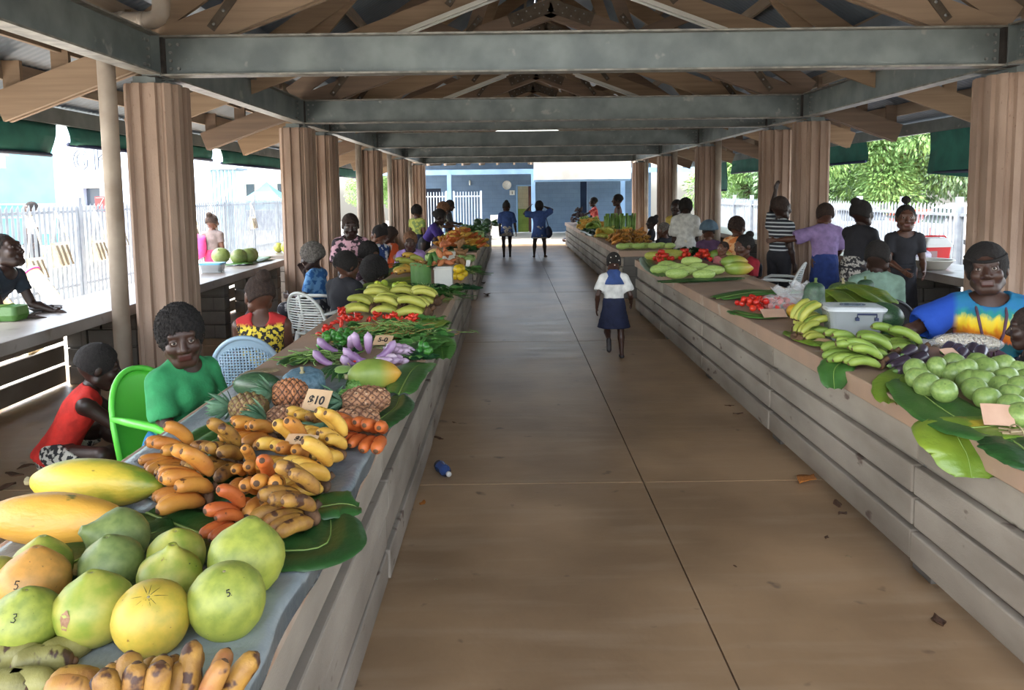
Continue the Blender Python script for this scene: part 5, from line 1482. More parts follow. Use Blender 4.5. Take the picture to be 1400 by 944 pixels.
# --- leafy things
MAT['veg_green'] = M('leafy_green', (74, 128, 60), (44, 92, 44), 9, .45, .2, 60, rnd=(104, 150, 74), rnd_amt=.5); MAT['veg_dark'] = M('leafy_dark', (46, 88, 52), (28, 62, 38), 9, .45, .2, 60)
MAT['veg_pale'] = M('cabbage_pale', (166, 190, 120), (132, 166, 88), 6, .5, .2, 50); MAT['bean'] = M('bean_green', (132, 164, 84), (98, 132, 62), 9, .5); MAT['stalk'] = M('stalk_pale', (176, 190, 132), (150, 170, 104), 9, .5)
def leafy_mb(n, L, w, seed, spread=1.0, up=.5, droop=.5, stalks=True, base=.02):
    r = random.Random(seed); mb = MB()
    for i in range(n):
        a = r.uniform(-math.pi, math.pi)*spread; el = r.uniform(.05, up); ln = L*r.uniform(.7, 1.1)
        d0 = Vector((math.sin(a)*math.cos(el), math.cos(a)*math.cos(el), math.sin(el))); s_ = d0.cross(Vector((0, 0, 1))).normalized(); ww = w*r.uniform(.7, 1.2)
        p0 = Vector((r.uniform(-1, 1)*base, r.uniform(-1, 1)*base, r.uniform(0, .02)))
        tw = r.uniform(-.5, .5); s_ = (s_+Vector((0, 0, tw))).normalized()
        pts = []
        for t, q in ((.25, .15), (.45, .8), (.65, 1), (.85, .7), (1, .05)):
            c = p0+d0*ln*t+Vector((0, 0, -droop*ln*t*t)); c.z = max(c.z, .004+r.uniform(0, .01))
            pts += [c-s_*ww*q, c+Vector((0, 0, -.004)), c+s_*ww*q]
        fs = []
        for k in range(4): fs += [(k*3, k*3+1, k*3+4, k*3+3), (k*3+1, k*3+2, k*3+5, k*3+4)]
        mb.add(pts, fs, 0, True)
        if stalks: mb.tube([p0, p0+d0*ln*.15+Vector((0, 0, .004)), p0+d0*ln*.3+Vector((0, 0, max(.0, -droop*ln*.09)))], .003, 5, m=1, rr=[.0045, .0035, .0015])
    return mb
def string_mb(n, L, sx, sy, h, seed, r0=.0028, nseg=6, m2=.0):
    r = random.Random(seed); mb = MB()
    for i in range(n):
        c = Vector((r.gauss(0, .4)*sx, r.gauss(0, .4)*sy, 0)); hh = h*max(.05, 1-(c.x/sx)**2-(c.y/sy)**2)*r.random()
        a = r.uniform(0, 2*math.pi); pts = []; p = c+Vector((0, 0, .006+hh))
        for k in range(nseg):
            pts.append(p.copy()); a += r.uniform(-.5, .5); p = p+Vector((math.cos(a), math.sin(a), r.uniform(-.35, .3)))*L/nseg; p.z = max(p.z, .005)
        mb.tube(pts, r0, 5, rr=[r0]*(nseg-1)+[r0*.3], m=1 if r.random() < m2 else 0)
    return mb
proto('leafy1', ('leaves', leafy_mb(46, .20, .035, 5, 1, 1.1, .5), [MAT['veg_green'], MAT['stalk']]))
proto('leafy2', ('leaves', leafy_mb(60, .26, .024, 6, 1, .9, .45), [MAT['veg_green'], MAT['stalk']]))
proto('leafy3', ('leaves', leafy_mb(40, .22, .045, 8, 1, 1.0, .6), [MAT['veg_dark'], MAT['stalk']]))
def greens(key, xy, z, s, label, rz=0, mat=None, name='leafy_greens', cat='greens', group=None): return place(key, name, label, cat, (xy[0], xy[1], z), (0, 0, R(rz)), s, group, mat=mat)
for nm, args in (('bean1', (70, .20, .15, .13, .05, 11)),):
    proto(nm, ('beans', string_mb(*args, r0=.0042), [MAT['bean'], MAT['stalk']]))
greens('bean1', (-1.205, 4.658), T+.01, 1.0, 'tangle of long green beans beside the purple eggplants', name='long_beans', cat='beans')
MAT['chili_or'] = M('stem_orange', (176, 130, 70), (150, 104, 60), 8, .6)
proto('stringy', ('shoots', string_mb(560, .17, .42, .34, .09, 21, .0028, 6, .22), [MAT['bean'], MAT['chili_or']]))
o = greens('stringy', (-0.864, 5.463), T+.008, 1.0, 'wide heap of stringy green shoots flecked with orange across the counter', name='stringy_greens'); o['kind'] = 'stuff'
greens('leafy1', (-0.567, 5.384), T+.008, .9, 'leafy bunch at the aisle end of the stringy greens')
for i, (x, y, k) in enumerate(((-1.105, 5.227, 1), (-0.998, 5.329, 2), (-0.698, 5.199, 1), (-0.875, 5.709, 2), (-1.086, 5.661, 2), (-0.621, 5.923, 1), (-0.599, 4.987, 2))): greens('leafy%d' % k, (x, y), T+.004, .8, 'leafy bunch mixed into the stringy shoots', rz=i*70, group='leafy bunches among the shoots')
greens('leafy3', (-1.129, 4.925), T+.008, .7, 'dark leafy bunch under the purple eggplants')
greens('leafy3', (-0.621, 4.709), T+.008, .75, 'tight dark green bunch of curly leaves behind the pale eggplants')
# leaf wrapped bundle
t = thing('leaf_bundle', 'bundle wrapped in dark striped leaves, tied in a point beside the eggplants', 'bundle', (*(-0.933, 4.187), T+.01))
mb = MB()
for k in range(11):
    a = -1.2+k*.24; d = Vector((math.sin(a), -math.cos(a), 0)); s_ = Vector((d.y, -d.x, 0))
    mb.grid(lambda u, v, d=d, s_=s_: Vector((0, .07, .045))+d*(u*.19)+s_*((v-.5)*.05*math.sin(math.pi*min(.98, .1+u*.9)))+Vector((0, 0, .045*math.sin(u*2.6)-.045*u*1.0-.02*u)), 10, 3, thick=.002)
mb.build('wrapping_leaves', MAT['leaf_dark'], t)
mb = MB(); mb.ell((0, 0, .03), (.07, .075, .035), 14, 8); mb.build('contents', MAT['veg_pale'], t)
mb = MB(); mb.tube([(.02*math.cos(a), .07+.01*math.sin(a), .045+.02*math.sin(a)) for a in [R(30*i) for i in range(13)]], .004, 5); mb.build('tie', MAT['leaf_dry'], t)
# small cabbages
def cabbage_mb(seed):
    mb = MB(); r = random.Random(seed)
    mb.ell((0, 0, .9), (.82, .82, .85), 16, 10, nz=.1, seed=seed)
    for k in range(9):
        a = k*2.4; tilt = r.uniform(.5, .95)
        def fn(u, v, a=a, tilt=tilt):
            th = a+(v-.5)*1.5; ph = -1.3+u*2.2*tilt
            q = 1.0+.10*u+.03*math.sin(v*22)*u
            return Vector((math.cos(th)*math.cos(ph)*q, math.sin(th)*math.cos(ph)*q, .95+math.sin(ph)*q*.95))
        mb.grid(fn, 7, 8, thick=.02)
    return mb
proto('cabbage', ('head', cabbage_mb(2), MAT['veg_pale'])); MAT['cab_green'] = M('cabbage_green', (118, 160, 78), (84, 132, 58), 5, .5, .2, 50)
for x, y, s_, lab in ((-0.818, 3.655, .042, 'small bright green cabbage nearest the long pineapples'), (-0.814, 3.882, .04, 'small bright green cabbage between the leaf bundle and short papaya'), (-0.703, 3.704, .043, 'small bright green cabbage in front of the short papaya')):
    place('cabbage', 'cabbage', lab, 'cabbage', (x, y, T+.004), (0, 0, x*9), s_, mat=MAT['cab_green'])
# --- peppers, chillies, limes
def pepper_mb(): return lmb([(0, -.8), (.25, -.98), (.5, -.9), (.72, -.5), (.9, .1), (.92, .5), (.75, .85), (.4, .95), (.15, .82), (0, .8)], 12, lambda a, z: 1+.08*math.cos(4*a))
MAT['pep_green'] = M('pepper_green', (52, 120, 46), (38, 92, 36), 8, .3, rnd=(90, 150, 60), rnd_amt=.5); MAT['red_veg'] = M('chilli_red', (206, 40, 30), (178, 28, 24), 8, .28, rnd=(222, 74, 40), rnd_amt=.5)
MAT['lime'] = M('lime', (164, 190, 64), (128, 164, 52), 5, .35, rnd=(206, 204, 72), rnd_amt=.7)
proto('pepper', ('fruit', pepper_mb(), MAT['pep_green'])); proto('tomato', ('fruit', lmb(ellprof(1, .86, 8, .2), 10), MAT['red_veg'])); proto('ball', ('fruit', lmb(ellprof(1, 1, 10), 12), MAT['lime']))
def chili_mb(): m_ = MB(); m_.tube([(0, -.03, 0), (0, -.01, .004), (0, .012, .004), (0, .034, 0)], .01, 6, rr=[.010, .017, .015, .004]); return m_
proto('chilli', ('fruit', chili_mb(), MAT['red_veg']))
def heap(key, name, label, cat, xy, z, n, ex, ey, s, group, layers=2, rot=True, mat=None, rz=0, seed=0, sv=.15, pack=1.0):
    r = random.Random(seed+int(abs(xy[0]*100))+n)
    rad = .013 if key == 'chilli' else s if not isinstance(s, tuple) else s[0]
    out = []
    for i in range(n):
        lay = int(layers*i/n); sh = 1-lay*.38
        for tr in range(60):
            u, v = r.uniform(-1, 1)*ex*sh, r.uniform(-1, 1)*ey*sh
            if (u/(ex*sh))**2+(v/(ey*sh))**2 > 1: continue
            if all((u-a)**2+(v-b)**2 > (1.75*rad*pack)**2 for a, b, l in out if l == lay): break
        out.append((u, v, lay))
        q = 1+r.uniform(-sv, sv)
        c, s_ = math.cos(R(rz)), math.sin(R(rz))
        rt = (r.uniform(0, 6), r.uniform(0, 6), r.uniform(0, 6)) if rot else (R(r.uniform(-8, 8)), 0, r.uniform(0, 6))
        place(key, name, label, cat, (xy[0]+u*c-v*s_, xy[1]+u*s_+v*c, z+rad*(.95 if key != 'chilli' else 1)+lay*rad*1.45), rt, s*q if not isinstance(s, tuple) else s, group, mat=mat)
heap('pepper', 'green_pepper', 'small glossy green pepper in the spread behind the long beans', 'pepper', (-1.192, 5.232), T+.005, 34, .16, .26, .024, 'green peppers on the near counter')
heap('pepper', 'green_pepper', 'small dark green pepper lying loose beside the 5-0 card', 'pepper', (-0.550, 4.682), T+.03, 5, .05, .05, .024, 'dark peppers by the pale eggplants')
MAT['red2'] = MAT['red_veg']
for k, (x, y, n, lab) in enumerate(((-1.349, 5.553, 14, 'red chilli in the small heap nearest the patterned-top woman'), (-1.437, 6.421, 12, 'red chilli in the heap closest to the white slatted chair'),
        (-1.315, 5.967, 14, 'red chilli in the heap between green peppers and slatted chair'), (-1.244, 6.102, 9, 'red chilli in the heap beside the yellow-green bananas\' near end'), (-1.103, 6.164, 10, 'red chilli in the little heap in the middle of the row'),
        (-0.947, 6.079, 16, 'red chilli in the broad heap in front of the yellow-green banana row'), (-0.769, 6.015, 18, 'red chilli in the heap nearest the aisle'), (-0.924, 4.404, 3, 'red chilli dropped behind the purple eggplants'))):
    heap('chilli', 'red_chilli', lab, 'chilli', (x, y), T+.012, n, .085, .11, .85, lab.replace('red chilli in', 'red chillies in'), 3)
# --- yellow-green cooking bananas
MAT['ban_lime'] = M('banana_lime', (186, 184, 88), (148, 156, 66), 8, .45, .05, 80, spots=(110, 112, 44), sscale=30, samt=.70)
for i, (x, y, rz_, lab) in enumerate(((-1.192, 6.497, 84, 'yellow-green banana hand at the seller\'s end of the row behind the chillies'), (-1.124, 7.025, 84, 'yellow-green banana hand second in the row behind the chillies'),
        (-0.940, 6.395, 80, 'yellow-green banana hand in the middle of the front row, above the broad chilli heap'), (-0.904, 7.103, 88, 'yellow-green banana hand in the rear row below the leaf-wrapped greens'), (-0.684, 6.938, 82, 'yellow-green banana hand at the aisle end of the rear row'), (-0.701, 6.296, 80, 'yellow-green banana hand behind the aisle-side chilli heap'))):
    banana_hand((x, y, T+.01), R(rz_), lab, 'ban_lime', (4, 3), 1.7, kind='c', spread=3, pitch=(12, -4))
for i, (x, y, n, lab) in enumerate(((-1.323, 7.191, 5, 'lime in the small pile behind the yellow-green bananas, seller\'s side'), (-1.179, 7.331, 5, 'lime in the light green pile right behind the banana row'), (-1.144, 7.771, 9, 'yellow lime in the larger pile before the wrapped greens'), (-1.354, 7.912, 6, 'lime in the pile nearest the curly-haired woman looking down'))):
    heap('ball', 'lime', lab, 'lime', (x, y), T+.004, n, .10, .12, .038, lab.replace('lime in', 'limes in'), 2)
leaf([(*(-1.539, 8.089), .84), (*(-1.336, 8.811), .845), (*(-1.055, 9.324), .842)], .5, 'flat leaf under the limes behind the banana row', 'leaf_lime', seed=21)
leaf([(*(-1.450, 9.897), .84), (*(-1.281, 10.893), .85), (*(-1.084, 11.581), .842)], .6, 'dark leaf spread beyond the limes beside the woman in lavender', 'leaf_mid', seed=22)
# wrapped greens bundle
t = thing('wrapped_greens', 'tall bundle of dark greens wrapped in a bright banana leaf, leaves hanging to the aisle', 'greens', (*(-0.938, 7.985), T))
mb = MB(); mb.grid(lambda u, v: Vector((.105*math.cos(u*6.4)*(1+.05*v), .09*math.sin(u*6.4)*(1+.05*v), .06+.24*v+.015*math.sin(u*12)*v)), 36, 6, thick=.003); mb.build('leaf_wrap', MAT['leaf_mid'], t)
mb = MB(); mb.grid(lambda u, v: Vector((.07+.10*u, .02+.04*(v-.5), .18+.24*math.sin(u*2.2)*(.6+.4*v))), 10, 5, thick=.003); mb.grid(lambda u, v: Vector((.06+.05*math.sin(v*3)+.08*u, .05-.12*v, .25+.16*math.sin(u*2.6))), 8, 5, thick=.003); mb.build('loose_wrap_leaf', MAT['leaf_mid'], t)
mb = string_mb(60, .1, .08, .07, .05, 4, .005); mb.v = [(v[0], v[1], v[2]+.27) for v in mb.v]; mb.build('cut_stems', [MAT['chili_or'], MAT['stalk']], t)
mb = leafy_mb(150, .38, .022, 31, 1, 1.0, .75, base=.07); mb.v = [(v[0]+.05, v[1]-.10, v[2]) for v in mb.v]; mb.build('leaves', [MAT['veg_dark'], MAT['stalk']], t)
greens('leafy1', (-0.804, 7.586), T+.004, 1.25, 'broad dark leaves heaped at the foot of the wrapped bundle')
greens('leafy3', (-1.026, 7.721), T+.004, 1.1, 'dark leaves on the sellers\' side of the wrapped bundle')
greens('leafy2', (-0.628, 7.569), T+.004, 1.2, 'slender leaves spilling over the counter edge from the wrapped bundle')
greens('stringy', (-0.757, 7.262), T+.004, .45, 'patch of thin yellowish shoots at the counter edge below the wrapped bundle', name='stringy_greens')['kind'] = 'stuff'
# white box and neighbours
t = thing('white_box', 'white lidless carton standing between the wrapped greens and yellow fruit', 'box', (*(-0.744, 8.492), T))
mb = MB()
for c, d in (((0, .0, .003), (.19, .16, .006)), ((0, -.08, .10), (.19, .006, .20)), ((0, .08, .10), (.19, .006, .20)), ((-.095, 0, .10), (.006, .16, .20)), ((.095, 0, .10), (.006, .16, .20))): mb.box(c, d)
mb.build('body', MAT['white_paint'], t)
mb = MB()
mb.box((0, -.084, .195), (.2, .012, .02)); mb.box((0, .084, .195), (.2, .012, .02)); mb.box((.1, 0, .195), (.012, .18, .02)); mb.box((-.1, 0, .195), (.012, .18, .02)); mb.build('rim', MAT['tube_light'], t)
MAT['orange_root'] = M('sweet_potato', (208, 124, 84), (176, 96, 66), 9, .6, .2, 60, rnd=(220, 150, 90), rnd_amt=.6); MAT['brown_root'] = M('brown_root', (176, 136, 92), (140, 102, 66), 9, .75, .3, 60, rnd=(120, 84, 56), rnd_amt=.5)
def root_mb():
    mb = MB(); mb.tube([(0, -.9, 0), (.05, -.5, .03), (0, 0, .05), (-.04, .5, .02), (.02, .95, 0)], .4, 8, rr=[.08, .33, .42, .32, .06]); return mb
proto('root', ('tuber', root_mb(), MAT['orange_root']))
heap('root', 'sweet_potato', 'orange sweet potato in the heap behind the white carton', 'sweet potato', (-0.887, 10.303), T+.02, 16, .15, .16, .085, 'sweet potatoes behind the white carton', 3, pack=.5)
heap('root', 'sweet_potato', 'brownish sweet potato beside the small white card', 'sweet potato', (-0.682, 10.491), T+.02, 14, .10, .20, .085, 'sweet potatoes by the small white card', 3, mat=MAT['brown_root'], pack=.5)
heap('ball', 'yellow_fruit', 'bright yellow fruit at the counter edge beside the white carton', 'fruit', (-0.611, 9.088), T+.004, 8, .08, .24, .05, 'yellow fruits beside the white carton', 2, mat=M('yellow_fruit', (226, 196, 40), (206, 170, 34), 6, .35))
greens('leafy2', (-0.511, 9.683), T+.004, 1.2, 'leafy greens along the aisle edge near the far end of the first counter')
greens('leafy3', (-0.503, 8.154), T+.004, .9, 'dark leaves at the aisle edge in front of the yellow fruit')
greens('leafy2', (-1.426, 10.806), T+.004, 1.3, 'loose greens in front of the woman in lavender')
for x, y, s_, lab in ((-1.136, 11.793, .12, 'pale cabbage at the far end of the first counter, seller\'s side'), (-1.000, 12.200, .11, 'pale cabbage second from the white tub'), (-0.771, 12.466, .12, 'pale green cabbage at the aisle end of the far edge'), (-0.612, 12.138, .09, 'small pale cabbage closest to the aisle at the gap')):
    place('cabbage', 'cabbage', lab, 'cabbage', (x, min(y, 11.3), T+.004), (0, 0, x*9), (s_, s_, s_*.75))
for i, (x, y, lab) in enumerate(((-1.206, 10.246, 'green-yellow banana hand beside the woman in lavender'), (-1.223, 9.674, 'yellow banana hand in front of the woman in lavender'))):
    banana_hand((x, y, T+.01), R(120), lab, ('ban_lime', 'ban_yellow'), (4, 3), 1.9, kind='c', spread=3)
MAT['tub'] = M('tub_white', (216, 212, 200), rough=.35, sss=.1)
def tub(xy, w, h, label, fill=None, wt=1.12):
    t = thing('plastic_tub', label, 'tub', (xy[0], xy[1], T))
    mb = MB(); n = 8
    def rr(s_, z): return [((s_*w/2)*math.copysign(min(1, abs(math.cos(a))*1.25), math.cos(a)), (s_*w*.4)*math.copysign(min(1, abs(math.sin(a))*1.25), math.sin(a)), z) for a in [2*math.pi*(i+.5)/24 for i in range(24)]]
    lv = [rr(.9, 0), rr(1, h), rr(wt*.98, h), rr(wt*.98, h+.012), rr(.96, h+.012), rr(.86, .01)]
    vs = [p for q in lv for p in q]; fs = [(k*24+j, k*24+(j+1) % 24, (k+1)*24+(j+1) % 24, (k+1)*24+j) for k in range(5) for j in range(24)]+[tuple(reversed(range(24))), tuple(range(120, 144))]
    mb.add(vs, fs); mb.build('tub', MAT['tub'], t)
    if fill: mb = MB(); mb.ell((0, 0, h*.8), (w*.40, w*.34, h*.35), 16, 8, nz=.25, ns=30); mb.build('contents', fill, t)
tub((-.88, 11.25), .24, .17, 'white square tub at the far end of the first counter', MAT['veg_pale'])
t = thing('snack_container', 'clear round-topped container of pale yellow snacks behind the first counter\'s cabbages', 'container', (*(-1.117, 11.472), T))
mb = MB(); mb.lathe([(.1, 0), (.13, .12), (.135, .13), (0, .13)], 18); mb.build('dish', MAT['tub'], t)
mb = MB(); mb.ell((0, 0, .14), (.125, .11, .06), 16, 8, nz=.3, ns=40); mb.build('snacks', M('snack', (226, 204, 140), (206, 176, 104), 30, .7), t)
# ---- far left counter
def far_hands(xy, n, ex, ey, mats, label, group, s=1.5, z0=.0, lay=2, seed=1):
    r = random.Random(seed)
    key = 'fh'+'_'.join(mats)
    if key not in PM:
        mb = MB()
        for i in range(9):
            row, c = divmod(i, 5); b = banana_mb(.13, .021, .9, 7, 6); Mx = Euler((R(6+28*row), 0, R(-(c-2)*9))).to_matrix()
            mb.add([Mx @ Vector(v)+Vector(((c-2)*.028, 0, .015+row*.03)) for v in b.v], b.f, 0, True)
        PM[key] = [('bananas', mb.mesh('banana_hand', [MAT[mats[0]]]), None)]
    for i in range(n):
        l_ = int(lay*i/n); q = 1-.4*l_
        a = r.uniform(0, 6.28); rr_ = math.sqrt(r.random())
        place(key, 'banana_hand', label, 'bananas', (xy[0]+math.cos(a)*rr_*ex*q, xy[1]+math.sin(a)*rr_*ey*q, T+z0+l_*.075), (R(r.uniform(-10, 25)), R(r.uniform(-15, 15)), R(180+r.uniform(-70, 70))), s*r.uniform(.85, 1.1), group, mat=MAT[r.choice(mats)])
far_hands((-.95, 14.6), 46, .36, 1.0, ['ban_orange', 'ban_yellow', 'ban_red'], 'orange-yellow banana hand in the big heap on the farther counter by the seated purple-shirt seller', 'banana heap on the farther fruit counter', 1.5, lay=3)
for i, (x, y) in enumerate(((-1.3, 15.9), (-1.1, 16.4), (-.85, 15.9), (-.7, 16.5), (-1.3, 16.9), (-1.0, 17.1), (-.72, 17.2))):
    place('cabbage', 'cabbage', 'pale cabbage in the row behind the orange banana heap', 'cabbage', (x, y, T), (0, 0, x*9), (.13, .13, .11), 'cabbages behind the banana heap')
for i in range(14): greens(('leafy2', 'leafy1')[i % 2], (-1.25+.4*(i % 2)+.12*rng.random(), 17.6+i*.42), T, 1.3, 'leafy bunch on the far half of the farther fruit counter', rz=i*50, group='leafy bunches at the far end')
for x, y, lab in ((-1.0, 23.6, 'round dark melon at the far counter end, nearer the dark-clad man'), (-.7, 23.5, 'round dark melon at the far counter end, nearer the aisle')): place('roundmelon', 'watermelon', lab, 'watermelon', (x, y, T+.13), (R(20), 0, 0), .13)
greens('leafy1', (-.68, 24.2), T, 2.4, 'upright bright green bunch at the very end of the far fruit counter')
greens('leafy3', (-.95, 13.6), T, 1.3, 'dark greens at the near end of the farther fruit counter')
greens('leafy1', (-.75, 13.9), T, 1.1, 'low greens in front of the orange banana heap')

# --- bottom left corner fruit
MAT['ban_maroon'] = M('banana_maroon', (150, 78, 62), (176, 130, 62), 10, .5, .12, 120, spots=(64, 40, 40), sscale=18, samt=.6)
for (x, y, rz_, s_, lab, mt) in ((-0.984, 1.594, 150, 1.25, 'small spotted green banana curling up, nearest the bright green pomelo', 'ban_olive'), (-1.013, 1.555, 120, 1.25, 'olive banana lying behind the reddish pair in the corner', 'ban_olive'),
        (-1.008, 1.485, 100, 1.3, 'dull brownish-green banana in the bottom corner', 'ban_olive'), (-1.048, 1.477, 100, 1.3, 'dark olive banana cut by the bottom corner of the photo', 'ban_olive'), (-1.080, 1.575, 110, 1.2, 'olive banana half under the bright green pomelo', 'ban_olive'),
        (-0.897, 1.476, 95, 1.25, 'brownish banana lying on top of the reddish one', 'ban_brown'), (-0.901, 1.459, 92, 1.15, 'reddish-yellow banana lying crosswise at the bottom of the photo', 'ban_maroon')):
    root = thing('banana', lab, 'banana', (x, y, T+.022), rot=(R(6), R(60 if s_ < 1.3 else 90), R(rz_))); root.scale = (s_*1.15, s_*.8, s_*1.15)
    me = bpy.data.objects.new('skin', BM['b']); put(me, root); me.location = (0, -.06, 0); me.material_slots[0].link = 'OBJECT'; me.material_slots[0].material = MAT[mt]
    mb = MB(); mb.ell((0, -.063, 0), (.006, .008, .006), 6, 4); mb.build('stem_end', MAT['ban_tip'], root)
banana_hand((*(-0.691, 1.386), T+.012), R(4), 'over-ripe spotted banana bunch standing up at the bottom of the photo', 'ban_brown', (4, 4, 3), 1.0, tilt=36, kind='b', spread=10, pitch=(20, 18), stalk='ban_purple')
banana_hand((*(-0.586, 1.393), T+.02), R(-20), 'red-tipped bananas with a dark purple stalk beside the over-ripe bunch', ('ban_maroon', 'ban_brown'), (3, 2), .95, tilt=46, kind='a', spread=26, pitch=(14, 10), stalk='ban_purple')
banana_hand((*(-0.804, 1.434), T+.004), R(40), 'shrivelled dark banana hand in the shade between the corner bananas and spotted bunch', 'ban_purple', (4, 2), .6, tilt=0, kind='b')
# ---------------------------------------------------------------- right counter produce
MAT['guava'] = M('round_fruit_green', (144, 166, 94), (112, 140, 74), 4, .35, .06, 90, spots=(84, 110, 56), sscale=26, samt=.70, rnd=(116, 142, 70), rnd_amt=.5)
proto('guava', ('fruit', fruit_mb(ellprof(1, .93, 14, .15), 22, 3), MAT['guava']), ('stem_scar', scar(.79), MAT['stem_green']))
GL = ((1.999, 3.477, .02,'big round green fruit at the front tip of the pile, nearest the hanging yellowed leaf'), (2.020, 3.663, 0,0), (2.050, 3.795, 0,0), (2.126, 3.967, 0,0), (2.227, 3.942, .02,0), (2.280, 3.892, 0,0), (2.267, 3.738, 0,0), (2.324, 3.860, .03,0), (2.199, 3.570, 0,0), (2.155, 3.404, 0,0), (2.448, 3.896, .02,0), (2.310, 3.695, .01,0), (2.433, 3.708, .02,0), (2.346, 3.604, 0,0), (2.584, 3.973, .02,0), (2.632, 3.938, 0,0), (2.288, 3.435, 0,0), (2.188, 3.282, 0,0), (2.395, 3.536, .01,0), (2.129, 3.130, 0,0), (2.545, 4.117, 0,0), (2.558, 3.737, 0,0), (2.332, 3.370, 0,0), (2.421, 4.124, 0,0))
for i, (gx, gy, dz, lab) in enumerate(GL):
    place('guava', 'green_fruit', lab or 'round smooth green fruit in the big pile in front of the tie-dye seller', 'fruit', (gx, gy, T+.062+dz), (R(rng.uniform(10, 60)), R(rng.uniform(-30, 30)), R(rng.uniform(0, 360))), .062*rng.uniform(.93, 1.06), None if lab else 'round green fruit pile')
for i, (x, y, rz_, z) in enumerate(((2.122, 4.239, -60, 0), (2.138, 4.165, -65, 0), (2.113, 4.044, -70, 0), (2.296, 4.343, -50, .02), (2.423, 4.415, -40, 0), (2.301, 4.266, -60, 0), (2.637, 4.443, -50, 0), (2.609, 4.325, -40, 0), (2.753, 4.457, -40, 0), (2.739, 4.317, -30, .01), (2.621, 4.507, -50, 0))):
    place('eggplant_d', 'eggplant', 'dark purple-black eggplant in the row behind the round green fruit', 'eggplant', (x-.05, y, T+.04+z), (0, R(rng.uniform(-15, 15)), R(rz_)), 1.1, 'dark eggplants before the tie-dye seller')
for x, y, rz_, s_, lab in ((2.021, 4.340, 80, 1.35, 'green banana hand at the counter edge beside the small cardboard piece'), (2.221, 4.448, 70, 1.4, 'green banana hand between the clear box and the dark eggplants'), (2.448, 4.786, 75, 1.3, 'green banana hand right behind the clear box\'s corner'),
                           (2.475, 4.602, 60, 1.35, 'green banana hand nearest the outstretched arm of the tie-dye seller'), (2.085, 4.627, 100, 1.3, 'green banana hand at the foot of the clear box'), (2.058, 4.243, 78, 1.25, 'green banana hand lying lowest, in front of the eggplants')):
    banana_hand((x, y, T+.01), R(rz_), lab, 'ban_green', (4, 3), s_, kind='c', spread=5)
banana_hand((*(1.999, 5.228), T+.006), R(-80), 'yellow-green banana bunch left of the clear box, two tiers of fingers', ('ban_lime', 'ban_green'), (5, 5, 4), 1.35, kind='c', spread=7)
banana_hand((*(1.925, 5.072), T+.006), R(-60), 'smaller yellow-green banana hand beside the bunch by the clear box', ('ban_lime',), (4, 3), 1.1, kind='c')
leaf([(*(1.974, 5.367), .842), (*(2.020, 4.966), .845), (*(2.107, 4.726), .842)], .22, 'leaf under the small yellow-green banana bunch', 'leaf_lime', seed=31)
leaf([(*(2.218, 4.671), .846), (*(1.978, 4.434), .852), (*(1.834, 4.284), .83), (*(1.792, 4.181), .74)], .20, 'dark leaf folded over the counter edge below the clear box', 'leaf_mid', seed=32)
leaf([(*(2.316, 4.261), .846), (*(2.008, 3.937), .85), (*(1.834, 3.660), .80)], .20, 'dry-green leaf scrap hanging at the counter edge before the eggplants', 'leaf_lime', seed=33)
leaf([(*(2.064, 3.934), .845), (*(1.952, 3.394), .846), (*(1.951, 3.073), .845), (*(2.037, 2.975), .845)], .36, 'dark leaf spread under the round green fruit', 'leaf_mid', seed=34)
leaf([(*(2.163, 3.164), .846), (*(1.981, 3.121), .852), (*(1.852, 3.108), .835), (1.83, 3.0, .77), (1.82, 2.95, .70)], .34, 'large yellowing banana leaf drooping over the counter front', 'leaf_lime', seed=35)
leaf([(*(1.980, 2.977), .846), (*(1.951, 2.847), .85), (*(1.906, 2.680), .82)], .3, 'dark ribbed leaf at the bottom of the pile beside the pale sticks', 'leaf_dark', seed=36)
leaf([(*(2.573, 5.431), .95), (*(2.750, 6.331), 1.0), (*(2.524, 6.225), .93)], .30, 'bright yellow-green leaf laid over the pumpkins behind the clear box', 'leaf_lime', seed=37)
leaf([(*(2.787, 5.604), 1.0), (*(2.872, 6.269), 1.04), (*(2.754, 6.415), 1.02)], .26, 'second yellow-green leaf on top, reaching to the seller\'s hand', 'leaf_lime', seed=38)
leaf([(*(2.497, 5.008), .845), (*(2.730, 5.176), .86), (*(2.680, 4.872), .845)], .26, 'dark leaf lying between the clear box and the seller\'s purse', 'leaf_dark', seed=39)
leaf([(*(1.916, 7.084), .845), (*(2.326, 7.303), .87), (*(2.860, 7.414), .855)], .34, 'long green leaf behind the tomatoes on the empty stretch of counter', 'leaf_mid', seed=40)
leaf([(*(1.836, 6.332), .843), (*(1.989, 6.052), .845), (*(2.240, 6.182), .843)], .22, 'leaf under the loose red tomatoes', 'leaf_mid', seed=41)
card((1.974, 4.395), .862, .10, .06, 10, -30, 'small orange-brown cardboard piece at the counter edge before the green bananas')
card((2.436, 4.179), .93, .10, .09, 30, 20, 'pinkish cardboard piece stuck between round fruit and eggplants', mat='card_pink')
card((2.027, 3.129), .90, .115, .11, 36, -20, 'pale blank card leaning on the round green fruit at the front', mat='card_pink')
card((2.058, 5.948), .885, .19, .10, 30, 5, 'pink paper card in front of the tomatoes in plastic', mat='card_pink')
card((2.052, 4.986), .856, .10, .05, 6, -50, 'brown card scrap at the foot of the yellow-green banana bunch')
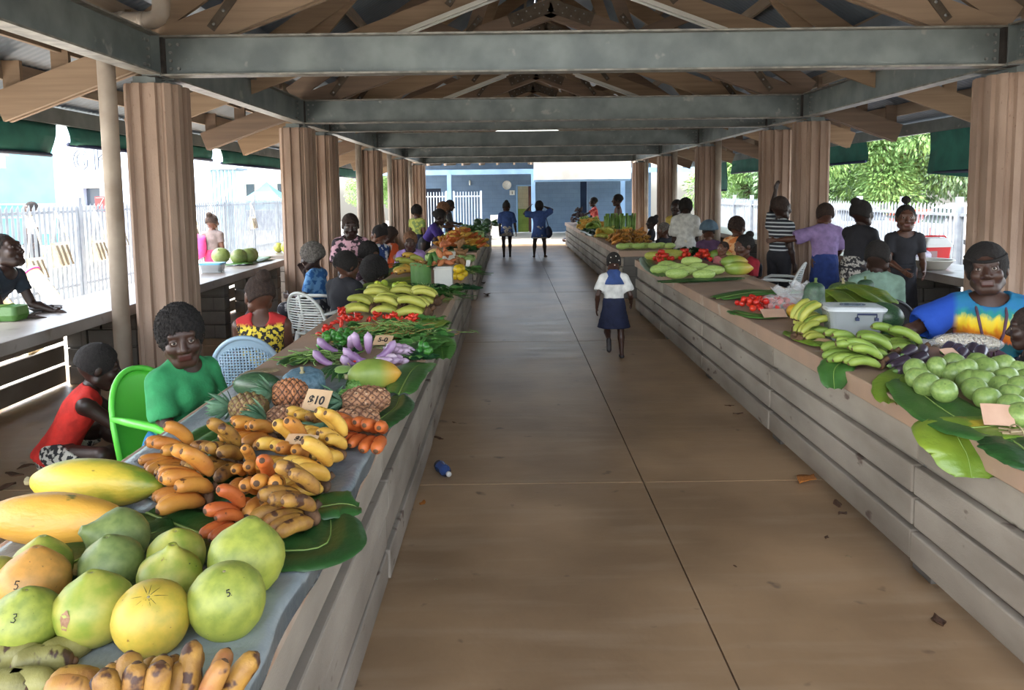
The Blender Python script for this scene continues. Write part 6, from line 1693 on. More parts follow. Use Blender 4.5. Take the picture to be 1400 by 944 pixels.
# clear storage box
MAT['clear'] = M('clear_plastic', (214, 222, 226), rough=.18, trans=.55, alpha=.75, spec=.5); MAT['lid'] = M('milky_lid', (214, 220, 224), rough=.3, alpha=.92)
t = thing('storage_box', 'clear plastic storage box with milky lid and dark handle clips', 'box', (2.30, 5.12, T), R(-8))
def ring(w, d, r_, z, n=6):
    o = []
    for cx_, cy_, a0 in ((w/2-r_, d/2-r_, 0), (-w/2+r_, d/2-r_, 90), (-w/2+r_, -d/2+r_, 180), (w/2-r_, -d/2+r_, 270)):
        for i in range(n+1): a = R(a0+90*i/n); o.append((cx_+r_*math.cos(a), cy_+r_*math.sin(a), z))
    return o
def rings(mb, L_, m=0, cap0=True, cap1=True):
    n = len(L_[0]); vs = [p for q in L_ for p in q]; fs = [(k*n+j, k*n+(j+1) % n, (k+1)*n+(j+1) % n, (k+1)*n+j) for k in range(len(L_)-1) for j in range(n)]
    if cap0: fs.append(tuple(reversed(range(n))))
    if cap1: fs.append(tuple(range((len(L_)-1)*n, len(L_)*n)))
    mb.add(vs, fs, m, False)
mb = MB(); rings(mb, [ring(.29, .22, .04, .004), ring(.35, .26, .04, .20), ring(.37, .28, .045, .202), ring(.37, .28, .045, .212), ring(.345, .255, .04, .212), ring(.285, .215, .04, .01)]); mb.build('tub', MAT['clear'], t)
mb = MB(); rings(mb, [ring(.38, .29, .05, .212), ring(.385, .295, .05, .225), ring(.36, .27, .05, .236), ring(.33, .24, .05, .232), ring(.30, .21, .05, .238)]); ld = mb.build('lid', MAT['lid'], t)
mb = MB(); mb.tube([(.08*math.cos(a), .045*math.sin(a), .242) for a in [R(20*i) for i in range(19)]], .004, 6); mb.tube([(.05*math.cos(a), .025*math.sin(a), .242) for a in [R(20*i) for i in range(19)]], .003, 6); mb.build('lid_ridge', MAT['grey_win'], ld)
mb = MB(); mb.tube([(-.01, -.146, .165), (-.01, -.155, .198), (.11, -.155, .198), (.11, -.146, .165)], .006, 6); mb.box((-.01, -.15, .165), (.022, .02, .02)); mb.box((.11, -.15, .165), (.022, .02, .02)); mb.build('handle', MAT['navy'], t)
mb = MB(); mb.ell((0, -.01, .055), (.125, .085, .05), 20, 10, nz=.45, ns=34); mb.build('packets_inside', M('paper_packets', (222, 198, 168), (196, 160, 128), 30, .7), t)
# bag of peanuts
t = thing('nut_bag', 'see-through plastic bag full of pale peanuts in front of the tie-dye seller', 'bag', (*(2.814, 4.669), T+.005), R(-12))
mb = MB(); r = random.Random(5)
for i in range(420):
    a, b_ = r.uniform(0, 6.28), r.uniform(-.15, 1); q = math.sqrt(max(0, 1-b_*b_)) 
    mb.ell((.175*q*math.cos(a), .10*q*math.sin(a), .055+.045*b_), (.0115, .008, .008), 6, 4, Mx=Euler((r.uniform(0, 3), r.uniform(0, 3), r.uniform(0, 3))).to_matrix())
o = mb.build('peanuts', M('peanut', (228, 218, 196), (200, 184, 156), 60, .6, rnd=(216, 200, 170)), t); o['kind'] = 'stuff'
MAT['clearbag'] = M('clear_bag', (235, 238, 240), rough=.12, alpha=.28, spec=.8)
mb = MB(); mb.ell((0, 0, .056), (.198, .118, .062), 30, 14, nz=.10, ns=16); mb.grid(lambda u, v: Vector((-.17-.09*u, (v-.5)*.10*(1+u), .06+.02*math.sin(v*14)*u-.02*u)), 8, 12, thick=.001); mb.build('bag', MAT['clearbag'], t)
def sticks(xy, z, n, label, L=.10):
    t = thing('pale_sticks', label, 'bundle', (xy[0], xy[1], z)); mb = MB(); r = random.Random(n)
    for i in range(n): a = r.uniform(-.5, .5); c = Vector((r.uniform(-.02, .02), r.uniform(-.03, .03), .008+.012*(i % 3))); d = Vector((math.cos(a), math.sin(a), r.uniform(-.05, .1)))*L/2; mb.tube([c-d, c+d], .007, 6)
    mb.build('sticks', MAT['leaf_dry'], t)
    mb = MB(); mb.tube([(0, .045*math.cos(a), .02+.03*math.sin(a)) for a in [R(30*i) for i in range(13)]], .003, 5); mb.build('tie', MAT['stem'], t)
sticks((2.036, 3.018), T+.01, 9, 'bundle of short pale sticks at the bottom of the round fruit pile')
# gourds, pumpkins, tomatoes
place('gourd', 'gourd', 'tall bottle-shaped dark green pumpkin with stem beside the tomatoes', 'pumpkin', (*(2.313, 5.816), T+.155), (R(4), R(3), 0), (.165, .15, .158))
place('pumpkin', 'pumpkin', 'striped greenish pumpkin behind the bright leaf', 'pumpkin', (*(2.906, 6.639), T+.115), (0, R(-6), 0), (.135, .13, .16), mat=MAT['pump_str'])
place('gourd', 'gourd', 'dark speckled pumpkin with its stem up, farthest of the three pumpkins', 'pumpkin', (*(3.081, 6.601), T+.115), (0, R(5), 40), (.15, .14, .12))
place('melon', 'watermelon', 'dark green melon half hidden behind the clear box', 'watermelon', (2.62, 5.36, T+.11), (R(90), 0, R(60)), (.11, .11, .075))
place('ball', 'yellow_fruit', 'single round yellow fruit between the pink card and the tall gourd', 'fruit', (*(2.257, 6.053), T+.052), (0, 0, 0), (.062, .062, .055), mat=M('yellow_round', (222, 176, 52), (206, 150, 44), 5, .4))
heap('tomato', 'tomato', 'loose red tomato on the leaf before the plastic bags', 'tomato', (2.127, 6.575), T+.006, 30, .19, .26, .028, 'loose tomatoes on the leaf', 2)
heap('tomato', 'tomato', 'red tomato inside the crumpled clear plastic', 'tomato', (2.303, 6.516), T+.006, 14, .12, .14, .028, 'tomatoes in clear plastic', 2)
for i, (x, y, lab) in enumerate(((2.298, 6.466, 'crumpled clear bag over the tomatoes behind the pink card'), (2.574, 6.805, 'crumpled clear bag beside the tall gourd'))):
    t = thing('plastic_bag', lab, 'bag', (x, y, T)); mb = MB(); mb.ell((0, 0, .06), (.13, .12, .075), 26, 14, nz=.55, ns=22, seed=i); mb.build('film', MAT['clearbag'], t)
    mb = MB(); mb.grid(lambda u, v: Vector((.03*math.cos(v*6.28)*(1+u*2), .03*math.sin(v*6.28)*(1+u*2), .12+.07*u+.02*math.sin(v*30)*u)), 5, 20, thick=.001); mb.build('bag_neck', MAT['clearbag'], t)
# marrows, papayas, tomatoes farther on
MAT['marrow'] = M('marrow_pale', (176, 200, 116), (140, 174, 88), 6, .4, .05, 60, stretch=(1, 1, .4), rnd=(196, 206, 120), rnd_amt=.4); MAT['pap_gy'] = M('papaya_green_mid', (150, 172, 74), (110, 142, 60), 5, .4, grad=('Z', -.05, .15, (206, 172, 70)))
proto('marrow', ('fruit', lmb([(0, -1.9), (.35, -1.85), (.7, -1.5), (.95, -.8), (1, 0), (.9, .9), (.62, 1.6), (.3, 1.95), (0, 2.0)], 18, lambda a, z: 1+.03*math.cos(6*a)), MAT['marrow']), ('stem', lmb([(0, 1.95), (.12, 1.96), (.1, 2.2), (0, 2.2)], 8), MAT['stem_green']))
proto('papaya4', ('fruit', papaya_mb(.36, .085, 9), MAT['pap_gy']), ('stem_scar', stemend(-.179), MAT['stem']))
for i, (x, y, z, rz_) in enumerate(((2.073, 9.541, 0, 95), (2.111, 9.186, 0, 85), (2.361, 9.596, 0, 92), (1.931, 8.881, 0, 80), (2.218, 8.770, 0, 95), (2.033, 9.924, 0, 100), (2.309, 9.767, .06, 90), (2.448, 9.230, 0, 80), (1.843, 9.391, 0, 90))):
    place('marrow', 'marrow', 'pale green marrow in the row beside the red tomatoes, near the running child', 'marrow', (x, y, T+.06+z), (R(90), 0, R(rz_)), (.062, .062, .068), 'pale marrows')
for x, y, z, lab in ((2.929, 9.997, .085, 'large green-yellow papaya nearest the woman in red'), (3.055, 11.125, .08, 'green papaya behind the large green-yellow one'), (2.772, 9.276, .07, 'green papaya lying in front, at the edge of the leaf')): place('papaya4', 'papaya', lab, 'papaya', (x, y, T+z), (R(90), 0, R(95)), 1.05)
leaf([(*(1.640, 8.480), .842), (*(2.070, 8.576), .845), (*(2.653, 8.733), .843)], .3, 'dark leaf fringe under the pale marrows', 'leaf_dark', seed=50); leaf([(*(2.027, 11.640), .842), (*(1.865, 10.150), .845), (*(1.782, 8.991), .84)], .22, 'leaf along the aisle edge below the marrows', 'leaf_mid', seed=51)
for x, y, n, lab in ((2.202, 11.119, 22, 'red tomato in the heap nearest the running child'), (2.567, 11.319, 16, 'red tomato in the middle heap behind the marrows'), (2.817, 11.153, 20, 'red tomato in the heap in front of the leafy bundle')): heap('tomato', 'tomato', lab, 'tomato', (x, y), T+.01, n, .16, .28, .034, lab.replace('tomato', 'tomatoes'), 3)
for i, (x, y, z) in enumerate(((2.123, 11.933, 0), (2.332, 12.500, 0), (2.382, 12.207, .03), (2.336, 12.854, .03))): place('marrow', 'marrow', 'yellow marrow at the far corner of the first slab facing the aisle', 'marrow', (x, min(y, 11.25), T+.07+z), (R(90), 0, R(70+i*10)), (.07, .07, .08), 'yellow marrows', mat=MAT['ban_lime'])
greens('leafy3', (2.875, 12.169), T+.01, 1.7, 'tall leafy green bundle between tomatoes and the person in the white shirt'); greens('leafy2', (2.587, 11.913), T, 1.2, 'flat greens behind the middle tomato heap')
# second right counter
far_hands((2.35, 15.3), 30, .40, .9, ['ban_orange', 'ban_brown'], 'brown-orange banana hand in the heap behind the pale cucumbers, far counter', 'brown banana heap on the far counter', 1.3, lay=2, seed=3)
far_hands((2.3, 16.9), 8, .35, .35, ['ban_yellow', 'ban_lime'], 'yellow banana hand behind the brown banana heap', 'yellow banana hands on the far counter', 1.9, lay=1, seed=4)
for i in range(7): place('marrow', 'marrow', 'pale cucumber in the front row of the far counter', 'marrow', (1.98+.14*i, 13.55+.10*(i % 2), T+.055), (R(90), 0, R(85+5*i)), (.055, .055, .06), 'pale cucumbers on the far counter')
for i in range(26): greens(('leafy3', 'leafy1')[i % 2], (2.05+.22*(i % 4), 17.9+.30*(i//4)), T, 1.2, 'dark leafy bunch heaped on the far counter', rz=i*40, group='leafy bunches on the far counter')
proto('stalks', ('stalks', (lambda m_: [m_.tube([(.05*math.cos(i*2.4)*(i/9), .05*math.sin(i*2.4)*(i/9), 0), (.08*math.cos(i*2.4)*(i/9), .08*math.sin(i*2.4)*(i/9), .42+.05*(i % 3))], .02, 7) for i in range(9)] and m_)(MB()), MAT['bean']), ('leaves', leafy_mb(30, .22, .03, 9, 1, 1.3, .1), [MAT['veg_dark'], MAT['stalk']]))
for i in range(6): place('stalks', 'stalk_bundle', 'upright bundle of thick green stalks on the far counter', 'greens', (2.2+.13*i, 17.6+.1*(i % 3), T), (0, 0, i), 1.0, 'upright stalk bundles')
far_hands((2.2, 21.3), 34, .32, 1.3, ['ban_lime', 'ban_green', 'ban_yellow'], 'yellow-green banana hand along the far half of the far counter', 'yellow-green bananas of the far counter', 1.7, lay=2, seed=6)
heap('root', 'dark_root', 'dark purplish root at the very end of the far counter', 'root vegetable', (2.2, 24.6), T+.03, 40, .32, .9, .11, 'dark roots at the far end', 3, mat=M('dark_root', (84, 66, 72), (60, 48, 54), 9, .7), pack=.5)
leaf([(1.9, 17.4, .845), (1.95, 18.6, .85), (1.88, 20.2, .84)], .25, 'dark leaf hanging at the aisle edge of the far counter', 'leaf_mid', seed=55)

# ---------------------------------------------------------------- things on the side tables
for i, (x, y, r_, lab) in enumerate(((-4.406, 11.660, .125, 'green watermelon nearest the blue-lidded tub'), (-4.063, 11.477, .12, 'green watermelon in the middle of the front pair'), (-4.021, 11.874, .115, 'green watermelon nearest the folded leaf'), (-3.98, 11.6, .12, 'green watermelon at the back of the group'))):
    place('roundmelon', 'watermelon', lab, 'watermelon', (x, y, T+r_*.98), (R(40), 0, i), (r_*1.1, r_, r_), mat=MAT['pom_dark'])
leaf([(*(-4.207, 11.292), .84), (*(-4.001, 11.381), .86), (*(-3.872, 11.483), .842)], .28, 'green leaf before the watermelons on the side table', 'leaf_mid', seed=60); leaf([(*(-3.958, 11.741), .84), (*(-3.995, 12.273), .87), (*(-3.901, 12.540), .842)], .36, 'folded green leaf at the end of the near side table', 'leaf_mid', seed=61)
t = thing('lunch_tub', 'clear tub with sky-blue lid and pink contents on the side table', 'container', (*(-4.013, 10.311), T))
mb = MB(); rings(mb, [ring(.26, .19, .03, .004), ring(.29, .22, .03, .11), ring(.275, .205, .03, .11), ring(.25, .18, .03, .01)]); mb.build('tub', MAT['clear'], t)
mb = MB(); rings(mb, [ring(.30, .23, .03, .11), ring(.305, .235, .03, .13), ring(.28, .21, .03, .135)]); mb.build('lid', M('sky_lid', (110, 178, 210), rough=.4), t)
mb = MB(); mb.ell((0, 0, .05), (.115, .08, .04), 16, 8, nz=.3, ns=30); mb.build('contents', M('pink_food', (206, 132, 142), (180, 96, 110), 20, .6), t)
for i, (x, y, r_, m_) in enumerate(((-3.95, 13.6, .12, 'lime'), (-4.0, 14.4, .10, 'ban_lime'), (-3.85, 14.9, .10, 'ban_lime'), (-4.1, 15.3, .09, 'pom_orange'), (-3.9, 15.8, .10, 'lime'), (-4.2, 13.9, .09, 'ban_lime'))):
    place('ball', 'pomelo', 'yellow-green pomelo on the far side table beyond the folded leaf', 'pomelo', (x, y, T+r_*.95), (0, 0, 0), r_, 'pomelos on the far side table', mat=MAT[m_])
# leaf parcel by the man at the photo edge
t = thing('leaf_parcel', 'folded fresh green banana-leaf parcel beside the man at the stone table', 'parcel', (*(-4.278, 6.447), T)); mb = MB(); rings(mb, [ring(.28, .2, .03, .003), ring(.30, .22, .04, .05), ring(.29, .2, .04, .12), ring(.24, .16, .05, .125)]); mb.build('folded_leaf', MAT['leaf_mid'], t); mb = MB(); mb.box((0, 0, .064), (.02, .225, .13)); mb.build('leaf_strap', MAT['rib'], t)
t = thing('dark_dish', 'small dark dish of betel nuts in front of the leaf parcel', 'dish', (*(-4.263, 6.975), T)); mb = MB(); mb.lathe([(0, .004), (.10, .004), (.14, .03), (.135, .035), (.09, .012), (0, .012)], 22); mb.build('dish', MAT['dark_gap'], t)
for i in range(6): mb = MB(); mb.ell((.05*math.cos(i), .05*math.sin(i), .028), (.024, .03, .022), 10, 6); mb.build('nut', MAT['ban_purple'], t)
# cooler box
t = thing('cooler_box', 'red cooler box with white lid and red swing handle', 'cooler', (*(5.785, 10.468), T), R(6))
MAT['cool_red'] = M('cooler_red', (206, 28, 34), (190, 24, 30), 2, .3); W_ = MAT['white_paint']
mb = MB(); rings(mb, [ring(.33, .23, .03, .003), ring(.37, .26, .03, .21), ring(.38, .27, .03, .215)]); mb.build('body', MAT['cool_red'], t)
mb = MB(); rings(mb, [ring(.39, .28, .03, .215), ring(.385, .275, .03, .26), ring(.30, .2, .04, .335), ring(.22, .14, .04, .34)]); mb.build('lid', MAT['white_paint'], t)
mb = MB(); mb.tube([(-.2, 0, .20), (-.205, 0, .30), (-.15, -.02, .36), (.15, -.02, .36), (.205, 0, .30), (.2, 0, .20)], .014, 8); mb.build('handle', MAT['cool_red'], t)
mb = MB(); mb.box((-.08, -.132, .12), (.10, .006, .09)); mb.build('label_patch', M('label_grey', (150, 120, 120), rough=.5), t)
t = thing('cloth_bundle', 'pale lilac cloth bundle on the side table beyond the cooler box', 'cloth', (5.45, 10.6, T)); mb = MB(); mb.ell((0, 0, .09), (.34, .4, .12), 26, 12, nz=.35, ns=7); mb.build('cloth', plain('lilac_cloth', (206, 200, 214)))
bpy.data.objects['cloth'].parent = t
t = thing('white_basin', 'white basin on the side table beside the woman with the topknot', 'basin', (5.3, 9.6, T)); mb = MB(); mb.lathe([(0, .004), (.16, .004), (.24, .11), (.26, .115), (.255, .125), (.23, .115), (.15, .015), (0, .015)], 26); mb.build('basin', MAT['tub'], t)
# mats, bags on the fence
MAT['mat'] = M('woven_mat', (214, 196, 158), (190, 170, 132), 30, .85, .3, 120); MAT['bagw'] = M('woven_bag', (226, 218, 198), (206, 196, 172), 20, .8, .3, 90); MAT['bagstripe'] = M('bag_stripe', (110, 100, 84), rough=.9); MAT['magenta'] = M('magenta_thread', (206, 66, 150), rough=.8); MAT['yellowt'] = M('yellow_thread', (226, 206, 60), rough=.8)
def roll(x, y, L, r_, lean_, az, label, tip='magenta'):
    t = thing('rolled_mat', label, 'mat', (x, y, -.12)); d = Vector((math.sin(R(lean_))*math.cos(R(az)), math.sin(R(lean_))*math.sin(R(az)), math.cos(R(lean_)))); b = Vector((0, 0, r_*.6))
    mb = MB(); n = 40; e1 = d.orthogonal().normalized(); e2 = d.cross(e1)
    mb.grid(lambda u, v: b+d*(v*L)+(e1*math.cos(u*12.5)+e2*math.sin(u*12.5))*r_*(1-.10*u), n, 12, thick=0)
    mb.tube([b, b+d*L*.995], r_*.86, 14); mb.build('mat', MAT['mat'], t)
    mb = MB()
    for h in (.35, .97): mb.tube([b+d*L*h+(e1*math.cos(a)+e2*math.sin(a))*r_*1.02 for a in [R(30*i) for i in range(13)]], .012, 5)
    mb.build('binding', MAT[tip], t)
roll(-6.35, 8.8, 1.5, .17, 10, 190, 'tall thick rolled pandanus mat with yellow binding standing by the fence', 'yellowt'); roll(-6.3, 9.5, 1.45, .13, 16, 185, 'rolled mat with magenta binding behind the thickest roll'); roll(-5.85, 10.4, 1.25, .10, 42, 165, 'slanting rolled mat with magenta binding leaning to the fence'); roll(-6.0, 9.6, 1.0, .12, 40, 172, 'low slanting rolled mat between the upright rolls and table', 'yellowt')
def fbag(y, z, s_, label, stripes=True):
    t = thing('woven_bag', label, 'bag', (-7.60, y, z)); w, h = .46*s_, .36*s_
    mb = MB(); mb.grid(lambda u, v: Vector((.05+.05*math.sin(u*3.14)*math.sin(v*2.6), (u-.5)*w*(1-.12*v), -v*h)), 14, 10, thick=0); mb.grid(lambda u, v: Vector((.04, (u-.5)*w*(1-.12*v), -v*h)), 6, 4); mb.build('pouch', MAT['bagw'], t)
    if stripes:
        mb = MB()
        for k in range(3):
            a, b_ = Vector((.115, -w*.42+k*w*.26, -.04*s_)), Vector((.115, -w*.1+k*w*.26, -h*.93)); mb.tube([a, a.lerp(b_, .5)+Vector((.005, 0, 0)), b_], .016*s_, 6)
        mb.build('stripe', MAT['bagstripe'], t)
    mb = MB(); H2 = 1.64-z
    mb.tube([(.05, -w*.45, 0), (.04, -w*.2, H2*.6), (.0, 0, H2), (.04, w*.2, H2*.6), (.05, w*.45, 0)], .014, 6); mb.build('strap', MAT['bagw'], t)
for y, z, s_, lab in ((11.1, .95, .9, 'plain woven bag hanging beside the thick rolled mats'), (12.2, .92, 1.0, 'narrow woven bag with a long strap, low on the fence'), (12.9, 1.12, 1.15, 'striped woven bag hung just before the thick fence post'), (14.1, 1.08, 1.05, 'striped woven bag hung just after the thick fence post'), (14.9, 1.2, .8, 'small woven bag nearest the first pillar'), (18.3, 1.15, 1.5, 'bundle-like fringed woven bag behind the woman with the pink bag'), (19.6, 1.1, 1.1, 'woven bag hung under the tall pale kiosk'), (22.6, 1.25, 1.0, 'single long woven bag on its own farther along the fence')): fbag(y, z, s_, lab)

# ---------------------------------------------------------------- chairs
def pchair(loc, rz, mat, label, style='slat', arms=True, hole=None):
    t = thing('plastic_chair', label, 'chair', loc, rz); m_ = mat
    def P(u, v):    # back surface
        a = (u-.5)*1.9; return Vector((math.sin(a)*.30*(1-.05*v), -.14-.13*math.cos(a)-.10*v, .42+.43*v))
    vt = lambda u: .42+.62*max(0, math.sin(u*math.pi))**.55
    mb = MB(); mb.grid(lambda u, v: Vector(((u-.5)*.44*(1-.12*(1-v)), -.22+.45*v, .425-.018*math.sin(u*3.14)*math.sin(v*3.14)-.02*max(0, v-.85)*6)), 12, 12, thick=.018); mb.build('seat', m_, t)
    top = [P(u/20, vt(u/20)) for u in range(21)]
    mb = MB(); mb.tube([P(0, -.02), P(0, .3)]+top+[P(1, .3), P(1, -.02)], .017, 7)
    if style == 'solid': mb.grid(lambda u, v: P(.01+.98*u, v*vt(.01+.98*u)), 16, 10, thick=.008)
    elif style == 'slat':
        for k in range(13):
            v = .14+k*.062; e = next(q/50 for q in range(1, 26) if vt(q/50) >= v+.02); mb.tube([P(e+(1-2*e)*i/10, v) for i in range(11)], .008, 5)
        mb.tube([P(.5, .0), P(.5, 1.0)], .012, 5)
    else:
        mb.grid(lambda u, v: P(.02+.96*u, vt(.02+.96*u)*(.83+.17*v)), 20, 3, thick=.01)
        for k in range(22):
            u = .08+.84*k/21; mb.tube([P(u, .12), P(u, .45*vt(u)), P(u, .86*vt(u))], .0062, 4)
        for k in range(16): v = .12+k*.05; e = next(q/60 for q in range(2, 31) if vt(q/60)*.86 >= v or q == 30); mb.tube([P(e+(1-2*e)*i/8, v) for i in range(9)], .0062, 4)
        mb.grid(lambda u, v: P(.06+.88*u, .02+v*.1), 12, 2, thick=.01)
    mb.build('backrest', m_, t)
    for sx in (-1, 1):
        for sy in (-1, 1):
            mb = MB(); mb.tube([(sx*.19, sy*.19, .43), (sx*.225, sy*.22, .2), (sx*.25, sy*.25, .0)], .02, 6, rr=[.028, .02, .018]); mb.build('leg', m_, t)
        if arms: mb = MB(); q = P(0 if sx < 0 else 1, .52); mb.tube([q, (sx*.275, -.1, .655), (sx*.28, .12, .65), (sx*.265, .2, .62), (sx*.23, .21, .43)], .018, 7, rr=[.014, .022, .024, .02, .018]); mb.build('armrest', m_, t)
    return t
CH = {k: M('chair_'+k, c, rough=.38, sss=.05) for k, c in (('green', (98, 206, 72)), ('bluegrey', (150, 176, 196)), ('white', (206, 210, 206)), ('black', (36, 38, 44)), ('dkgreen', (30, 110, 60)))}
# ---------------------------------------------------------------- people
HB, HG, HO, HN = MAT['hair_black'], MAT['hair_grey'], MAT['hair_ginger'], MAT['hair_brown']
def fl(n, c, c2, sc=18, con=(.47, .53)): return M(n, c, c2, sc, .85, .15, 60, contrast=con, detail=3)
SIT = dict(rl=((.14, 1, -.06), (.02, .05, -1), (0, 1, 0)), ll=((-.14, 1, -.06), (-.02, .05, -1), (0, 1, 0)))
LAP = dict(ra=((.12, .25, -1), (-.35, 1, -.1), (-.3, 1, -.25), (0, 0, -1)), la=((-.12, .25, -1), (.35, 1, -.1), (.3, 1, -.25), (0, 0, -1)))
TAB = dict(ra=((.15, .75, -.8), (-.25, 1, .0), (-.1, 1, -.15), (0, 0, -1)), la=((-.15, .75, -.8), (.25, 1, .0), (.1, 1, -.15), (0, 0, -1)))
def floor_sit(): return dict(pelvis=.13, rl=((.75, .8, .12), (-.8, .35, -.22), (-.6, .8, -.1)), ll=((-.75, .8, .12), (.8, .45, -.22), (.6, .8, -.1)))
gt = plain('tee_green', (52, 150, 92), (44, 132, 80)); navy = plain('navy_cloth', (28, 36, 66)); dk = plain('dark_cloth', (34, 34, 40)); wh = plain('white_cloth', (214, 214, 208)); cr = plain('cream_cloth', (214, 206, 178))
pchair((-1.85, 4.22, 0), R(-114), CH['green'], 'bright green plastic armchair holding the woman in the green shirt', 'solid')
person('woman with short black afro hair in a green shirt, turned to look at the viewer', (-1.86, 4.17, 0), R(-112), 1.56, .49, (9, 0, 0), (10, -42, 6), skin=0, top=dict(mat=gt, sleeve=.62, puff=.012, g=.014), bottom=dict(kind='skirt', mat=plain('blue_skirt', (40, 120, 170)), len=1.3), hair=('puff', HB, -.006), bust=1.0, build=1.15, **SIT, **LAP)
person('woman in sleeveless red top sitting on the floor, seen from behind', (-3.12, 5.12, 0), R(-62), 1.55, lean=(30, 0, 0), head=(12, 0, 0), skin=2, top=dict(mat=plain('red_top', (206, 44, 34)), sleeve=0, flare=.03, hem=-.05, g=.016), bottom=dict(kind='shorts', mat=fl('bw_pattern', (190, 186, 176), (40, 40, 42), 30), len=1.0), hair=('short', HB, .004), build=1.12, ra=((.1, .75, -.7), (-.2, .9, -.5)), la=((-.1, .7, -.7), (.2, .9, -.55)), **floor_sit())
t = thing('red_bowl', 'red plastic bowl on the floor before the woman in red', 'bowl', (-2.25, 5.45, 0)); mb = MB(); mb.lathe([(0, .004), (.11, .004), (.2, .13), (.215, .135), (.2, .14), (.105, .02), (0, .02)], 26); mb.build('bowl', MAT['cool_red'], t)
person('young man in dark shirt at the photo edge, leaning over the stone side table', (-4.72, 6.75, 0), R(-95), 1.62, lean=(40, 0, 0), head=(-20, 0, 0), skin=2, top=dict(mat=plain('teal_dark', (34, 46, 60)), sleeve=.5), bottom=dict(kind='trousers', mat=dk, len=1.9), hair=('crop', HB), ra=((.1, .4, -1), (-.1, 1, -.3)), la=((-.1, .4, -1), (.1, 1, -.3)))
pchair((-1.93, 5.66, 0), R(8), CH['bluegrey'], 'blue-grey plastic armchair with pierced back, rear side to the viewer', 'holes')
def patt():
    m_ = fl('patterned_dress', (214, 190, 60), (34, 30, 28), 34, (.47, .52)); N, L, b = nodes(m_)
    tc = N.new('ShaderNodeTexCoord'); sp = N.new('ShaderNodeSeparateXYZ'); L.new(tc.outputs['Object'], sp.inputs[0])
    r = N.new('ShaderNodeMapRange'); r.inputs[1].default_value = .87; r.inputs[2].default_value = .90; L.new(sp.outputs[2], r.inputs[0])
    x = N.new('ShaderNodeMix'); x.data_type = 'RGBA'; x.inputs[7].default_value = lin((176, 40, 40)); L.new(r.outputs[0], x.inputs[0]); L.new(b.inputs['Base Color'].links[0].from_socket, x.inputs[6]); L.new(x.outputs[2], b.inputs['Base Color']); return m_
person('woman with hair bun in red and yellow patterned dress, back to the viewer', (-1.90, 5.78, 0), R(8), 1.52, .49, (2, 0, 0), (4, 32, 0), skin=1, top=dict(mat=patt(), sleeve=0, back=.07, g=.016), bottom=dict(kind='skirt', mat=dk, len=1.3), hair=('bun', HN, -.002), build=1.1, **SIT, **LAP)
person('girl in dark clothes crouching in the shade beyond the nearest pillar', (-2.78, 7.9, 0), R(-70), 1.45, lean=(16, 0, 0), head=(14, 0, 0), skin=2, top=dict(mat=plain('maroon', (70, 34, 36)), sleeve=.4), bottom=dict(kind='skirt', mat=fl('navy_floral', (40, 46, 74), (90, 96, 120)), len=1.2), hair=('tail', HB), **dict(floor_sit(), pelvis=.26))
pchair((-2.33, 9.42, 0), R(78), CH['white'], 'white plastic armchair under the elderly grey-haired woman', 'slat')
person('elderly woman with grey hair and blue dress, seated in a white chair', (-2.38, 9.43, 0), R(78), 1.55, .49, (2, 0, 0), (14, 8, 0), skin=2, top=dict(mat=fl('blue_floral', (40, 92, 150), (96, 144, 190), 14), sleeve=.7), bottom=dict(kind='skirt', mat=fl('black_white_floral', (34, 34, 42), (150, 150, 150), 12, (.55, .6)), len=1.6), hair=('puff', HG), ra=((.15, .7, -.8), (-.3, .3, 1)), la=((-.15, .3, -1), (.3, 1, 0)), lod=1, **SIT)
person('woman standing in pink and black floral shirt, one hand raised to her chest', (-2.10, 10.1, 0), R(186), 1.56, head=(10, 10, 0), skin=2, top=dict(mat=fl('pink_floral', (206, 160, 172), (44, 34, 42), 16), sleeve=.8, puff=.015, g=.02, hem=-.03), bottom=dict(kind='cone', mat=dk, hem=.35), hair=('short', HN), la=((-.1, .3, -1), (.75, .6, .35)), ra=((.1, .25, -1), (-.7, .6, .5)), build=1.12, lod=1)
pchair((-1.98, 8.05, 0), R(-28), CH['white'], 'pale slatted plastic chair holding the woman in black', 'slat')
person('woman with tied black hair in a black shirt, seen from behind', (-1.82, 8.25, 0), R(-28), 1.5, .49, (4, 0, 0), (10, -20, 0), skin=1, top=dict(mat=dk, sleeve=.8, g=.018), bottom=dict(kind='skirt', mat=dk, len=1.3), hair=('tail', HB, .004), build=1.15, lod=1, **SIT, **LAP)
person('woman with big dark curly hair in grey singlet, head bowed low', (-1.88, 9.0, 0), R(-120), 1.52, .46, (34, 0, 0), (34, 0, 0), skin=0, top=dict(mat=plain('grey_singlet', (170, 168, 176)), sleeve=0), bottom=dict(kind='skirt', mat=navy, len=1.2), hair=('afro', HB, .002), lod=1, **SIT, **LAP)
person('woman with shoulder-length dark hair and floral blouse looking towards the aisle', (-1.92, 10.1, 0), R(-120), 1.52, .46, (5, 0, 0), (6, 0, 0), skin=1, top=dict(mat=fl('dark_floral', (60, 40, 50), (196, 150, 160), 20, (.55, .6)), sleeve=.6), bottom=dict(kind='skirt', mat=dk, len=1.3), hair=('puff', HB, .004), lod=1, **SIT, **LAP)
person('girl with small hair bun in white and blue top, face in profile to the pillars', (-2.12, 12.5, 0), R(62), 1.55, .58, (2, 0, 0), (-4, 0, 0), skin=3, top=dict(mat=fl('blue_white', (222, 226, 232), (40, 66, 120), 10), sleeve=.4), bottom=dict(kind='skirt', mat=fl('leafy_skirt', (60, 70, 44), (140, 140, 80)), len=1.4), hair=('bun', HB), lod=1, **SIT, **LAP)
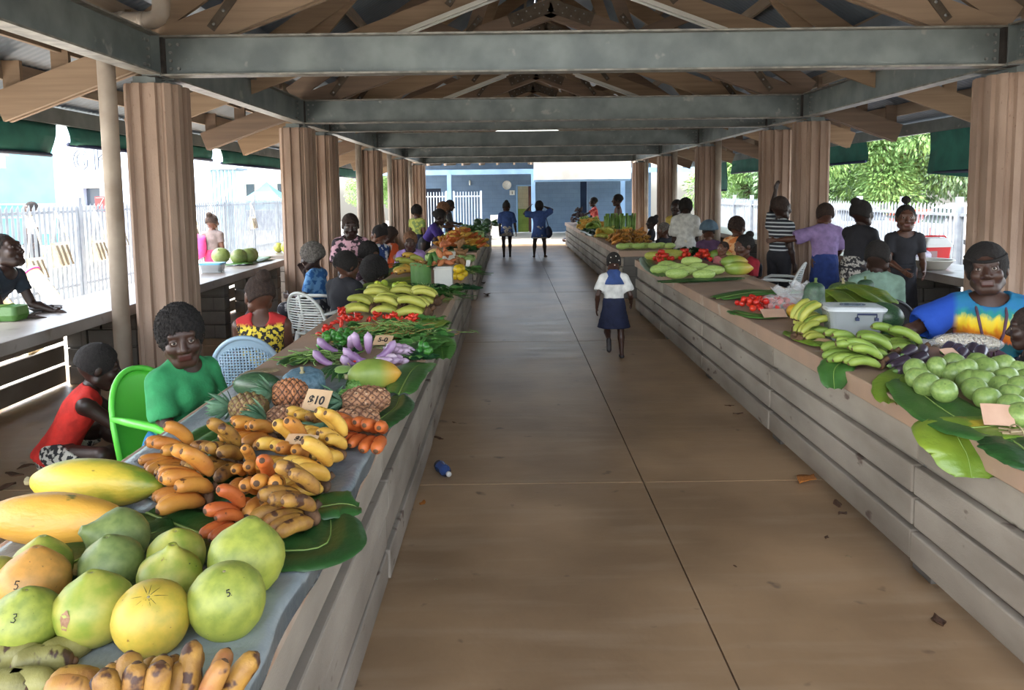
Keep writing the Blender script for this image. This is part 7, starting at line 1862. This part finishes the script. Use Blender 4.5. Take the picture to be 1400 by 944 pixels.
person('woman in orange dress seated against the pillar beyond the white-topped girl', (-2.12, 13.9, 0), R(72), 1.5, .52, (4, 0, 0), (8, 0, 0), skin=0, top=dict(mat=fl('orange_white', (222, 96, 50), (226, 200, 190), 6, (.55, .6)), sleeve=0), bottom=dict(kind='skirt', mat=plain('orange_skirt', (206, 84, 38)), len=1.7), hair=('tail', HN), lod=1, **SIT, **LAP)
person('woman in lavender blouse with short reddish hair, seated facing the viewer', (-1.60, 12.35, 0), R(182), 1.52, .50, (5, 0, 0), (12, 0, 0), skin=0, top=dict(mat=plain('lavender', (172, 140, 200)), sleeve=.8, g=.018), bottom=dict(kind='skirt', mat=wh, len=1.3), hair=('short', HO, .004), build=1.15, bust=1, lod=1, **SIT, **TAB)
person('woman in deep purple shirt bending over the orange banana heap', (-1.78, 15.9, 0), R(-95), 1.58, lean=(34, 0, 0), head=(20, 0, 0), skin=2, top=dict(mat=plain('purple', (66, 46, 130)), sleeve=.7), bottom=dict(kind='cone', mat=dk, hem=.4), hair=('tail', HB), ra=((.1, .5, -.9), (-.1, .8, -.6)), la=((-.1, .6, -.8), (.1, .9, -.4)), lod=2)
person('woman with bushy ginger hair and cream top, looking down at the counter', (-1.85, 19.4, 0), R(-110), 1.6, lean=(14, 0, 0), head=(24, 0, 0), skin=1, top=dict(mat=cr, sleeve=.5), bottom=dict(kind='cone', mat=navy, hem=.35), hair=('puff', HO, .01), lod=2, **TAB)
person('man in dark clothes standing at the far end of the fruit counter', (-1.85, 23.2, 0), R(-95), 1.62, head=(16, 0, 0), skin=2, top=dict(mat=plain('charcoal', (52, 50, 54)), sleeve=.9), bottom=dict(kind='trousers', mat=dk, len=1.9), hair=('crop', HB, .004), lod=2, ra=((.1, .2, -1), (-.1, 1, -.2)), la=((-.1, .2, -1), (.1, 1, -.2)))
person('woman in yellow-green floral top standing by the far pillars, back turned', (-2.2, 18.2, 0), R(-25), 1.55, skin=1, top=dict(mat=fl('lime_floral', (180, 184, 90), (120, 140, 80), 12), sleeve=.5), bottom=dict(kind='cone', mat=navy, hem=.4), hair=('puff', HB, -.005), lod=2)
sb = plain('school_blue', (52, 78, 136)); sg = fl('check_skirt', (176, 170, 160), (130, 124, 116), 30)
person('first of two women in blue tunics walking away, arms hanging', (-.10, 22.2, 0), R(4), 1.56, skin=2, top=dict(mat=sb, sleeve=.75, flare=.05, hem=-.14, g=.03), bottom=dict(kind='cone', mat=sg, hem=.62, w=.22), hair=('bun', HB), lod=1, ra=((.3, -.02, -1), (.15, .1, -1)), rl=((.02, .15, -1), (0, -.05, -1), (0, 1, 0)), ll=((-.02, -.15, -1), (0, -.25, -1), (0, 1, 0)))
def shoulder_bag(E_, jo, c):
    mb = MB(); w = Vector((.27, -.02, .72)); mb.ell(w, (.10, .14, .17), 14, 8, nz=.2); mb.build('shoulder_bag', navy, E_); mb = MB(); mb.tube([w+Vector((0, .08, .12)), Vector((.14, .02, 1.33)), w+Vector((0, -.08, .12))], .012, 6); mb.build('bag_strap', navy, E_)
person('second woman in a blue tunic, hands raised to her head, dark bag on shoulder', (.84, 22.0, 0), R(-4), 1.56, skin=2, top=dict(mat=sb, sleeve=.75, flare=.06, hem=-.16, g=.035), bottom=dict(kind='cone', mat=sg, hem=.55, w=.25), hair=('puff', HB, -.006), lod=1, la=((-1, .2, .15), (.7, -.1, .9)), ra=((.5, .3, .35), (-1, 0, .45)), build=1.1, extra=shoulder_bag, rl=((.12, .05, -1), (.05, -.05, -1), (.3, 1, 0)), ll=((-.12, 0, -1), (-.05, -.05, -1), (-.2, 1, 0)))
person('person in white shirt sitting on the sunlit ground near the blue wall', (2.25, 27.3, 0), R(170), 1.45, skin=1, top=dict(mat=wh, sleeve=.6), bottom=dict(kind='shorts', mat=navy, len=1.0), hair=('short', HN), lod=2, **dict(floor_sit(), pelvis=.15), **LAP)
# running child
MAT['sailor'] = plain('sailor_white', (224, 224, 220))
def sailor(E_, jo, c):
    N, t, LM, S, H = c['N'], c['t'], c['LM'], c['S'], c['H']
    pc = [('+', 0, 'flat', (N-t*.085*H-LM[:, 1]*.012, N-t*.01*H-LM[:, 1]*.006, .178*S, .13*S, LM, 1.3)), ('-', .01, 'ell', (N+t*.03*H+LM[:, 1]*.02, np.array([.07, .08, .06])*S, LM)), ('&', .004, 'plane', (N-t*.085*H, -t))]
    c['cloth']('sailor_collar', pc, sb)
    for k in range(5): a = k*1.2; mb = MB(); mb.ell(Vector(c['hp'](.05*math.cos(a), -.10, .03+.05*math.sin(a))), (.007, .007, .007), 8, 5); mb.build('hair_bead', MAT['tube_light'], E_)
person('small girl in sailor blouse and navy skirt running away down the aisle', (1.14, 8.43, .01), R(-3), 1.14, .60, (5, 0, 0), (2, 0, 0), skin=0, top=dict(mat=MAT['sailor'], sleeve=.6, puff=.02, g=.02, hem=.0), bottom=dict(kind='cone', mat=navy, hem=.33, w=.26, g=.03), hair=('short', HB, .0), feet='shoe', rl=((.05, .06, -1), (.03, -.12, -1), (0, 1, -.05)), ll=((-.03, .28, -1), (0, -1, -.35), (0, -.35, -1)), la=((-.35, -.35, -1), (-.05, .45, -1)), ra=((.35, -.15, -1), (.1, .6, -.5)), extra=sailor)
# far side
person('person in pink-red patterned shirt reaching over the end of the far counter', (3.02, 26.9, 0), R(95), 1.62, lean=(10, 0, 0), skin=2, top=dict(mat=fl('pink_red', (222, 120, 110), (180, 60, 66), 12), sleeve=.8), bottom=dict(kind='trousers', mat=dk, len=1.9), hair=('crop', HB, .006), lod=2, la=((-.1, .9, -.5), (0, 1, -.35)), ra=((.1, .3, -1), (0, .6, -.8)))
person('man in brown singlet standing in profile behind the upright green stalks', (3.15, 22.4, 0), R(88), 1.72, skin=0, top=dict(mat=plain('brown_singlet', (112, 74, 62)), sleeve=0), bottom=dict(kind='trousers', mat=dk, len=1.9), hair=('crop', HB, .006), lod=2)
for x, y, rz_, lab in ((3.35, 18.3, 60, 'white plastic chair nearer the green chair among the far pillars'), (3.25, 17.3, 120, 'white plastic chair turned to the aisle among the far pillars')): pchair((x, y, 0), R(rz_), CH['white'], lab)
pchair((3.5, 16.3, 0), R(150), CH['dkgreen'], 'dark green plastic chair behind the grey-haired seated person', 'solid')
person('person in dark clothes slumped in a white chair among the far pillars', (3.35, 18.5, 0), R(75), 1.5, .50, (-10, 0, 0), (0, 0, 0), skin=2, top=dict(mat=dk, sleeve=.9), bottom=dict(kind='trousers', mat=dk, len=1.8), hair=('bun', HB), lod=2, **SIT, **LAP)
person('grey-haired person in black seated beside the woman in the white shirt', (3.10, 15.2, 0), R(20), 1.5, .48, (6, 0, 0), (10, 30, 0), skin=1, top=dict(mat=dk, sleeve=.9), bottom=dict(kind='skirt', mat=dk, len=1.3), hair=('short', HG), lod=2, **SIT, **LAP)
person('woman in loose white shirt and pale skirt standing with her back turned', (3.29, 14.4, 0), R(-6), 1.66, skin=2, head=(6, 0, 0), top=dict(mat=wh, sleeve=.75, puff=.02, g=.035, flare=.05, hem=-.1), bottom=dict(kind='cone', mat=cr, hem=.3, w=.24), hair=('puff', HB, -.008), lod=1, build=1.05)
person('woman in yellow top half hidden behind the white-shirted woman', (3.45, 15.9, 0), R(150), 1.62, skin=2, top=dict(mat=plain('yellow_top', (206, 184, 90)), sleeve=.5), bottom=dict(kind='cone', mat=dk, hem=.4), hair=('short', HB), lod=2)
def hat(E_, jo, c):
    hc, HM, hs = c['hc'], c['HM'], c['hs']
    pc = [('+', 0, 'ell', (c['hp'](0, -.01, .045), np.array([.092, .11, .085])*hs, HM)), ('+', .02, 'flat', (c['hp'](0, -.01, .028), c['hp'](0, -.01, .034), .125*hs, .12*hs, HM, 1.0)), ('&', .004, 'plane', (c['hp'](0, 0, .016), -HM[:, 2])), ('-', .004, 'ell', (c['hp'](0, 0, -.05), np.array([.09, .10, .08])*hs, HM))]
    c['cloth']('bucket_hat', pc, plain('hat_blue', (92, 116, 132)))
person('person in blue-grey bucket hat and purple shirt, seated with back turned', (3.42, 13.2, 0), R(-10), 1.5, .55, (4, 0, 0), skin=1, top=dict(mat=plain('plum', (84, 56, 86)), sleeve=.7), bottom=dict(kind='skirt', mat=navy, len=1.3), hair=('short', HB, -.003), extra=hat, lod=2, **SIT, **LAP)
person('woman with brown hair and orange patterned shirt turned to the trees', (3.50, 12.0, 0), R(-55), 1.55, .66, (6, 0, 0), (6, 0, 0), skin=1, top=dict(mat=fl('orange_pattern', (222, 170, 120), (206, 120, 60), 12), sleeve=.5), bottom=dict(kind='skirt', mat=dk, len=1.3), hair=('puff', HN, -.008), lod=1, **SIT, **LAP)
person('woman in dark red shirt with a hair bun sitting close behind the papayas', (3.22, 10.35, 0), R(118), 1.5, .50, (6, 0, 0), (6, -10, 0), skin=1, top=dict(mat=plain('dark_red', (160, 34, 48)), sleeve=.6, g=.016), bottom=dict(kind='skirt', mat=dk, len=1.3), hair=('bun', HB), lod=1, **SIT, **LAP)
person('small child beside the woman in dark red, only the head above the slab', (3.05, 10.95, 0), R(150), 1.0, .62, (0, 0, 0), (0, -30, 0), skin=3, top=dict(mat=plain('child_pink', (196, 120, 120)), sleeve=.5), bottom=dict(kind='shorts', mat=navy, len=.9), hair=('crop', HN), lod=1, **SIT, **LAP)
pchair((3.62, 10.4, 0), R(60), CH['white'], 'white plastic chair standing empty before the man in stripes')
def stripes():
    m_ = plain('striped_shirt', (40, 44, 54)); N, L, b = nodes(m_); tc = N.new('ShaderNodeTexCoord'); w = N.new('ShaderNodeTexWave'); w.bands_direction = 'Z'; w.inputs['Scale'].default_value = 5.6; w.inputs['Distortion'].default_value = .3
    L.new(tc.outputs['Object'], w.inputs['Vector']); r = N.new('ShaderNodeMapRange'); r.inputs[1].default_value = .68; r.inputs[2].default_value = .76; L.new(w.outputs['Fac'], r.inputs[0])
    x = N.new('ShaderNodeMix'); x.data_type = 'RGBA'; x.inputs[7].default_value = lin((190, 196, 200)); L.new(r.outputs[0], x.inputs[0]); L.new(b.inputs['Base Color'].links[0].from_socket, x.inputs[6]); L.new(x.outputs[2], b.inputs['Base Color']); return m_
person('man in dark shirt with white horizontal stripes, one arm stretched up against the pillar', (3.92, 11.15, 0), R(-62), 1.70, skin=2, top=dict(mat=stripes(), sleeve=.6, g=.018), bottom=dict(kind='trousers', mat=dk, len=1.9), hair=('crop', HN, .002), la=((-.25, .35, .9), (.1, .15, 1)), ra=((.1, 0, -1), (.0, .3, -1)), lod=1)
person('woman in lavender blouse and blue skirt, back turned, one arm against the pillar', (4.42, 10.75, 0), R(-4), 1.60, lean=(4, 0, 0), skin=1, top=dict(mat=plain('mauve', (148, 124, 170)), sleeve=.7, puff=.02, g=.026, hem=-.03), bottom=dict(kind='cone', mat=plain('royal', (36, 58, 120)), hem=.2, w=.24), hair=('short', HN, .004), la=((-1, .1, -.35), (-.9, .5, -.1)), ra=((.3, .4, -1), (.1, .8, -.5)), build=1.15, lod=1)
person('young woman in black shirt and chequered skirt leaning towards the side table', (4.38, 9.75, 0), R(-62), 1.66, lean=(14, 0, 0), head=(-4, 0, 0), skin=2, top=dict(mat=dk, sleeve=.6, hem=-.04, g=.02, flare=.02), bottom=dict(kind='cone', mat=fl('check_bw', (176, 172, 166), (44, 44, 48), 30), hem=.35, w=.2), hair=('bun', HB, .004), ra=((.05, .5, -1), (-.1, .8, -.6)), la=((-.1, .6, -.9), (.1, .9, -.4)), lod=1)
person('young woman with a topknot in dark shirt, smiling at the viewer', (4.80, 9.35, 0), R(170), 1.60, lean=(6, 0, 0), head=(-2, -8, 0), skin=1, top=dict(mat=dk, sleeve=.6, scoop=.09), bottom=dict(kind='cone', mat=dk, hem=.4), hair=('short', HB, -.002, (0, -.01, .155), (.036, .036, .034)), ra=((.1, .2, -1), (-.5, .9, -.5)), la=((-.15, .1, -1), (.2, .8, -.5)), lod=1)
pchair((3.42, 7.05, 0), R(-12), CH['black'], 'black plastic chair holding the person in the grey-green shirt', 'solid')
person('close-cropped person in grey-green T-shirt seen from behind in a black chair', (3.46, 7.2, 0), R(-14), 1.60, .56, (4, 0, 0), (6, -25, 0), skin=2, top=dict(mat=plain('sage_tee', (122, 150, 134)), sleeve=.8, g=.018), bottom=dict(kind='trousers', mat=fl('bw_stripe', (60, 60, 66), (180, 180, 180), 26, (.5, .53)), len=1.8), hair=('crop', HB, 0), build=1.15, lod=1, **SIT, **LAP)
def tiedye():
    m_ = plain('tie_dye', (40, 90, 170)); N, L, b = nodes(m_); tc = N.new('ShaderNodeTexCoord'); sp = N.new('ShaderNodeSeparateXYZ'); L.new(tc.outputs['Object'], sp.inputs[0])
    mp = N.new('ShaderNodeMapping'); mp.inputs['Scale'].default_value = (26, 26, 5); L.new(tc.outputs['Object'], mp.inputs[0]); n = N.new('ShaderNodeTexNoise'); n.inputs['Scale'].default_value = 1; n.inputs['Detail'].default_value = 4; L.new(mp.outputs[0], n.inputs[0])
    ab = N.new('ShaderNodeMath'); ab.operation = 'ABSOLUTE'; L.new(sp.outputs[0], ab.inputs[0])
    c1 = N.new('ShaderNodeMath'); c1.operation = 'MULTIPLY_ADD'; L.new(n.outputs[0], c1.inputs[0]); c1.inputs[1].default_value = .12; L.new(sp.outputs[2], c1.inputs[2])
    r = N.new('ShaderNodeMapRange'); r.inputs[1].default_value = .64; r.inputs[2].default_value = 1.19; L.new(c1.outputs[0], r.inputs[0])
    cr_ = N.new('ShaderNodeValToRGB'); e = cr_.color_ramp.elements; e[0].position = 0; e[0].color = lin((30, 130, 190)); e[1].position = 1; e[1].color = lin((30, 110, 150))
    for p_, c_ in ((.18, (40, 150, 180)), (.34, (24, 96, 110)), (.46, (30, 80, 84)), (.50, (206, 96, 26)), (.63, (230, 140, 30)), (.70, (240, 204, 40)), (.78, (226, 206, 70)), (.84, (40, 140, 130)), (.92, (34, 110, 160))): q = e.new(p_); q.color = lin(c_)
    L.new(r.outputs[0], cr_.inputs[0]); r2 = N.new('ShaderNodeMapRange'); r2.inputs[1].default_value = .175; r2.inputs[2].default_value = .215; L.new(ab.outputs[0], r2.inputs[0])
    x = N.new('ShaderNodeMix'); x.data_type = 'RGBA'; x.inputs[7].default_value = lin((26, 72, 170)); L.new(r2.outputs[0], x.inputs[0]); L.new(cr_.outputs[0], x.inputs[6]); L.new(x.outputs[2], b.inputs['Base Color']); return m_
def purse(E_, jo, c):
    LM, C, S = c['LM'], c['C'], c['S']; f = lambda x, y, z: Vector(C+LM@np.array([x, y, z]))
    for sx in (-1, 1): mb = MB(); mb.tube([f(sx*.085, .04, .155), f(sx*.08, .16, .08), f(sx*.06, .205, -.03), f(sx*.02, .205, -.16)], .009, 6); mb.build('purse_strap', MAT['purse'], E_)
    mb = MB(); mb.ell(f(.02, .20, -.24), (.15, .035, .11), 18, 10, nz=.2); mb.build('purse', MAT['purse'], E_)
    mb = MB(); mb.tube([Vector(c['hp'](.078*math.cos(a), .0+.098*math.sin(a), .062+.028*math.sin(a)*-1)) for a in [R(15*i) for i in range(13)]], .011, 6); mb.build('headband', HB, E_)
MAT['purse'] = plain('purse', (96, 66, 84))
person('woman in blue and yellow tie-dye blouse seated behind the round green fruit', (3.12, 4.98, 0), R(158), 1.64, .66, (3, 0, 0), (-4, -10, 6), skin=0, top=dict(mat=tiedye(), sleeve=.75, puff=.03, g=.024, flare=.03, scoop=.10, hem=-.04), bottom=dict(kind='skirt', mat=navy, len=1.4), hair=('tail', HB, .004), ra=((.95, .45, -.55), (.8, .6, -.3), (.7, .7, -.25), (0, 0, -1)), la=((-.35, .1, -1), (.1, .9, -.25), (.2, 1, -.1), (0, 0, -1)), bust=1.15, build=1.16, extra=purse, **SIT)
person('child with short hair at the photo edge, resting hand to mouth beside the tie-dye woman', (2.99, 4.28, 0), R(60), 1.22, .56, (4, 0, 0), (4, 0, 0), skin=2, top=dict(mat=plain('child_dark', (42, 42, 52)), sleeve=.5), bottom=dict(kind='shorts', mat=dk, len=.9), hair=('crop', HN, .004), la=((-.3, .6, -.7), (.5, .4, .6)), ra=((.2, .4, -1), (-.2, 1, 0)), **SIT)
# stools under the sellers whose seats the counters hide
MAT['stool'] = M('stool_wood', (134, 104, 76), (104, 78, 56), 6, .7)
for x, y, h, lab in ((-1.88, 9.0, .40, 'the curly-haired woman in grey singlet'), (-1.92, 10.1, .40, 'the woman in dark floral blouse'), (-2.12, 12.5, .50, 'the girl in white and blue'), (-2.12, 13.9, .44, 'the woman in orange'), (-1.60, 12.35, .42, 'the woman in lavender blouse'),
                     (3.10, 15.2, .40, 'the grey-haired person in black'), (3.42, 13.2, .47, 'the person in the bucket hat'), (3.50, 12.0, .58, 'the woman in orange pattern'), (3.22, 10.35, .42, 'the woman in dark red'), (3.05, 10.95, .56, 'the small child'), (3.12, 4.98, .57, 'the tie-dye woman'), (2.99, 4.28, .49, 'the child at the photo edge'), (-2.78, 7.9, .17, 'the crouching girl')):
    t = thing('stool', 'low wooden stool under '+lab, 'stool', (x, y, 0))
    mb = MB(); mb.box((0, 0, h-.02), (.32, .28, .035)); mb.build('seat', MAT['stool'], t, bevel=.006)
    for sx in (-1, 1):
        for sy in (-1, 1): mb = MB(); mb.bar((sx*.13, sy*.11, 0), (sx*.12, sy*.10, h-.03), .03, .03, up=(0, 1, 0)); mb.build('leg', MAT['stool'], t)
# outside
def pinkbag(E_, jo, c): mb = MB(); mb.ell((-.22, -.12, 1.0), (.17, .13, .24), 16, 10, nz=.25, ns=9); mb.build('shoulder_sack', plain('pink_bag', (232, 80, 150)), E_)
person('woman with a bright pink bag over her shoulder walking outside along the table', (-5.85, 15.1, -.12), R(-8), 1.58, skin=1, top=dict(mat=plain('taupe_tee', (112, 100, 98)), sleeve=.5), bottom=dict(kind='cone', mat=plain('pink_skirt', (206, 50, 96)), hem=.3), hair=('bun', HN), lod=1, extra=pinkbag)
person('person with dark top beyond the fence near the arcade column', (-12.4, 20.0, -.12), R(150), 1.85, skin=2, top=dict(mat=plain('stripe_grey', (150, 150, 160)), sleeve=.6), bottom=dict(kind='trousers', mat=dk, len=1.9), hair=('short', HB), lod=2)

# ---------------------------------------------------------------- litter on the floor
def litter(xy, mat, s_, label, name='dry_leaf', cat='leaf litter', seed=0):
    r = random.Random(seed); mb = MB(); a = r.uniform(0, 6)
    mb.grid(lambda u, v: Vector(((u-.5)*1.6, (v-.5)*.8*math.sin(math.pi*min(.97, .05+u*.92)), .12+.16*math.sin(u*3+seed)*abs(v-.5)*2+.1*noise.noise(Vector((u*3, v*3, seed))))), 8, 5, thick=.03)
    o = mb.build(name, mat, None, (xy[0], xy[1], .0), (0, 0, a)); o.scale = (s_, s_, s_); tag(o, label, cat)
MAT['litter_o'] = M('leaf_orange_dry', (206, 130, 50), (160, 96, 40), 12, .8); MAT['litter_b'] = M('leaf_brown_dry', (96, 66, 44), (70, 48, 34), 12, .9)
litter((1.869, 4.733), MAT['litter_o'], .14, 'crumpled orange-brown banana leaf on the floor at the foot of the right-hand counter boards', seed=1)
for i, (lx, ly, s_, m_) in enumerate(((-0.546, 4.465, .05, 'litter_o'), (1.907, 4.363, .06, 'litter_b'), (1.879, 4.229, .05, 'litter_b'), (-0.433, 13.868, .16, 'litter_b'), (-0.577, 15.696, .14, 'litter_b'), (1.813, 3.125, .07, 'litter_b'), (1.870, 6.472, .05, 'litter_b'), (1.874, 6.230, .06, 'litter_b'), (-0.561, 5.681, .05, 'litter_b'), (1.686, 3.713, .02, 'leaf_dry'), (-0.431, 4.892, .02, 'leaf_dry'), (-0.378, 3.540, .018, 'leaf_dry'), (-0.473, 6.088, .025, 'litter_b'), (-0.415, 5.746, .02, 'leaf_dry'), (-3.355, 5.024, .08, 'litter_b'), (-3.261, 4.789, .08, 'litter_b'), (-3.368, 5.162, .07, 'litter_b'), (1.089, 3.630, .015, 'litter_b'), (1.667, 3.936, .03, 'litter_b'))):
    litter((lx, ly), MAT[m_], s_, ['small dry leaf scrap lying on the concrete floor', 'brown dry leaf scrap lying on the concrete floor'][m_ == 'litter_b'], seed=i+3) ; SC.objects[-1]['group'] = ['pale scraps on the floor', 'brown scraps on the floor'][m_ == 'litter_b']
t = thing('plastic_bottle', 'crushed blue plastic bottle on the floor at the counter foot by the bananas', 'bottle', (-.46, 4.92, .04)); mb = MB(); mb.lathe([(0, -.09), (.035, -.09), (.04, -.05), (.034, -.02), (.04, .02), (.036, .05), (.014, .08), (.013, .095), (0, .095)], 14, Mx=Euler((R(90), 0, R(25))).to_matrix()); mb.build('bottle_body', M('blue_plastic', (60, 90, 150), rough=.2, alpha=.8), t); mb = MB(); mb.lathe([(0, .09), (.017, .09), (.017, .108), (0, .108)], 10, Mx=Euler((R(90), 0, R(25))).to_matrix()); mb.build('cap', MAT['white_paint'], t)
# ---------------------------------------------------------------- camera, light, sky
F_, PITCH_, ROLL_, YAW_ = 1050.0, R(5.4), .0125, 2.0/1050
cd = bpy.data.cameras.new('camera'); cam = bpy.data.objects.new('camera', cd); put(cam)
cd.sensor_fit = 'HORIZONTAL'; cd.sensor_width = 36; cd.lens = 36*F_/1400
cd.clip_end = 400; cd.clip_start = .05
PYc = 264+F_*math.tan(PITCH_)
cd.shift_y = -(472-PYc)/1400
Mr = Matrix.Rotation(-YAW_, 4, 'Z') @ Matrix.Rotation(R(90)-PITCH_, 4, 'X') @ Matrix.Rotation(-ROLL_, 4, 'Z')
cam.matrix_world = Matrix.Translation((0, 0, 1.85)) @ Mr
SC.camera = cam
w = bpy.data.worlds.new('sky'); SC.world = w; w.use_nodes = True
nt = w.node_tree; bg = nt.nodes['Background']
sky = nt.nodes.new('ShaderNodeTexSky'); sky.sky_type = 'NISHITA'; sky.sun_disc = False; sky.sun_elevation = R(58); sky.sun_rotation = R(-120); sky.altitude = 0; sky.air_density = 1.2; sky.dust_density = 3.5
hs = nt.nodes.new('ShaderNodeHueSaturation'); hs.inputs['Saturation'].default_value = .5; nt.links.new(sky.outputs[0], hs.inputs['Color']); nt.links.new(hs.outputs[0], bg.inputs[0]); bg.inputs[1].default_value = .42
l = bpy.data.lights.new('sun', 'SUN'); lo = bpy.data.objects.new('sun', l); put(lo)
l.energy = 3.6; l.angle = R(1.2); l.color = (1, .96, .9)
lo.rotation_euler = Vector((.50, -.55, -1.35)).to_track_quat('-Z', 'Y').to_euler()
v = SC.view_settings; v.view_transform = 'Standard'; v.look = 'None'; v.exposure = 1.82; v.gamma = 1; v.use_curve_mapping = False
SC.cycles.max_bounces = 10; SC.cycles.diffuse_bounces = 6; SC.cycles.glossy_bounces = 3; SC.cycles.transmission_bounces = 4; SC.cycles.transparent_max_bounces = 8
SC.cycles.sample_clamp_indirect = 6; SC.cycles.use_denoising = True
SC.cycles.caustics_reflective = False; SC.cycles.caustics_refractive = False
SC.cycles.use_fast_gi = False
